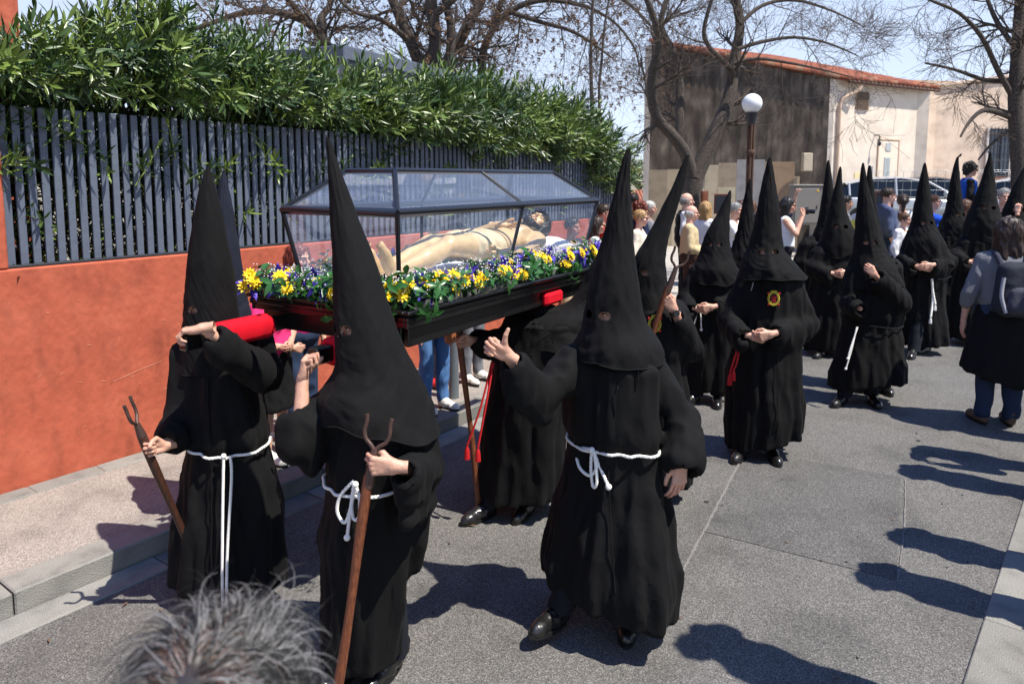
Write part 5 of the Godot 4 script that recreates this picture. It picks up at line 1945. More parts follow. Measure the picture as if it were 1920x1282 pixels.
func furniture() -> void:
	globe_lamp("globe lamp on a twisted rusty post before the stained gable wall", W(4.5, 13.7, 0.1), 3.58, true)
	globe_lamp("globe lamp whose top just shows over the right end of the hedge", W(1.36, 17.0, 0.1), 3.9, true)
	var o := thing("bollard", "grey steel bollard on the kerb behind the crowd's legs under the bier", "bollard", W(-0.57, 6.87, 0.11))
	var mb := MB.new()
	mb.tube([Vector3(0, 0, 0), Vector3(0, 0.83, 0), Vector3(0, 0.87, 0), Vector3(0, 0.895, 0)], [0.05, 0.05, 0.046, 0.03], 20)
	part("post", mb, mat(srgb(112, 120, 126), 0.4, 0.3), o)
	mb = MB.new()
	mb.tube([Vector3(0, 0.76, 0), Vector3(0, 0.79, 0)], [0.053], 20)
	part("band", mb, mat(srgb(84, 90, 96), 0.4, 0.3), o)
	# low wall in front of the terrace, with the cabinets
	var base := W(8.3, 19.6)
	var wall := thing("low_wall", "low grey concrete wall with a coping, below the cabinets and the wire fence", "wall")
	block("wall", W(8.35, 19.7), W(9.3, 19.5), 0.0, 0.86, 0.86, 0.5, M.concrete, wall)
	block("wall", W(9.3, 19.5), W(19, 18.0), 0.0, 0.86, 0.86, 0.4, M.concrete, wall)
	block("coping", W(8.3, 19.66), W(9.32, 19.45), 0.861, 1.0, 1.0, 0.56, M.concrete, wall)
	block("coping", W(9.325, 19.45), W(19, 17.95), 0.861, 0.95, 0.95, 0.46, M.concrete, wall)
	sheet("terrace", [W(9.3, 19.9), W(19, 18.4), W(22, 26), W(8.9, 26)], 0.87, 0.9, M.plaza)
	var cab := thing("electrical_cabinet", "wide grey electrical cabinet standing on the low wall", "cabinet")
	var c0 := at(1517, 357, 19.4)
	mb = MB.new()
	mb.box(Vector3.ZERO, Vector3(0.76, 1.04, 0.34), 0.015, Transform3D(Basis.IDENTITY, Vector3(c0.x, 1.52 + 0.02, -19.6)))
	part("case", mb, mat(srgb(112, 108, 104), 0.6), cab)
	mb = MB.new()
	mb.box(Vector3.ZERO, Vector3(0.64, 0.92, 0.02), 0.006, Transform3D(Basis.IDENTITY, Vector3(c0.x - 0.02, 1.54, -19.42)))
	part("door", mb, mat(srgb(118, 114, 110), 0.55), cab)
	mb = MB.new()
	mb.box(Vector3.ZERO, Vector3(0.82, 0.04, 0.4), 0.01, Transform3D(Basis.IDENTITY, Vector3(c0.x, 2.085, -19.6)))
	part("lid", mb, mat(srgb(128, 124, 118), 0.6), cab)
	mb = MB.new()
	mb.box(Vector3.ZERO, Vector3(0.05, 0.05, 0.006), 0.0, Transform3D(Basis.IDENTITY, Vector3(c0.x + 0.25, 1.94, -19.405)))
	part("warning_sticker", mb, mat(srgb(222, 170, 40), 0.6), cab)
	mb = MB.new()
	mb.box(Vector3.ZERO, Vector3(0.03, 0.1, 0.02), 0.004, Transform3D(Basis.IDENTITY, Vector3(c0.x + 0.24, 1.5, -19.405)))
	part("handle", mb, M.dark_metal, cab)
	var c2 := thing("meter_box", "small cream meter box fixed to the gable wall above the grey cabinet", "box")
	var q := at(1514, 304, 21.9)
	mb = MB.new()
	mb.box(Vector3.ZERO, Vector3(0.29, 0.55, 0.16), 0.012, Transform3D(Basis.IDENTITY, Vector3(q.x, q.y, -21.92)))
	part("case", mb, mat(srgb(186, 172, 148), 0.6), c2)
	mb = MB.new()
	mb.box(Vector3.ZERO, Vector3(0.25, 0.5, 0.012), 0.004, Transform3D(Basis.IDENTITY, Vector3(q.x, q.y, -21.835)))
	part("door", mb, mat(srgb(192, 178, 154), 0.55), c2)
	# wire mesh fence on the low wall
	var fn := thing("wire_fence", "welded wire mesh fence with steel posts before the parked cars", "fence")
	var zinc := mat(srgb(168, 172, 176), 0.35, 0.6)
	var a := W(9.5, 19.2)
	var b := W(18.6, 17.8)
	var dx := (b - a).normalized()
	for i in 5:
		var pp := a + dx * (0.02 + i * 2.42)
		mb = MB.new()
		mb.tube([pp + Vector3(0, 0.9, 0), pp + Vector3(0, 2.58, 0)], [0.045], 12)
		part("post", mb, zinc, fn)
	var n := 0
	for i in 46:
		mb = MB.new()
		var pp := a + dx * i * 0.205
		mb.tube([pp + Vector3(0, 0.98, 0.02), pp + Vector3(0, 2.4, 0.02), pp + Vector3(0, 2.46, 0.06)], [0.0045], 4)
		part("wire", mb, zinc, fn)
	for i in 7:
		mb = MB.new()
		for y in ([0.0] if i % 3 else [0.0, 0.05]):
			mb.tube([a + Vector3(0, 1.02 + i * 0.235 + y, 0.028), b + Vector3(0, 1.02 + i * 0.235 + y, 0.028)], [0.004], 4)
		part("wire", mb, zinc, fn)
	car("silver parked car behind the wire fence, its dark side windows towards the street", W(11.1, 20.6, 0.87), -0.2, srgb(176, 180, 184))
	car("pale grey parked car behind the right-hand tree and the wire fence", W(15.6, 20.9, 0.87), -0.5, srgb(196, 200, 204))
	car("dark blue car parked behind the silver one", W(13.3, 22.4, 0.87), -0.3, srgb(34, 40, 56))
	# wooden boards on posts
	for e in [["narrow brown wooden board on a post before the forked tree's trunk", 1321, 380, 13.0, 0.24, 0.42, 0.9], ["framed dark notice board on a post right of the forked tree", 1352, 382, 13.0, 0.24, 0.36, -0.25], ["framed dark notice board on a post before the silver car", 1658, 377, 14.5, 0.34, 0.4, -0.3]]:
		var p2 := at(e[1], e[2], e[3])
		var nb := thing("notice_board", e[0], "notice board", Vector3(p2.x, 0.1, p2.z), e[6])
		mb = MB.new()
		mb.box(Vector3(0, p2.y - 0.1, 0), Vector3(e[4], e[5], 0.05), 0.006)
		part("frame", mb, M.wood, nb)
		mb = MB.new()
		mb.box(Vector3(0, p2.y - 0.1, 0.028), Vector3(e[4] - 0.06, e[5] - 0.06, 0.006), 0.0)
		part("panel", mb, M.dark_metal if e[1] != 1321 else M.wood, nb)
		mb = MB.new()
		mb.tube([Vector3(0, 0, -0.03), Vector3(0, p2.y - 0.2, -0.03)], [0.035], 8)
		part("post", mb, M.wood, nb)
	# log rail at the end of the hedge
	var lg := thing("log_rail", "rustic log frame past the far end of the fence", "fence")
	var la := at(1090, 350, 14.0)
	var lb := at(1152, 352, 14.0)
	var log_m := tri(mat(Color.WHITE, 0.8), tex(0.04, [[0.0, srgb(122, 92, 58)], [1.0, srgb(176, 140, 96)]], 121, 256), 3.0, null, 0.0, Vector3(3, 0.4, 3))
	mb = MB.new()
	mb.tube([la, lb], [0.05], 10)
	part("rail", mb, log_m, lg)
	for px in [1100, 1143]:
		var lp := at(px, 352, 14.0)
		mb = MB.new()
		mb.tube([Vector3(lp.x, 0.1, lp.z), Vector3(lp.x, lp.y + 0.02, lp.z)], [0.055], 10)
		part("post", mb, log_m, lg)
	var bp := at(1107, 310, 12.2)
	var bm := thing("bamboo_pole", "thin pale pole standing against the last slat of the fence", "pole", Vector3(bp.x, 0.1, bp.z))
	mb = MB.new()
	mb.tube([Vector3.ZERO, Vector3(0.01, 2.7, 0)], [0.03, 0.025], 8)
	for i in 7: mb.tube([Vector3(0, 0.3 + i * 0.35, 0), Vector3(0, 0.32 + i * 0.35, 0)], [0.034], 8)
	part("stem", mb, log_m, bm)


func car(label: String, at_: Vector3, turn: float, paint: Color) -> void:
	var o := thing("parked_car", label, "car", at_, turn, "cars parked on the terrace")
	var pm := mat(paint, 0.25, 0.4)
	pm.clearcoat_enabled = true
	pm.clearcoat = 0.8
	var glass := mat(srgb(20, 26, 32), 0.04)
	# body: sections along x, from tail to nose: x, half width, sill, belt
	var prof := [[-2.1, 0.66, 0.42, 0.78], [-2.05, 0.80, 0.3, 0.92], [-1.7, 0.86, 0.24, 0.97], [-0.8, 0.88, 0.22, 0.95], [0.4, 0.88, 0.22, 0.92], [1.1, 0.87, 0.22, 0.88], [1.75, 0.83, 0.24, 0.78], [2.05, 0.72, 0.3, 0.64], [2.12, 0.6, 0.36, 0.54]]
	var rows := []
	for e in prof:
		var ring := PackedVector3Array()
		for j in 20:
			var g := TAU * j / 20
			var c := cos(g)
			var s := sin(g)
			ring.append(Vector3(e[0], (e[2] + e[3]) / 2 + signf(s) * pow(absf(s), 0.45) * (e[3] - e[2]) / 2, signf(c) * pow(absf(c), 0.5) * e[1]))
		rows.append(ring)
	var mb := MB.new()
	mb.grid(rows, true, true)
	mb.fan(rows[0]); mb.fan(rows[-1])
	part("body", mb, pm, o)
	# roof and pillars
	var roof := [[-1.95, 0.93, 0.7], [-1.6, 1.28, 0.62], [-1.0, 1.43, 0.6], [-0.2, 1.46, 0.6], [0.35, 1.38, 0.59], [1.15, 0.9, 0.72]]
	rows = []
	for e in roof:
		var ring := PackedVector3Array()
		for j in 9:
			var t := (j - 4) / 4.0
			ring.append(Vector3(e[0], e[1] - 0.06 * t * t * t * t, e[2] * t))
		rows.append(ring)
	mb = MB.new()
	mb.grid([rows[1], rows[2], rows[3], rows[4]], false)
	part("roof", mb, pm, o)
	mb = MB.new()
	mb.grid([rows[4], rows[5]], false)
	part("windscreen", mb, glass, o)
	mb = MB.new()
	mb.grid([rows[0], rows[1]], false)
	part("rear_window", mb, glass, o)
	for s in [-1.0, 1.0]:
		var top := PackedVector3Array()
		var low := PackedVector3Array()
		for e in [[-1.9, 0.95, 0.70], [-1.55, 1.24, 0.64], [-1.0, 1.37, 0.625], [-0.2, 1.40, 0.625], [0.35, 1.32, 0.62], [1.1, 0.92, 0.74]]:
			top.append(Vector3(e[0], e[1], s * e[2]))
			low.append(Vector3(e[0], 0.9, s * (0.8 if e[0] > -1.8 else 0.74)))
		mb = MB.new()
		mb.grid([low, top], false)
		part("side_window", mb, glass, o)
		for e in [[-1.55, 1.25], [-0.35, 1.40], [0.35, 1.33]]:
			mb = MB.new()
			mb.tube([Vector3(e[0], 0.92, s * 0.805), Vector3(e[0] + (0.0 if e[0] < 0 else 0.0), e[1], s * 0.64)], [0.035], 6)
			part("pillar", mb, pm, o)
		mb = MB.new()
		mb.tube([Vector3(0.38, 1.36, s * 0.62), Vector3(0.75, 1.14, s * 0.69), Vector3(1.15, 0.9, s * 0.77)], [0.035], 6)
		part("pillar", mb, pm, o)
		mb = MB.new()
		mb.ball(Vector3(0.85, 0.98, s * 0.92), Vector3(0.07, 0.07, 0.1))
		part("mirror", mb, pm, o)
		mb = MB.new()
		mb.ball(Vector3(1.95, 0.6, s * 0.6), Vector3(0.16, 0.08, 0.14))
		part("headlight", mb, mat(srgb(220, 224, 228), 0.1), o)
		for x in [-1.25, 1.3]:
			mb = MB.new()
			mb.tube([Vector3(x, 0.31, s * 0.68), Vector3(x, 0.31, s * 0.885)], [0.31], 24)
			var wh := part("wheel", mb, mat(srgb(18, 18, 19), 0.8), o)
			mb = MB.new()
			mb.tube([Vector3(x, 0.31, s * 0.86), Vector3(x, 0.31, s * 0.893)], [0.2], 20)
			part("rim", mb, mat(srgb(150, 152, 156), 0.3, 0.7), wh)


# ---------------------------------------------------------------- the bier

func bier_frame() -> Transform3D:
	var x := Vector3(BE.x, 0, -BE.y).normalized()
	return Transform3D(Basis(x, Vector3.UP, x.cross(Vector3.UP)), W(BN.x, BN.y))


func on_bier(called: String, label: String, category: String) -> Node3D:
	var o := thing(called, label, category)
	o.transform = bier_frame()
	return o


func Q(a: float, t: float, y: float) -> Vector3:       # a along from the front, t across from the near side
	return Vector3(a, y, -t)


func bier() -> void:
	var BL := 2.62
	var BW := 1.16
	var o := on_bier("bier", "black lacquered wooden bier with carrying beams and red padded handles", "bier")
	var mb := MB.new()
	mb.box(Vector3.ZERO, Vector3(BL - 0.06, 0.03, BW - 0.06), 0.0, Transform3D(Basis.IDENTITY, Q(BL / 2, BW / 2, 1.585)))
	part("tray", mb, M.lacquer, o)
	for e in [[0.016, 1.612, 0.022, 0.035], [0.026, 1.580, 0.03, 0.02], [0.034, 1.552, 0.04, 0.022]]:
		for s in 2:
			mb = MB.new()
			mb.box(Vector3.ZERO, Vector3(BL - 2.0 * (e[0] - 0.016), e[2], e[3]), 0.006, Transform3D(Basis.IDENTITY, Q(BL / 2, e[0] if s == 0 else BW - e[0], e[1])))
			part("moulding", mb, M.lacquer, o)
			mb = MB.new()
			mb.box(Vector3.ZERO, Vector3(e[3], e[2] - 0.003, BW - 2.0 * e[0] - e[3] - 0.002), 0.006, Transform3D(Basis.IDENTITY, Q(e[0] if s == 0 else BL - e[0], BW / 2, e[1])))
			part("moulding", mb, M.lacquer, o)
	# apron under the tray
	for s in 2:
		mb = MB.new()
		mb.box(Vector3.ZERO, Vector3(BL - 0.14, 0.1, 0.03), 0.004, Transform3D(Basis.IDENTITY, Q(BL / 2, 0.075 if s == 0 else BW - 0.075, 1.482)))
		part("apron", mb, M.lacquer, o)
		mb = MB.new()
		mb.box(Vector3.ZERO, Vector3(0.03, 0.098, BW - 0.2), 0.004, Transform3D(Basis.IDENTITY, Q(0.075 if s == 0 else BL - 0.075, BW / 2, 1.482)))
		part("apron", mb, M.lacquer, o)
	for e in [[0.195, -0.43], [0.92, -0.56]]:
		mb = MB.new()
		mb.box(Vector3.ZERO, Vector3(BL + 1.0, 0.075, 0.06), 0.007, Transform3D(Basis.IDENTITY, Q((BL + 1.0) / 2 + e[1], e[0], 1.476)))
		part("carrying_beam", mb, M.lacquer, o)
		var p := MB.new()
		var rows := []
		for i in 15:
			var a := lerpf(-0.33 if e[0] < 0.5 else -0.40, -0.06 if e[0] < 0.5 else -0.05, i / 14.0)
			var ring := PackedVector3Array()
			for j in 20:
				var g := TAU * j / 20
				var k := 1.0 + 0.06 * sin(i * 1.7 + j * 0.9) * (0.5 + 0.5 * sin(j * 1.3))
				var rr := 0.064 * k * (0.82 if i == 0 or i == 14 else 1.0)
				ring.append(Q(a, e[0] + signf(cos(g)) * pow(absf(cos(g)), 0.7) * rr, 1.476 + signf(sin(g)) * pow(absf(sin(g)), 0.7) * rr))
			rows.append(ring)
		p.grid(rows)
		p.fan(rows[0]); p.fan(rows[-1])
		part("red_pad", p, M.red_cloth, o)
	var p2 := MB.new()
	p2.box(Vector3.ZERO, Vector3(0.24, 0.085, 0.05), 0.018, Transform3D(Basis.IDENTITY, Q(1.54, 0.045, 1.472)))
	part("red_pad", p2, M.red_cloth, o)
	# --- glass case
	var c := on_bier("glass_case", "hipped glass case in a black metal frame, standing on the black bier", "glass case")
	var lo := [Q(0.22, 0.24, 1.62), Q(2.40, 0.24, 1.62), Q(2.40, 0.92, 1.62), Q(0.22, 0.92, 1.62)]
	var mid := [Q(0.13, 0.17, 2.082), Q(2.52, 0.17, 2.09), Q(2.52, 0.99, 2.09), Q(0.13, 0.99, 2.082)]
	var top := [Q(0.40, 0.41, 2.295), Q(2.22, 0.41, 2.30), Q(2.22, 0.76, 2.30), Q(0.40, 0.76, 2.295)]
	var bar := func(a: Vector3, b: Vector3, w: float):
		var m := MB.new()
		m.tube([a, b], [w], 4)
		# square section with slightly rounded look
		part("frame_bar", m, M.case_metal, c)
	for i in 4:
		var j := (i + 1) % 4
		bar.call(lo[i], mid[i], 0.016)
		bar.call(mid[i], mid[j], 0.024)
		bar.call(mid[i], top[i], 0.018)
		bar.call(top[i], top[j], 0.016)
		for e in [[lo[i], lo[j], mid[j], mid[i]], [mid[i], mid[j], top[j], top[i]]]:
			var g := MB.new()
			g.quad(e[0], e[1], e[2], e[3])
			part("pane", g, M.glass, c)
	var gt := MB.new()
	gt.quad(top[0], top[1], top[2], top[3])
	part("pane", gt, M.glass, c)
	for s in 2:
		var i0 := 0 if s == 0 else 3
		var i1 := 1 if s == 0 else 2
		var m0: Vector3 = mid[i0].lerp(mid[i1], 0.52)
		bar.call(lo[i0].lerp(lo[i1], 0.48), m0, 0.013)
		bar.call(m0, top[i0].lerp(top[i1], 0.46), 0.012)
	# cloth lining
	var l := on_bier("white_sheet", "white sheet spread under the recumbent statue in the glass case", "sheet")
	mb = MB.new()
	var rws := []
	for i in 40:
		var ring := PackedVector3Array()
		for j in 20:
			var a := lerpf(0.26, 2.38, i / 39.0)
			var t := lerpf(0.26, 0.9, j / 19.0)
			ring.append(Q(a, t, 1.652 + 0.008 * noise_cloth.get_noise_2d(a * 6, t * 6)))
		rws.append(ring)
	mb.grid(rws, false, true)
	part("cloth", mb, M.white_cloth, l)
	mb = MB.new()
	mb.box(Vector3.ZERO, Vector3(2.14, 0.04, 0.66), 0.004, Transform3D(Basis.IDENTITY, Q(1.32, 0.58, 1.624)))
	part("board", mb, M.white_cloth, l)
	# pillow
	var pw := on_bier("pillow", "white lace-edged pillow under the statue's head", "pillow")
	mb = MB.new()
	rws = []
	for i in 21:
		var ring := PackedVector3Array()
		for j in 21:
			var u := i / 10.0 - 1.0
			var w := j / 10.0 - 1.0
			var h := 0.11 * pow(maxf(0.0, 1.0 - pow(absf(u), 3.0)), 0.5) * pow(maxf(0.0, 1.0 - pow(absf(w), 3.0)), 0.5)
			ring.append(Q(2.27 + u * 0.17, 0.56 + w * 0.27, 1.70 + h + 0.006 * noise_cloth.get_noise_2d(u * 5, w * 5)))
		rws.append(ring)
	mb.grid(rws, false, true)
	part("top", mb, M.white_cloth, pw)
	mb = MB.new()
	mb.box(Vector3.ZERO, Vector3(0.32, 0.06, 0.52), 0.02, Transform3D(Basis.IDENTITY, Q(2.27, 0.56, 1.682)))
	part("underside", mb, M.white_cloth, pw)
	mb = MB.new()
	for i in 40:
		var w := i / 39.0
		for k in 3:
			var c0 := Q(2.10 - 0.012 * k, lerpf(0.28, 0.84, w), 1.74 - 0.028 * k)
			var pts := []
			for j in 9:
				var g := TAU * j / 8
				pts.append(c0 + Vector3(0.002 * k, sin(g) * 0.014, cos(g) * 0.0085))
			mb.tube(pts, [0.0024], 3, false)
			c0 = Q(lerpf(2.10, 2.44, w), 0.275 - 0.012 * k, 1.74 - 0.028 * k)
			pts = []
			for j in 9:
				var g := TAU * j / 8
				pts.append(c0 + Vector3(cos(g) * 0.0085, sin(g) * 0.014, 0.0))
			mb.tube(pts, [0.0024], 3, false)
	part("lace", mb, M.white_cloth, pw, "stuff")
	statue()
	flowers()


func statue() -> void:
	var o := on_bier("statue", "painted recumbent statue of a bearded man, lying in the glass case", "statue")
	var f := Field.new(Vector3(0.3, 1.62, -0.95), Vector3(2.3, 2.08, -0.2), 0.0115)
	var t := 0.58
	for s in [-1.0, 1.0]:
		var ft: float = t + s * 0.055
		f.cone(Q(1.48, t + s * 0.09, 1.79), Q(1.02, t + s * 0.075, 1.835), 0.092, 0.064, 0.04)
		f.cone(Q(1.02, t + s * 0.075, 1.835), Q(0.80, t + s * 0.07, 1.775), 0.060, 0.058, 0.02)
		f.cone(Q(0.80, t + s * 0.07, 1.775), Q(0.52, ft, 1.72), 0.056, 0.034, 0.02)
		f.cone(Q(0.50, ft, 1.71), Q(0.44, ft, 1.83), 0.034, 0.03, 0.02)
		f.cone(Q(0.47, ft, 1.77), Q(0.40, ft + s * 0.01, 1.88), 0.032, 0.022, 0.02)
		for k in 5:
			f.cone(Q(0.405, ft + s * (0.024 - k * 0.0125), 1.878), Q(0.395 + 0.004 * k, ft + s * (0.026 - k * 0.0135), 1.905 - 0.004 * absf(k - 1)), 0.011 if k == 4 else 0.0085, 0.0075, 0.003)
	f.ell(Q(1.5, t, 1.79), Vector3(0.15, 0.10, 0.165), 0.04)
	f.ell(Q(1.68, t, 1.80), Vector3(0.17, 0.085, 0.14), 0.05)
	f.ell(Q(1.88, t, 1.815), Vector3(0.17, 0.105, 0.165), 0.05)
	f.cone(Q(1.99, t - 0.15, 1.81), Q(1.99, t + 0.15, 1.81), 0.062, 0.062, 0.05)
	for s in [-1.0, 1.0]: f.ell(Q(1.90, t + s * 0.075, 1.885), Vector3(0.08, 0.035, 0.07), 0.03)
	f.cone(Q(2.0, t, 1.83), Q(2.16, t, 1.865), 0.06, 0.05, 0.03)
	# near arm lies along the side, far arm over the chest
	f.cone(Q(1.98, t - 0.19, 1.80), Q(1.68, t - 0.265, 1.755), 0.055, 0.043, 0.03)
	f.cone(Q(1.68, t - 0.265, 1.755), Q(1.42, t - 0.225, 1.765), 0.043, 0.028, 0.015)
	f.cone(Q(1.98, t + 0.19, 1.80), Q(1.72, t + 0.25, 1.83), 0.055, 0.044, 0.03)
	f.cone(Q(1.72, t + 0.25, 1.83), Q(1.80, t + 0.06, 1.915), 0.044, 0.028, 0.015)
	var mb := MB.new()
	var tone := Color(0.66, 0.47, 0.255)
	f.emit(mb, 0.004, noise_cloth, Vector3(7, 7, 7), func(q): return tone * (0.92 + 0.25 * noise_fine.get_noise_3d(q.x * 7, q.y * 7, q.z * 7)))
	add_hand(mb, "flat", Vector3(-1, -0.06, 0.10), Vector3(0, 0.5, -1), Q(1.42, t - 0.225, 1.765), false, tone, 1.05)
	add_hand(mb, "flat", Vector3(0.22, 0.03, 1), Vector3(1, 0.1, 0), Q(1.80, t + 0.06, 1.915), true, tone, 1.05)
	var hb := Basis(Vector3(0, 0.42, -0.9), Vector3(0.93, 0.3, 0.16).normalized(), Vector3.ZERO)
	var hy := Vector3(0.95, 0.28, 0.1).normalized()
	var hz := Vector3(-0.28, 0.86, 0.42)
	hz = (hz - hy * hz.dot(hy)).normalized()
	var hp := Transform3D(Basis(hy.cross(hz), hy, hz), Q(2.24, t - 0.02, 1.905))
	mb.add(head_mesh("man"), hp, tone)
	part("body", mb, M.statue, o)
	var black := vmat(0.5)
	black.albedo_color = srgb(22, 18, 17)
	var h := part("hair", hair_mesh("wavy", 9), black, o)
	h.transform = hp
	var bf := Field.new(Vector3(-0.09, -0.17, -0.02), Vector3(0.09, -0.01, 0.13), 0.006)
	bf.cone(Vector3(-0.06, -0.05, 0.02), Vector3(0, -0.115, 0.068), 0.018, 0.026, 0.02)
	bf.cone(Vector3(0.06, -0.05, 0.02), Vector3(0, -0.115, 0.068), 0.018, 0.026, 0.02)
	bf.cone(Vector3(-0.026, -0.062, 0.083), Vector3(0.026, -0.062, 0.083), 0.006, 0.006, 0.01)
	mb = MB.new()
	bf.emit(mb, 0.005, noise_cloth, Vector3(60, 20, 60))
	h = part("beard", mb, black, o)
	h.transform = hp
	# crown of woven twigs
	mb = MB.new()
	for k in 4:
		var pts := []
		for i in 25:
			var g := TAU * i / 24
			pts.append(Vector3(cos(g) * 0.092, 0.062 + 0.014 * sin(g * 5 + k * 1.6) - 0.012 * k * 0.4, -0.02 + sin(g) * 0.104))
		mb.tube(pts, [0.0045], 5, false)
	h = part("twig_wreath", mb, mat(srgb(40, 26, 18), 0.8), o)
	h.transform = hp
	# loincloth
	var lf := Field.new(Vector3(1.2, 1.62, -0.85), Vector3(1.75, 2.0, -0.3), 0.012)
	lf.ell(Q(1.49, t, 1.79), Vector3(0.175, 0.112, 0.185), 0.03)
	lf.cone(Q(1.46, t - 0.09, 1.79), Q(1.28, t - 0.085, 1.812), 0.104, 0.092, 0.04)
	lf.cone(Q(1.46, t + 0.09, 1.79), Q(1.28, t + 0.085, 1.812), 0.104, 0.092, 0.04)
	mb = MB.new()
	lf.emit(mb, 0.012, noise_cloth, Vector3(16, 7, 5))
	var cl := part("loincloth", mb, cloth(srgb(206, 192, 160), 131), o)
	mb = MB.new()
	var pts := []
	for i in 15:
		var g := PI * i / 14
		pts.append(Q(1.62, t - cos(g) * 0.17, 1.79 + sin(g) * 0.112))
	mb.tube(pts, [0.006], 5)
	part("cord", mb, mat(srgb(96, 96, 98), 0.6), cl)


func daisy(r: RandomNumberGenerator) -> MB:
	var mb := MB.new()
	for ring in 2:
		for k in 11:
			var g := TAU * (k + 0.5 * ring) / 11 + r.randf_range(-0.1, 0.1)
			var lift := 0.15 + 0.45 * ring + r.randf_range(-0.1, 0.15)
			var dir := Vector3(cos(g) * cos(lift), sin(lift), sin(g) * cos(lift))
			leaf(mb, dir * 0.006, dir, Vector3.UP, 0.036 - 0.008 * ring + r.randf_range(-0.003, 0.003), 0.0082, 0.15)
	mb.ball(Vector3(0, 0.008, 0), Vector3(0.011, 0.008, 0.011), 10, 6)
	return mb


func iris(r: RandomNumberGenerator) -> MB:
	var mb := MB.new()
	for k in 3:
		var g := TAU * k / 3 + r.randf_range(-0.2, 0.2)
		var dir := Vector3(cos(g), 0.35, sin(g)).normalized()
		leaf(mb, Vector3.ZERO, dir, Vector3.UP, 0.075, 0.02, 0.75)
		leaf(mb, Vector3(0, 0.004, 0), dir, Vector3.UP, 0.045, 0.012, 0.1)
		g += PI / 3
		dir = Vector3(cos(g) * 0.5, 1.0, sin(g) * 0.5).normalized()
		leaf(mb, Vector3.ZERO, dir, Vector3(cos(g), -0.4, sin(g)), 0.062, 0.015, -0.05)
	return mb


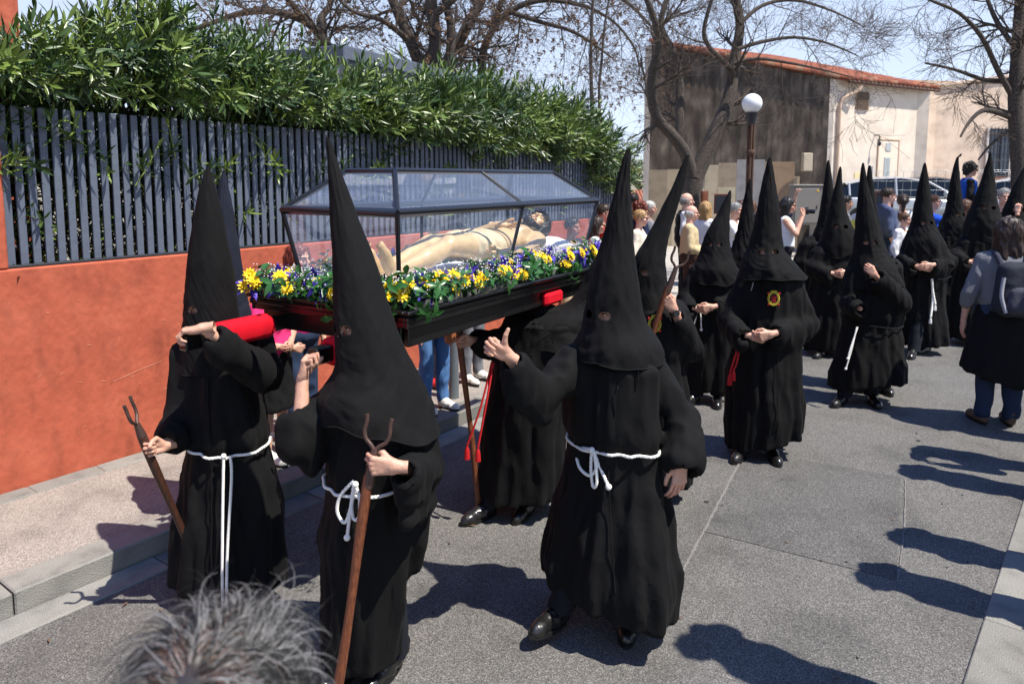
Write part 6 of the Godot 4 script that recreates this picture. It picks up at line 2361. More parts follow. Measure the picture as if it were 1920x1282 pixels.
func flowers() -> void:
	var r := RandomNumberGenerator.new()
	r.seed = 77
	var dz := []
	var ir := []
	for i in 4:
		dz.append(daisy(r).mesh())
		ir.append(iris(r).mesh())
	var sprays := []
	for k in 4:
		var mb := MB.new()
		mb.tube([Vector3.ZERO, Vector3(0.0, 0.07, 0.01), Vector3(0, 0.14, 0.03)], [0.0022, 0.002, 0.001], 4, false)
		for i in 9:
			var g := i * 2.4 + r.randf_range(-0.3, 0.3)
			var lift := r.randf_range(-0.1, 0.7)
			leaf(mb, Vector3(0, 0.015 + i * 0.014, 0.002 * i), Vector3(cos(g) * cos(lift), sin(lift), sin(g) * cos(lift)), Vector3.UP, r.randf_range(0.05, 0.085), r.randf_range(0.012, 0.019), 0.3)
		sprays.append(mb.mesh())
	for side in 3:
		var names := ["long garland of yellow daisies and purple irises along the bier's near edge", "flower cluster of yellow daisies and irises across the bier's front end", "flower garland on the bier's far edge, seen through the glass"]
		var o := on_bier("flower_garland", names[side], "flowers")
		var spot := func() -> Vector3:
			if side == 0: return Q(r.randf_range(0.02, 2.58), r.randf_range(0.045, 0.2), 1.645)
			if side == 1: return Q(r.randf_range(0.0, 0.17), r.randf_range(0.1, 1.15), 1.64)
			return Q(r.randf_range(0.3, 2.5), r.randf_range(1.0, 1.13), 1.64)
		var n: float = [1.0, 0.62, 0.6][side]
		var out: Vector3 = [Vector3(0, 0, 1), Vector3(-1, 0, 0), Vector3(0, 0, -1)][side]
		for i in int(115 * n):
			var p: Vector3 = spot.call()
			var e := part("leaf_spray", sprays[r.randi() % 4], M.flower_leaf, o)
			var dir := (Vector3(r.randf_range(-0.6, 0.6), r.randf_range(0.0, 1.0), r.randf_range(-0.6, 0.6)) + out * r.randf_range(-0.3, 0.6)).normalized()
			var s := dir.cross(Vector3(0.3, 0.1, 0.9)).normalized()
			e.transform = Transform3D((Basis(s, dir, s.cross(dir)) * Basis(Vector3.UP, r.randf() * TAU)).scaled_local(Vector3.ONE * r.randf_range(0.7, 1.2)), p + Vector3(0, r.randf_range(-0.03, 0.03), 0))
		# trailing sprays that hang over the rim
		for i in int(6 * n):
			var p: Vector3 = spot.call()
			p += out * 0.06
			var e := part("trailing_spray", sprays[r.randi() % 4], M.flower_leaf, o)
			var dir := (out * 0.8 + Vector3(r.randf_range(-0.5, 0.5), r.randf_range(-1.0, -0.3), 0)).normalized()
			var s := dir.cross(Vector3(0.3, 0.1, 0.9)).normalized()
			e.transform = Transform3D((Basis(s, dir, s.cross(dir))).scaled_local(Vector3.ONE * r.randf_range(0.8, 1.2)), p)
		var groups := int(15 * n)
		for gi in groups:
			var c: Vector3 = spot.call()
			if side == 0: c.x = 0.06 + (gi + r.randf_range(-0.3, 0.3)) * 2.5 / groups
			if side == 1: c.z = -(0.12 + (gi + r.randf_range(-0.3, 0.3)) * 1.02 / groups)
			for i in 3 + r.randi() % 3:
				var e := part("yellow_daisy", dz[r.randi() % 4], M.petal_yellow, o)
				var dir := (Vector3(r.randf_range(-0.5, 0.5), r.randf_range(0.3, 1.0), r.randf_range(0, 0.6)) + out * 0.5 + Vector3(-0.2, 0, 0.3)).normalized()
				var s := dir.cross(Vector3(0.3, 0.1, 0.9)).normalized()
				e.transform = Transform3D(Basis(s, dir, s.cross(dir)).scaled_local(Vector3.ONE * r.randf_range(0.8, 1.12)), c + Vector3(r.randf_range(-0.07, 0.07), r.randf_range(0.02, 0.10), r.randf_range(-0.06, 0.06)) + out * 0.03)
			var c2 := c + ([Vector3(0.09, 0, 0), Vector3(0, 0, -0.07), Vector3(0.09, 0, 0)][side] as Vector3)
			for i in 2 + r.randi() % 2:
				var e := part("purple_iris", ir[r.randi() % 4], M.petal_purple, o)
				var dir := (Vector3(r.randf_range(-0.6, 0.6), r.randf_range(0.4, 1.0), r.randf_range(-0.2, 0.6)) + out * 0.4).normalized()
				var s := dir.cross(Vector3(0.3, 0.1, 0.9)).normalized()
				e.transform = Transform3D(Basis(s, dir, s.cross(dir)).scaled_local(Vector3.ONE * r.randf_range(0.9, 1.25)), c2 + Vector3(r.randf_range(-0.06, 0.06), r.randf_range(0.01, 0.10), r.randf_range(-0.05, 0.05)))
		var bb := MB.new()
		for i in int(900 * n):
			var p: Vector3 = spot.call() + Vector3(0, r.randf_range(0.02, 0.15), 0) + out * r.randf_range(-0.02, 0.05)
			bb.ball(p, Vector3.ONE * r.randf_range(0.0025, 0.0048), 5, 4)
		part("white_filler_flowers", bb, M.white_bud, o, "stuff")


# ---------------------------------------------------------------- forked staffs

func staff(label: String, foot: Vector3, hand: Vector3, top_len: float, across: Vector3, pole_top: float, wood: Material = null) -> void:     # world points; pole_top: how far above the hand the wood ends
	var o := thing("forked_staff", label, "staff", foot)
	var d := (hand - foot).normalized()
	var h := hand - foot
	var s := (across - d * across.dot(d)).normalized()
	var mb := MB.new()
	var pts := []
	var rad := []
	for i in 24:
		var t := i / 23.0
		pts.append(d * (h.length() + pole_top) * t + s * 0.006 * sin(t * 5.0))
		rad.append(0.0195 + 0.002 * sin(t * 9.0))
	mb.tube(pts, rad, 14)
	part("pole", mb, wood if wood else M.wood, o)
	var e := h + d * pole_top
	mb = MB.new()
	mb.tube([e - d * 0.05, e - d * 0.04, e, e + d * (top_len - 0.13)], [0.021, 0.0225, 0.0225, 0.014], 14)
	part("socket", mb, M.iron, o)
	var y := e + d * (top_len - 0.13)
	for g in [-1.0, 1.0]:
		mb = MB.new()
		mb.tube(bez([y - d * 0.01, y + d * 0.012 + s * g * 0.02, y + d * 0.03 + s * g * 0.042, y + d * 0.06 + s * g * 0.052, y + d * 0.1 + s * g * 0.049, y + d * 0.128 + s * g * 0.052], 0.008), [0.0085], 8)
		part("tine", mb, M.iron, o)


# ---------------------------------------------------------------- who stands where

func RR(rows: Array, top: float, deep: float, fold: float, belt := -1.0) -> Array:       # full robe outline from measured rows: y, x, half width
	var out := []
	var f: Array = rows[0]
	out.append([top, f[1], 0.0, 0.075, 0.07, 0.0])
	out.append([top - 0.06, f[1], 0.0, minf(f[2] * 0.8, 0.19), 0.095, 0.0])
	for i in rows.size():
		var r: Array = rows[i]
		var t: float = clampf((1.1 - r[0]) / 0.8, 0.0, 1.0)
		out.append([r[0], r[1], 0.02, r[2], minf(r[2] * lerpf(0.72, deep, t), 0.34), fold * lerpf(0.5, 1.0, t)])
	return out


func plain_robe(eye: float, cx: float, w: float, hem := 0.1) -> Array:
	var k := eye / 1.62
	return RR([[1.33 * k, cx, w * 0.9], [1.12 * k, cx, w], [1.0 * k, cx, w * 0.88], [0.7 * k, cx, w * 1.02], [0.3, cx, w * 1.12], [hem, cx, w * 1.12]], 1.47 * k, 0.8, 0.13)


func arm(left: bool, sh: Vector3, el: Vector3, cuff: Vector3, wrist: Vector3, pose := "", along := Vector3.UP, across := Vector3.RIGHT, more := {}) -> Dictionary:
	var d := {"left": left, "sh": sh, "el": el, "cuff": cuff, "wrist": wrist}
	if pose:
		d.pose = pose; d.along = along; d.across = across
	d.merge(more, true)
	return d


func clasped(c: Vector3, cx: float, shy: float, w: float, pose := "clasp", r2 := 0.068) -> Array:      # both hands held together in front of the belly
	var l := c + Vector3(0.062, 0.022, 0.03)
	var r := c + Vector3(-0.066, 0.0, -0.005)
	return [arm(false, Vector3(cx - 0.17, shy, 0), Vector3(cx - w, c.y + 0.07, 0.03), r + Vector3(-0.07, 0.01, -0.04), r, pose, Vector3(1, -0.2, 0.25), Vector3(0, 1, 0.1), {"r1": 0.07, "r2": r2, "hang": 0.10}),
		arm(true, Vector3(cx + 0.17, shy, 0), Vector3(cx + w, c.y + 0.05, 0.03), l + Vector3(0.08, 0.01, -0.05), l, pose, Vector3(-1, -0.2, 0.2), Vector3(0, 1, 0.1), {"r1": 0.07, "r2": r2, "hang": 0.10})]


func hang(cx: float, shy: float, w: float) -> Array:
	var out := []
	for s in [-1.0, 1.0]:
		out.append(arm(s > 0, Vector3(cx + s * 0.17, shy, 0), Vector3(cx + s * w, 1.08, 0.0), Vector3(cx + s * w, 0.87, 0.08), Vector3(cx + s * w, 0.86, 0.085), "relaxed", Vector3(0, -1, 0.15), Vector3(-s, 0, 0.6), {}))
	return out


func procession() -> void:
	# front left bearer
	hooded({"label": "hooded bearer nearest the wall, white cord hanging long, one hand over the beam end", "at": Vector2(-1.54, 3.73), "turn": -30.0, "look": -39.0, "eye": 1.59, "cell": 0.0155, "seed": 1.3,
		"hood": [[2.314, -0.026, 0.006], [2.210, -0.032, 0.038], [2.073, -0.034, 0.067], [1.934, -0.038, 0.092], [1.795, -0.038, 0.114], [1.626, -0.041, 0.130], [1.512, -0.043, 0.139], [1.398, -0.044, 0.149], [1.26, -0.03, 0.17]], "folds": 0.7,
		"robe": RR([[1.254, -0.012, 0.191], [0.992, 0.011, 0.221], [0.90, 0.015, 0.235], [0.84, 0.018, 0.215], [0.638, 0.026, 0.252], [0.398, 0.017, 0.286], [0.10, 0.006, 0.299]], 1.46, 0.85, 0.14),
		"arms": [arm(false, Vector3(-0.17, 1.31, 0.0), Vector3(-0.19, 1.0, 0.06), Vector3(-0.19, 0.945, 0.175), Vector3(-0.197, 0.925, 0.245), "grip", Vector3(-0.7, 0.05, 0.75), Vector3(-0.4, 0.88, 0.2), {"r2": 0.085}),
			arm(true, Vector3(0.12, 1.34, 0.0), Vector3(0.265, 1.29, 0.17), Vector3(0.14, 1.48, 0.34), Vector3(0.075, 1.548, 0.375), "over", Vector3(-1, -0.12, 0.1), Vector3(0, 0, -1), {"r0": 0.085, "r1": 0.07, "r2": 0.065, "hang": 0.07})],
		"belt": 0.86, "seams": [[Vector2(0.0, 1.24), Vector2(0.01, 1.0), Vector2(0.02, 0.9)], [Vector2(0.02, 0.82), Vector2(0.02, 0.4), Vector2(0.02, 0.15)]], "cords": [{"pts": [Vector3(0.09, 0.865, 0.2), Vector3(0.092, 0.6, 0.2), Vector3(0.09, 0.3, 0.2), Vector3(0.085, 0.06, 0.2)], "name": "hanging_cord", "knot": [0]}, {"pts": [Vector3(0.115, 0.86, 0.2), Vector3(0.125, 0.75, 0.2), Vector3(0.12, 0.4, 0.2), Vector3(0.11, 0.12, 0.2)], "name": "hanging_cord"}],
		"feet": [{"at": Vector3(-0.05, 0, -0.02), "turn": -30.0}, {"at": Vector3(0.14, 0, -0.1), "turn": -25.0}]})
	staff("dark forked staff held low by the bearer nearest the wall", W(-1.60, 3.62, 0.02), W(-1.795, 3.42, 0.935), 0.2, Vector3(-0.25, 0.3, -0.9), 0.07, M.dark_wood)
	# bearer half hidden behind him
	hooded({"label": "hooded bearer in a bluish black hood, half hidden behind the one nearest the wall", "at": Vector2(-1.75, 4.45), "turn": -25.0, "eye": 1.52, "seed": 2.1, "hood_mat": M.hood_blue,
		"hood": [[2.300, -0.022, 0.006], [2.2, -0.028, 0.03], [2.039, -0.031, 0.058], [1.707, -0.043, 0.106], [1.52, -0.043, 0.128], [1.404, -0.042, 0.147], [1.233, -0.046, 0.184]],
		"robe": plain_robe(1.55, -0.03, 0.23), "arms": clasped(Vector3(-0.05, 1.0, 0.22), -0.03, 1.3, 0.26), "feet": [{"at": Vector3(-0.1, 0, 0.12), "turn": -30.0}, {"at": Vector3(0.1, 0, -0.02), "turn": -25.0}]})
	# front right bearer, large in the foreground
	hooded({"label": "tall hooded bearer in front, holding the beam overhead and a forked staff upright", "at": Vector2(-0.60, 3.1), "turn": -40.0, "look": -47.0, "eye": 1.615, "cell": 0.0145, "seed": 3.4, "lean_z": -0.10, "folds": 0.8,
		"hood": [[2.432, -0.213, 0.006], [2.40, -0.208, 0.014], [2.330, -0.192, 0.021], [2.103, -0.142, 0.057], [1.872, -0.090, 0.096], [1.731, -0.065, 0.116], [1.608, -0.042, 0.133], [1.494, -0.018, 0.150], [1.422, 0.000, 0.166], [1.350, 0.002, 0.198], [1.253, 0.003, 0.245], [1.185, 0.011, 0.272]], "cape_dir": 3.4, "cape_amp": 0.05, "deep": 0.03,
		"robe": RR([[1.229, -0.003, 0.215], [1.034, -0.023, 0.225], [0.96, -0.04, 0.215], [0.90, -0.05, 0.2], [0.660, -0.058, 0.225], [0.406, -0.062, 0.2], [0.1, -0.081, 0.185]], 1.44, 0.95, 0.13),
		"arms": [arm(false, Vector3(-0.17, 1.27, 0.0), Vector3(-0.31, 1.13, 0.12), Vector3(-0.325, 1.20, 0.10), Vector3(-0.312, 1.39, 0.035), "grip", Vector3(0.2, 1, -0.05), Vector3(0.1, 0, -1), {"r0": 0.085, "r1": 0.08, "r2": 0.09, "drop": [[Vector3(-0.26, 1.2, 0.03), Vector3(-0.27, 1.02, 0.1), 0.08, 0.05]]}),
			arm(true, Vector3(0.17, 1.23, 0.0), Vector3(0.215, 0.98, 0.05), Vector3(0.175, 1.07, 0.30), Vector3(0.133, 1.117, 0.35), "grip", Vector3(-1, 0.08, 0.1), Vector3(0.06, 1, 0), {"r0": 0.09, "r1": 0.075, "r2": 0.075, "hang": 0.2, "drop": [[Vector3(0.19, 0.95, 0.02), Vector3(0.15, 0.5, -0.02), 0.07, 0.04]]})],
		"belt": 0.93, "cords": [{"pts": [Vector3(-0.06, 1.0, 0.25), Vector3(-0.12, 0.93, 0.25), Vector3(-0.135, 0.86, 0.25), Vector3(-0.10, 0.82, 0.25), Vector3(-0.07, 0.90, 0.25), Vector3(-0.055, 0.985, 0.25)], "name": "bow_loop"}, {"pts": [Vector3(-0.05, 0.99, 0.25), Vector3(-0.03, 0.93, 0.25), Vector3(-0.035, 0.86, 0.25), Vector3(-0.06, 0.84, 0.25), Vector3(-0.07, 0.9, 0.25), Vector3(-0.055, 0.985, 0.25)], "name": "bow_loop", "knot": [0]}, {"pts": [Vector3(-0.06, 0.98, 0.25), Vector3(-0.075, 0.88, 0.25), Vector3(-0.09, 0.76, 0.25)], "name": "cord_end", "knot": [2]}],
		"feet": [{"at": Vector3(-0.16, 0, 0.08), "turn": -35.0}, {"at": Vector3(0.05, 0, 0.0), "turn": -30.0}]})
	staff("brown forked staff held upright in the fist of the tall front bearer", W(-0.74, 2.70, 0.02), W(-0.558, 2.77, 1.12), 0.24, Vector3(1, 0, 0.15), -0.045)
	# guide walking beside the bier
	hooded({"label": "stout hooded guide with a white rope belt, thumb raised, walking beside the bier", "at": Vector2(0.42, 3.45), "turn": -46.0, "eye": 1.61, "cell": 0.0145, "seed": 4.2,
		"hood": [[2.390, 0.135, 0.006], [2.36, 0.128, 0.015], [2.340, 0.124, 0.019], [2.213, 0.110, 0.036], [2.086, 0.098, 0.056], [1.958, 0.088, 0.077], [1.829, 0.077, 0.103], [1.699, 0.072, 0.128], [1.610, 0.075, 0.140], [1.541, 0.084, 0.161], [1.462, 0.097, 0.205], [1.39, 0.100, 0.222]], "cape_dir": 2.2, "cape_amp": 0.03, "folds": 1.3,
		"robe": RR([[1.356, 0.075, 0.225], [1.141, 0.06, 0.24], [1.03, 0.07, 0.245], [0.965, 0.08, 0.225], [0.90, 0.08, 0.23], [0.759, 0.085, 0.262], [0.537, 0.069, 0.32], [0.30, 0.06, 0.36], [0.17, 0.06, 0.35]], 1.47, 0.72, 0.14), "hem_dir": 1.9, "hem_amp": 0.055,
		"arms": [arm(false, Vector3(-0.11, 1.35, 0.0), Vector3(-0.28, 1.24, 0.16), Vector3(-0.40, 1.415, 0.29), Vector3(-0.445, 1.475, 0.315), "thumb_up", Vector3(-0.75, 0.5, 0.2), Vector3(0.35, 0.9, 0.1), {"r0": 0.10, "r1": 0.07, "r2": 0.07, "hang": 0.13}),
			arm(true, Vector3(0.25, 1.35, 0.0), Vector3(0.41, 1.09, 0.06), Vector3(0.385, 0.945, 0.19), Vector3(0.372, 0.925, 0.205), "relaxed", Vector3(-0.15, -1, 0.2), Vector3(-1, 0, 0.4), {"r0": 0.085, "r1": 0.076, "r2": 0.105})],
		"belt": 0.965, "seams": [[Vector2(0.055, 1.36), Vector2(0.05, 1.25), Vector2(0.06, 1.15)], [Vector2(0.07, 1.37), Vector2(0.065, 1.27)], [Vector2(0.16, 1.37), Vector2(0.155, 1.28)], [Vector2(0.03, 0.94), Vector2(0.04, 0.6), Vector2(0.06, 0.3)]], "cords": [{"pts": [Vector3(-0.05, 0.975, 0.3), Vector3(-0.10, 0.93, 0.3), Vector3(-0.095, 0.87, 0.3), Vector3(-0.05, 0.85, 0.3), Vector3(-0.02, 0.9, 0.3), Vector3(-0.035, 0.965, 0.3)], "name": "bow_loop", "r": 0.0078}, {"pts": [Vector3(-0.04, 0.97, 0.3), Vector3(-0.045, 0.88, 0.3), Vector3(-0.035, 0.80, 0.3), Vector3(-0.02, 0.84, 0.3), Vector3(-0.03, 0.96, 0.3)], "name": "bow_loop", "knot": [0], "r": 0.0078}, {"pts": [Vector3(-0.035, 0.97, 0.3), Vector3(-0.005, 0.9, 0.3), Vector3(0.03, 0.825, 0.3)], "name": "cord_end", "knot": [2], "r": 0.0078}],
		"feet": [{"at": Vector3(-0.19, 0.03, 0.06), "turn": -42.0, "pitch": -0.18}, {"at": Vector3(0.17, 0.0, -0.02), "turn": -12.0}]})
	# man holding a forked staff behind the guide
	hooded({"label": "hooded bearer with leaning cone and wristwatch, holding a forked staff behind the guide", "at": Vector2(0.93, 5.0), "turn": -42.0, "eye": 1.61, "cell": 0.019, "seed": 5.5,
		"hood": [[2.416, 0.282, 0.006], [2.38, 0.27, 0.016], [2.197, 0.219, 0.039], [2.012, 0.149, 0.056], [1.827, 0.078, 0.080], [1.70, 0.035, 0.108], [1.602, 0.026, 0.122], [1.489, 0.035, 0.133], [1.337, 0.065, 0.175], [1.223, 0.086, 0.225]],
		"robe": plain_robe(1.62, 0.06, 0.26), "skin": Color(0.55, 0.32, 0.23),
		"arms": [arm(false, Vector3(-0.12, 1.32, 0), Vector3(-0.22, 1.05, 0.02), Vector3(-0.22, 0.85, 0.1), Vector3(-0.22, 0.83, 0.11)),
			arm(true, Vector3(0.22, 1.32, 0.0), Vector3(0.31, 1.08, 0.1), Vector3(0.19, 1.29, 0.22), Vector3(0.145, 1.39, 0.27), "grip", Vector3(-0.6, 0.75, 0.1), Vector3(0.7, 0.6, 0.1), {"r2": 0.08})],
		"emblem": Vector2(0.03, 1.28), "feet": [{"at": Vector3(-0.1, 0, 0.1), "turn": -35.0}, {"at": Vector3(0.12, 0, -0.02), "turn": -25.0}]})
	var w := thing("wristwatch", "black wristwatch on the wrist gripping the forked staff behind the guide", "watch", W(0.93 + 0.155, 4.735, 1.365))
	var mb := MB.new()
	mb.tube([Vector3(0.006, -0.012, 0.0), Vector3(-0.006, 0.012, 0.004)], [0.034], 16, false)
	part("strap", mb, M.leather, w)
	mb = MB.new()
	mb.tube([Vector3(0.004, 0.0, 0.03), Vector3(0.005, 0.002, 0.044)], [0.021], 18)
	var cs := part("case", mb, mat(srgb(60, 62, 66), 0.25, 0.8), w)
	mb = MB.new()
	mb.tube([Vector3(0.005, 0.002, 0.0445), Vector3(0.005, 0.002, 0.0455)], [0.016], 18)
	part("dial", mb, mat(srgb(24, 28, 30), 0.1), cs)
	staff("rough forked staff held at head height beside the leaning cone", W(0.80, 4.78, 0.75), W(1.02, 4.73, 1.465), 0.27, Vector3(1, 0, 0), 0.08)
	# bearer under the middle of the bier
	hooded({"label": "hooded bearer stooping under the bier's near beam, red cord at the side", "at": Vector2(0.30, 4.75), "turn": -40.0, "look": 110.0, "eye": 1.55, "cell": 0.019, "seed": 6.1,
		"hood": [[1.98, 0.42, 0.01], [1.85, 0.38, 0.05], [1.7, 0.35, 0.115], [1.55, 0.30, 0.135], [1.42, 0.2, 0.15], [1.34, 0.02, 0.24], [1.24, -0.05, 0.30], [1.14, -0.10, 0.34]],
		"robe": RR([[1.310, -0.10, 0.28], [0.945, -0.19, 0.30], [0.574, -0.22, 0.305], [0.12, -0.24, 0.308]], 1.42, 0.85, 0.14),
		"arms": [arm(false, Vector3(-0.24, 1.25, 0), Vector3(-0.45, 1.15, 0.08), Vector3(-0.52, 1.2, 0.13), Vector3(-0.56, 1.2, 0.14), "grip", Vector3(-1, 0, 0.2), Vector3(0, 1, 0), {"r2": 0.07}),
			arm(true, Vector3(0.1, 1.25, 0), Vector3(0.15, 1.05, 0.0), Vector3(0.15, 0.85, 0.05), Vector3(0.15, 0.85, 0.05))],
		"cords": [{"pts": [Vector3(-0.43, 1.08, 0.22), Vector3(-0.50, 0.8, 0.26), Vector3(-0.59, 0.54, 0.26)], "name": "red_cord", "mat": M.red_rope, "tassel": 0.09, "cling": false}, {"pts": [Vector3(-0.42, 1.08, 0.22), Vector3(-0.46, 0.85, 0.26), Vector3(-0.52, 0.53, 0.27)], "name": "red_cord", "mat": M.red_rope, "tassel": 0.09, "cling": false}],
		"feet": [{"at": Vector3(-0.46, 0.0, 0.13), "turn": -52.0}, {"at": Vector3(-0.18, 0, 0.06), "turn": -30.0}]})
	staff("brown walking staff leaning beside the bearer under the bier", W(-0.22, 4.62, 0.02), W(-0.34, 4.66, 1.2), 0.2, Vector3(1, 0, 0), 0.06)
	# second row, right of the bier
	hooded({"label": "short hooded figure with a bent leaning cone and folded hands, white cord ends", "at": Vector2(1.97, 7.17), "turn": -22.0, "eye": 1.61, "seed": 7.7, "cell": 0.02,
		"hood": [[2.137, 0.197, 0.006], [2.09, 0.188, 0.022], [1.909, 0.140, 0.061], [1.750, 0.094, 0.106], [1.616, 0.072, 0.133], [1.482, 0.068, 0.168], [1.375, 0.063, 0.214], [1.229, 0.061, 0.263]],
		"robe": RR([[1.240, 0.067, 0.236], [1.0, 0.06, 0.24], [0.832, 0.057, 0.264], [0.280, 0.019, 0.249], [0.13, 0.013, 0.240]], 1.45, 0.8, 0.13),
		"arms": clasped(Vector3(-0.09, 0.99, 0.24), 0.06, 1.3, 0.29), "cords": [{"pts": [Vector3(-0.13, 0.95, 0.24), Vector3(-0.15, 0.86, 0.25), Vector3(-0.17, 0.79, 0.25)], "name": "cord_end", "knot": [2], "r": 0.007}, {"pts": [Vector3(-0.11, 0.95, 0.24), Vector3(-0.105, 0.86, 0.25), Vector3(-0.10, 0.77, 0.25)], "name": "cord_end", "knot": [2], "r": 0.007}],
		"feet": [{"at": Vector3(-0.12, 0, 0.09), "turn": -45.0}, {"at": Vector3(0.1, 0, 0.11), "turn": -18.0}]})
	hooded({"label": "hooded figure turned away, seen between the short one and the badge wearer", "at": Vector2(2.55, 7.75), "turn": 150.0, "eye": 1.6, "seed": 8.2, "folds": 1.8,
		"hood": [[2.253, 0.006, 0.006], [2.2, 0.0, 0.022], [1.996, -0.014, 0.052], [1.709, -0.025, 0.092], [1.536, -0.034, 0.128], [1.362, -0.036, 0.18], [1.245, -0.027, 0.22]],
		"robe": plain_robe(1.6, -0.03, 0.25), "arms": hang(-0.03, 1.32, 0.27), "feet": [{"at": Vector3(-0.1, 0, 0.0), "turn": 150.0}, {"at": Vector3(0.1, 0, 0.1), "turn": 150.0}]})
	hooded({"label": "hooded man with an oval badge on his chest, hands clasped, red tassel at his side", "at": Vector2(2.02, 5.75), "turn": -12.0, "eye": 1.685, "cell": 0.0165, "seed": 9.9,
		"hood": [[2.420, 0.025, 0.006], [2.36, 0.024, 0.024], [2.189, 0.022, 0.057], [1.977, 0.026, 0.092], [1.806, 0.023, 0.116], [1.699, 0.017, 0.139], [1.634, 0.026, 0.173], [1.548, 0.050, 0.225], [1.470, 0.070, 0.265]], "folds": 1.3,
		"robe": RR([[1.461, 0.068, 0.225], [1.25, 0.06, 0.25], [1.113, 0.051, 0.262], [0.9, 0.045, 0.275], [0.670, 0.037, 0.297], [0.357, 0.060, 0.315], [0.12, 0.053, 0.304]], 1.55, 0.78, 0.14), "hem_dir": 0.0, "hem_amp": 0.07,
		"arms": clasped(Vector3(-0.10, 1.045, 0.30), 0.06, 1.42, 0.33, "clasp", 0.072), "emblem": Vector2(0.03, 1.325), "seams": [[Vector2(-0.02, 1.44), Vector2(-0.03, 1.2)], [Vector2(0.05, 0.9), Vector2(0.05, 0.5), Vector2(0.06, 0.2)]],
		"cords": [{"pts": [Vector3(-0.24, 0.95, 0.2), Vector3(-0.27, 0.84, 0.2), Vector3(-0.30, 0.73, 0.2)], "name": "red_cord", "mat": M.red_rope, "tassel": 0.1, "cling": false}, {"pts": [Vector3(-0.23, 0.95, 0.2), Vector3(-0.25, 0.82, 0.21), Vector3(-0.275, 0.76, 0.21)], "name": "red_cord", "mat": M.red_rope, "tassel": 0.09, "cling": false}, {"pts": [Vector3(-0.12, 1.44, 0.3), Vector3(-0.125, 1.41, 0.3), Vector3(-0.135, 1.375, 0.3)], "name": "zip_end", "mat": M.grey_rope, "r": 0.004}],
		"feet": [{"at": Vector3(-0.13, 0, 0.08), "turn": -40.0}, {"at": Vector3(0.085, 0, 0.1), "turn": -5.0}]})
	hooded({"label": "hooded figure at the back left of the far pair, cone behind another cone", "at": Vector2(4.22, 9.75), "turn": -20.0, "eye": 1.62, "seed": 10.4,
		"hood": [[2.503, 0.036, 0.006], [2.43, 0.038, 0.024], [2.146, 0.048, 0.062], [1.859, 0.054, 0.095], [1.65, 0.058, 0.13], [1.5, 0.063, 0.18], [1.3, 0.075, 0.235]],
		"robe": plain_robe(1.66, -0.03, 0.3), "arms": clasped(Vector3(0, 1.05, 0.26), 0.0, 1.35, 0.31), "feet": [{"at": Vector3(-0.17, 0, 0.26), "turn": -50.0}, {"at": Vector3(0.14, 0, 0.0), "turn": -20.0}]})
	hooded({"label": "hooded figure with short pointed cone, hands folded, front one of the far pair", "at": Vector2(4.15, 9.1), "turn": -14.0, "eye": 1.66, "seed": 11.6,
		"hood": [[2.406, -0.024, 0.006], [2.35, -0.026, 0.02], [2.153, -0.035, 0.047], [1.885, -0.036, 0.105], [1.750, -0.030, 0.135], [1.615, -0.012, 0.185], [1.48, -0.005, 0.22], [1.3, -0.02, 0.27]],
		"robe": plain_robe(1.62, -0.06, 0.28), "arms": clasped(Vector3(-0.08, 1.08, 0.26), -0.05, 1.33, 0.31), "feet": [{"at": Vector3(-0.18, 0, 0.1), "turn": -50.0}, {"at": Vector3(0.12, 0, 0.0), "turn": -10.0}]})
	hooded({"label": "hooded figure with a hand raised to the chest, white cord swinging at its side", "at": Vector2(3.48, 7.1), "turn": -12.0, "eye": 1.635, "cell": 0.0175, "seed": 12.3,
		"hood": [[2.408, -0.041, 0.006], [2.34, -0.038, 0.02], [2.174, -0.023, 0.042], [1.913, 0.011, 0.087], [1.649, 0.039, 0.124], [1.516, 0.060, 0.15], [1.383, 0.083, 0.205], [1.196, 0.106, 0.270]],
		"robe": RR([[1.276, 0.117, 0.21], [1.0, 0.115, 0.26], [0.89, 0.113, 0.28], [0.80, 0.11, 0.25], [0.628, 0.108, 0.28], [0.299, 0.119, 0.335], [0.19, 0.120, 0.345]], 1.45, 0.75, 0.13), "hem_dir": 0.5, "hem_amp": 0.05,
		"arms": [arm(false, Vector3(-0.05, 1.32, 0), Vector3(-0.14, 1.02, 0.05), Vector3(-0.12, 1.0, 0.2), Vector3(-0.1, 1.0, 0.21)),
			arm(true, Vector3(0.27, 1.32, 0.0), Vector3(0.30, 1.05, 0.12), Vector3(0.06, 1.28, 0.24), Vector3(0.0, 1.34, 0.25), "grip", Vector3(-0.7, 0.65, 0.1), Vector3(0.4, 0.9, 0.1), {"r1": 0.12, "r2": 0.1})],
		"belt": 0.815, "belt_mat": M.trousers, "belt_r": 0.006, "cords": [{"pts": [Vector3(-0.13, 0.82, 0.22), Vector3(-0.19, 0.6, 0.26), Vector3(-0.24, 0.42, 0.27)], "name": "cord_end", "knot": [2], "r": 0.007, "cling": false}, {"pts": [Vector3(-0.12, 0.82, 0.22), Vector3(-0.2, 0.62, 0.26), Vector3(-0.225, 0.52, 0.27)], "name": "cord_end", "knot": [2], "r": 0.007, "cling": false}],
		"feet": [{"at": Vector3(-0.15, 0, 0.05), "turn": -50.0}, {"at": Vector3(0.15, 0, 0.02), "turn": -8.0}]})
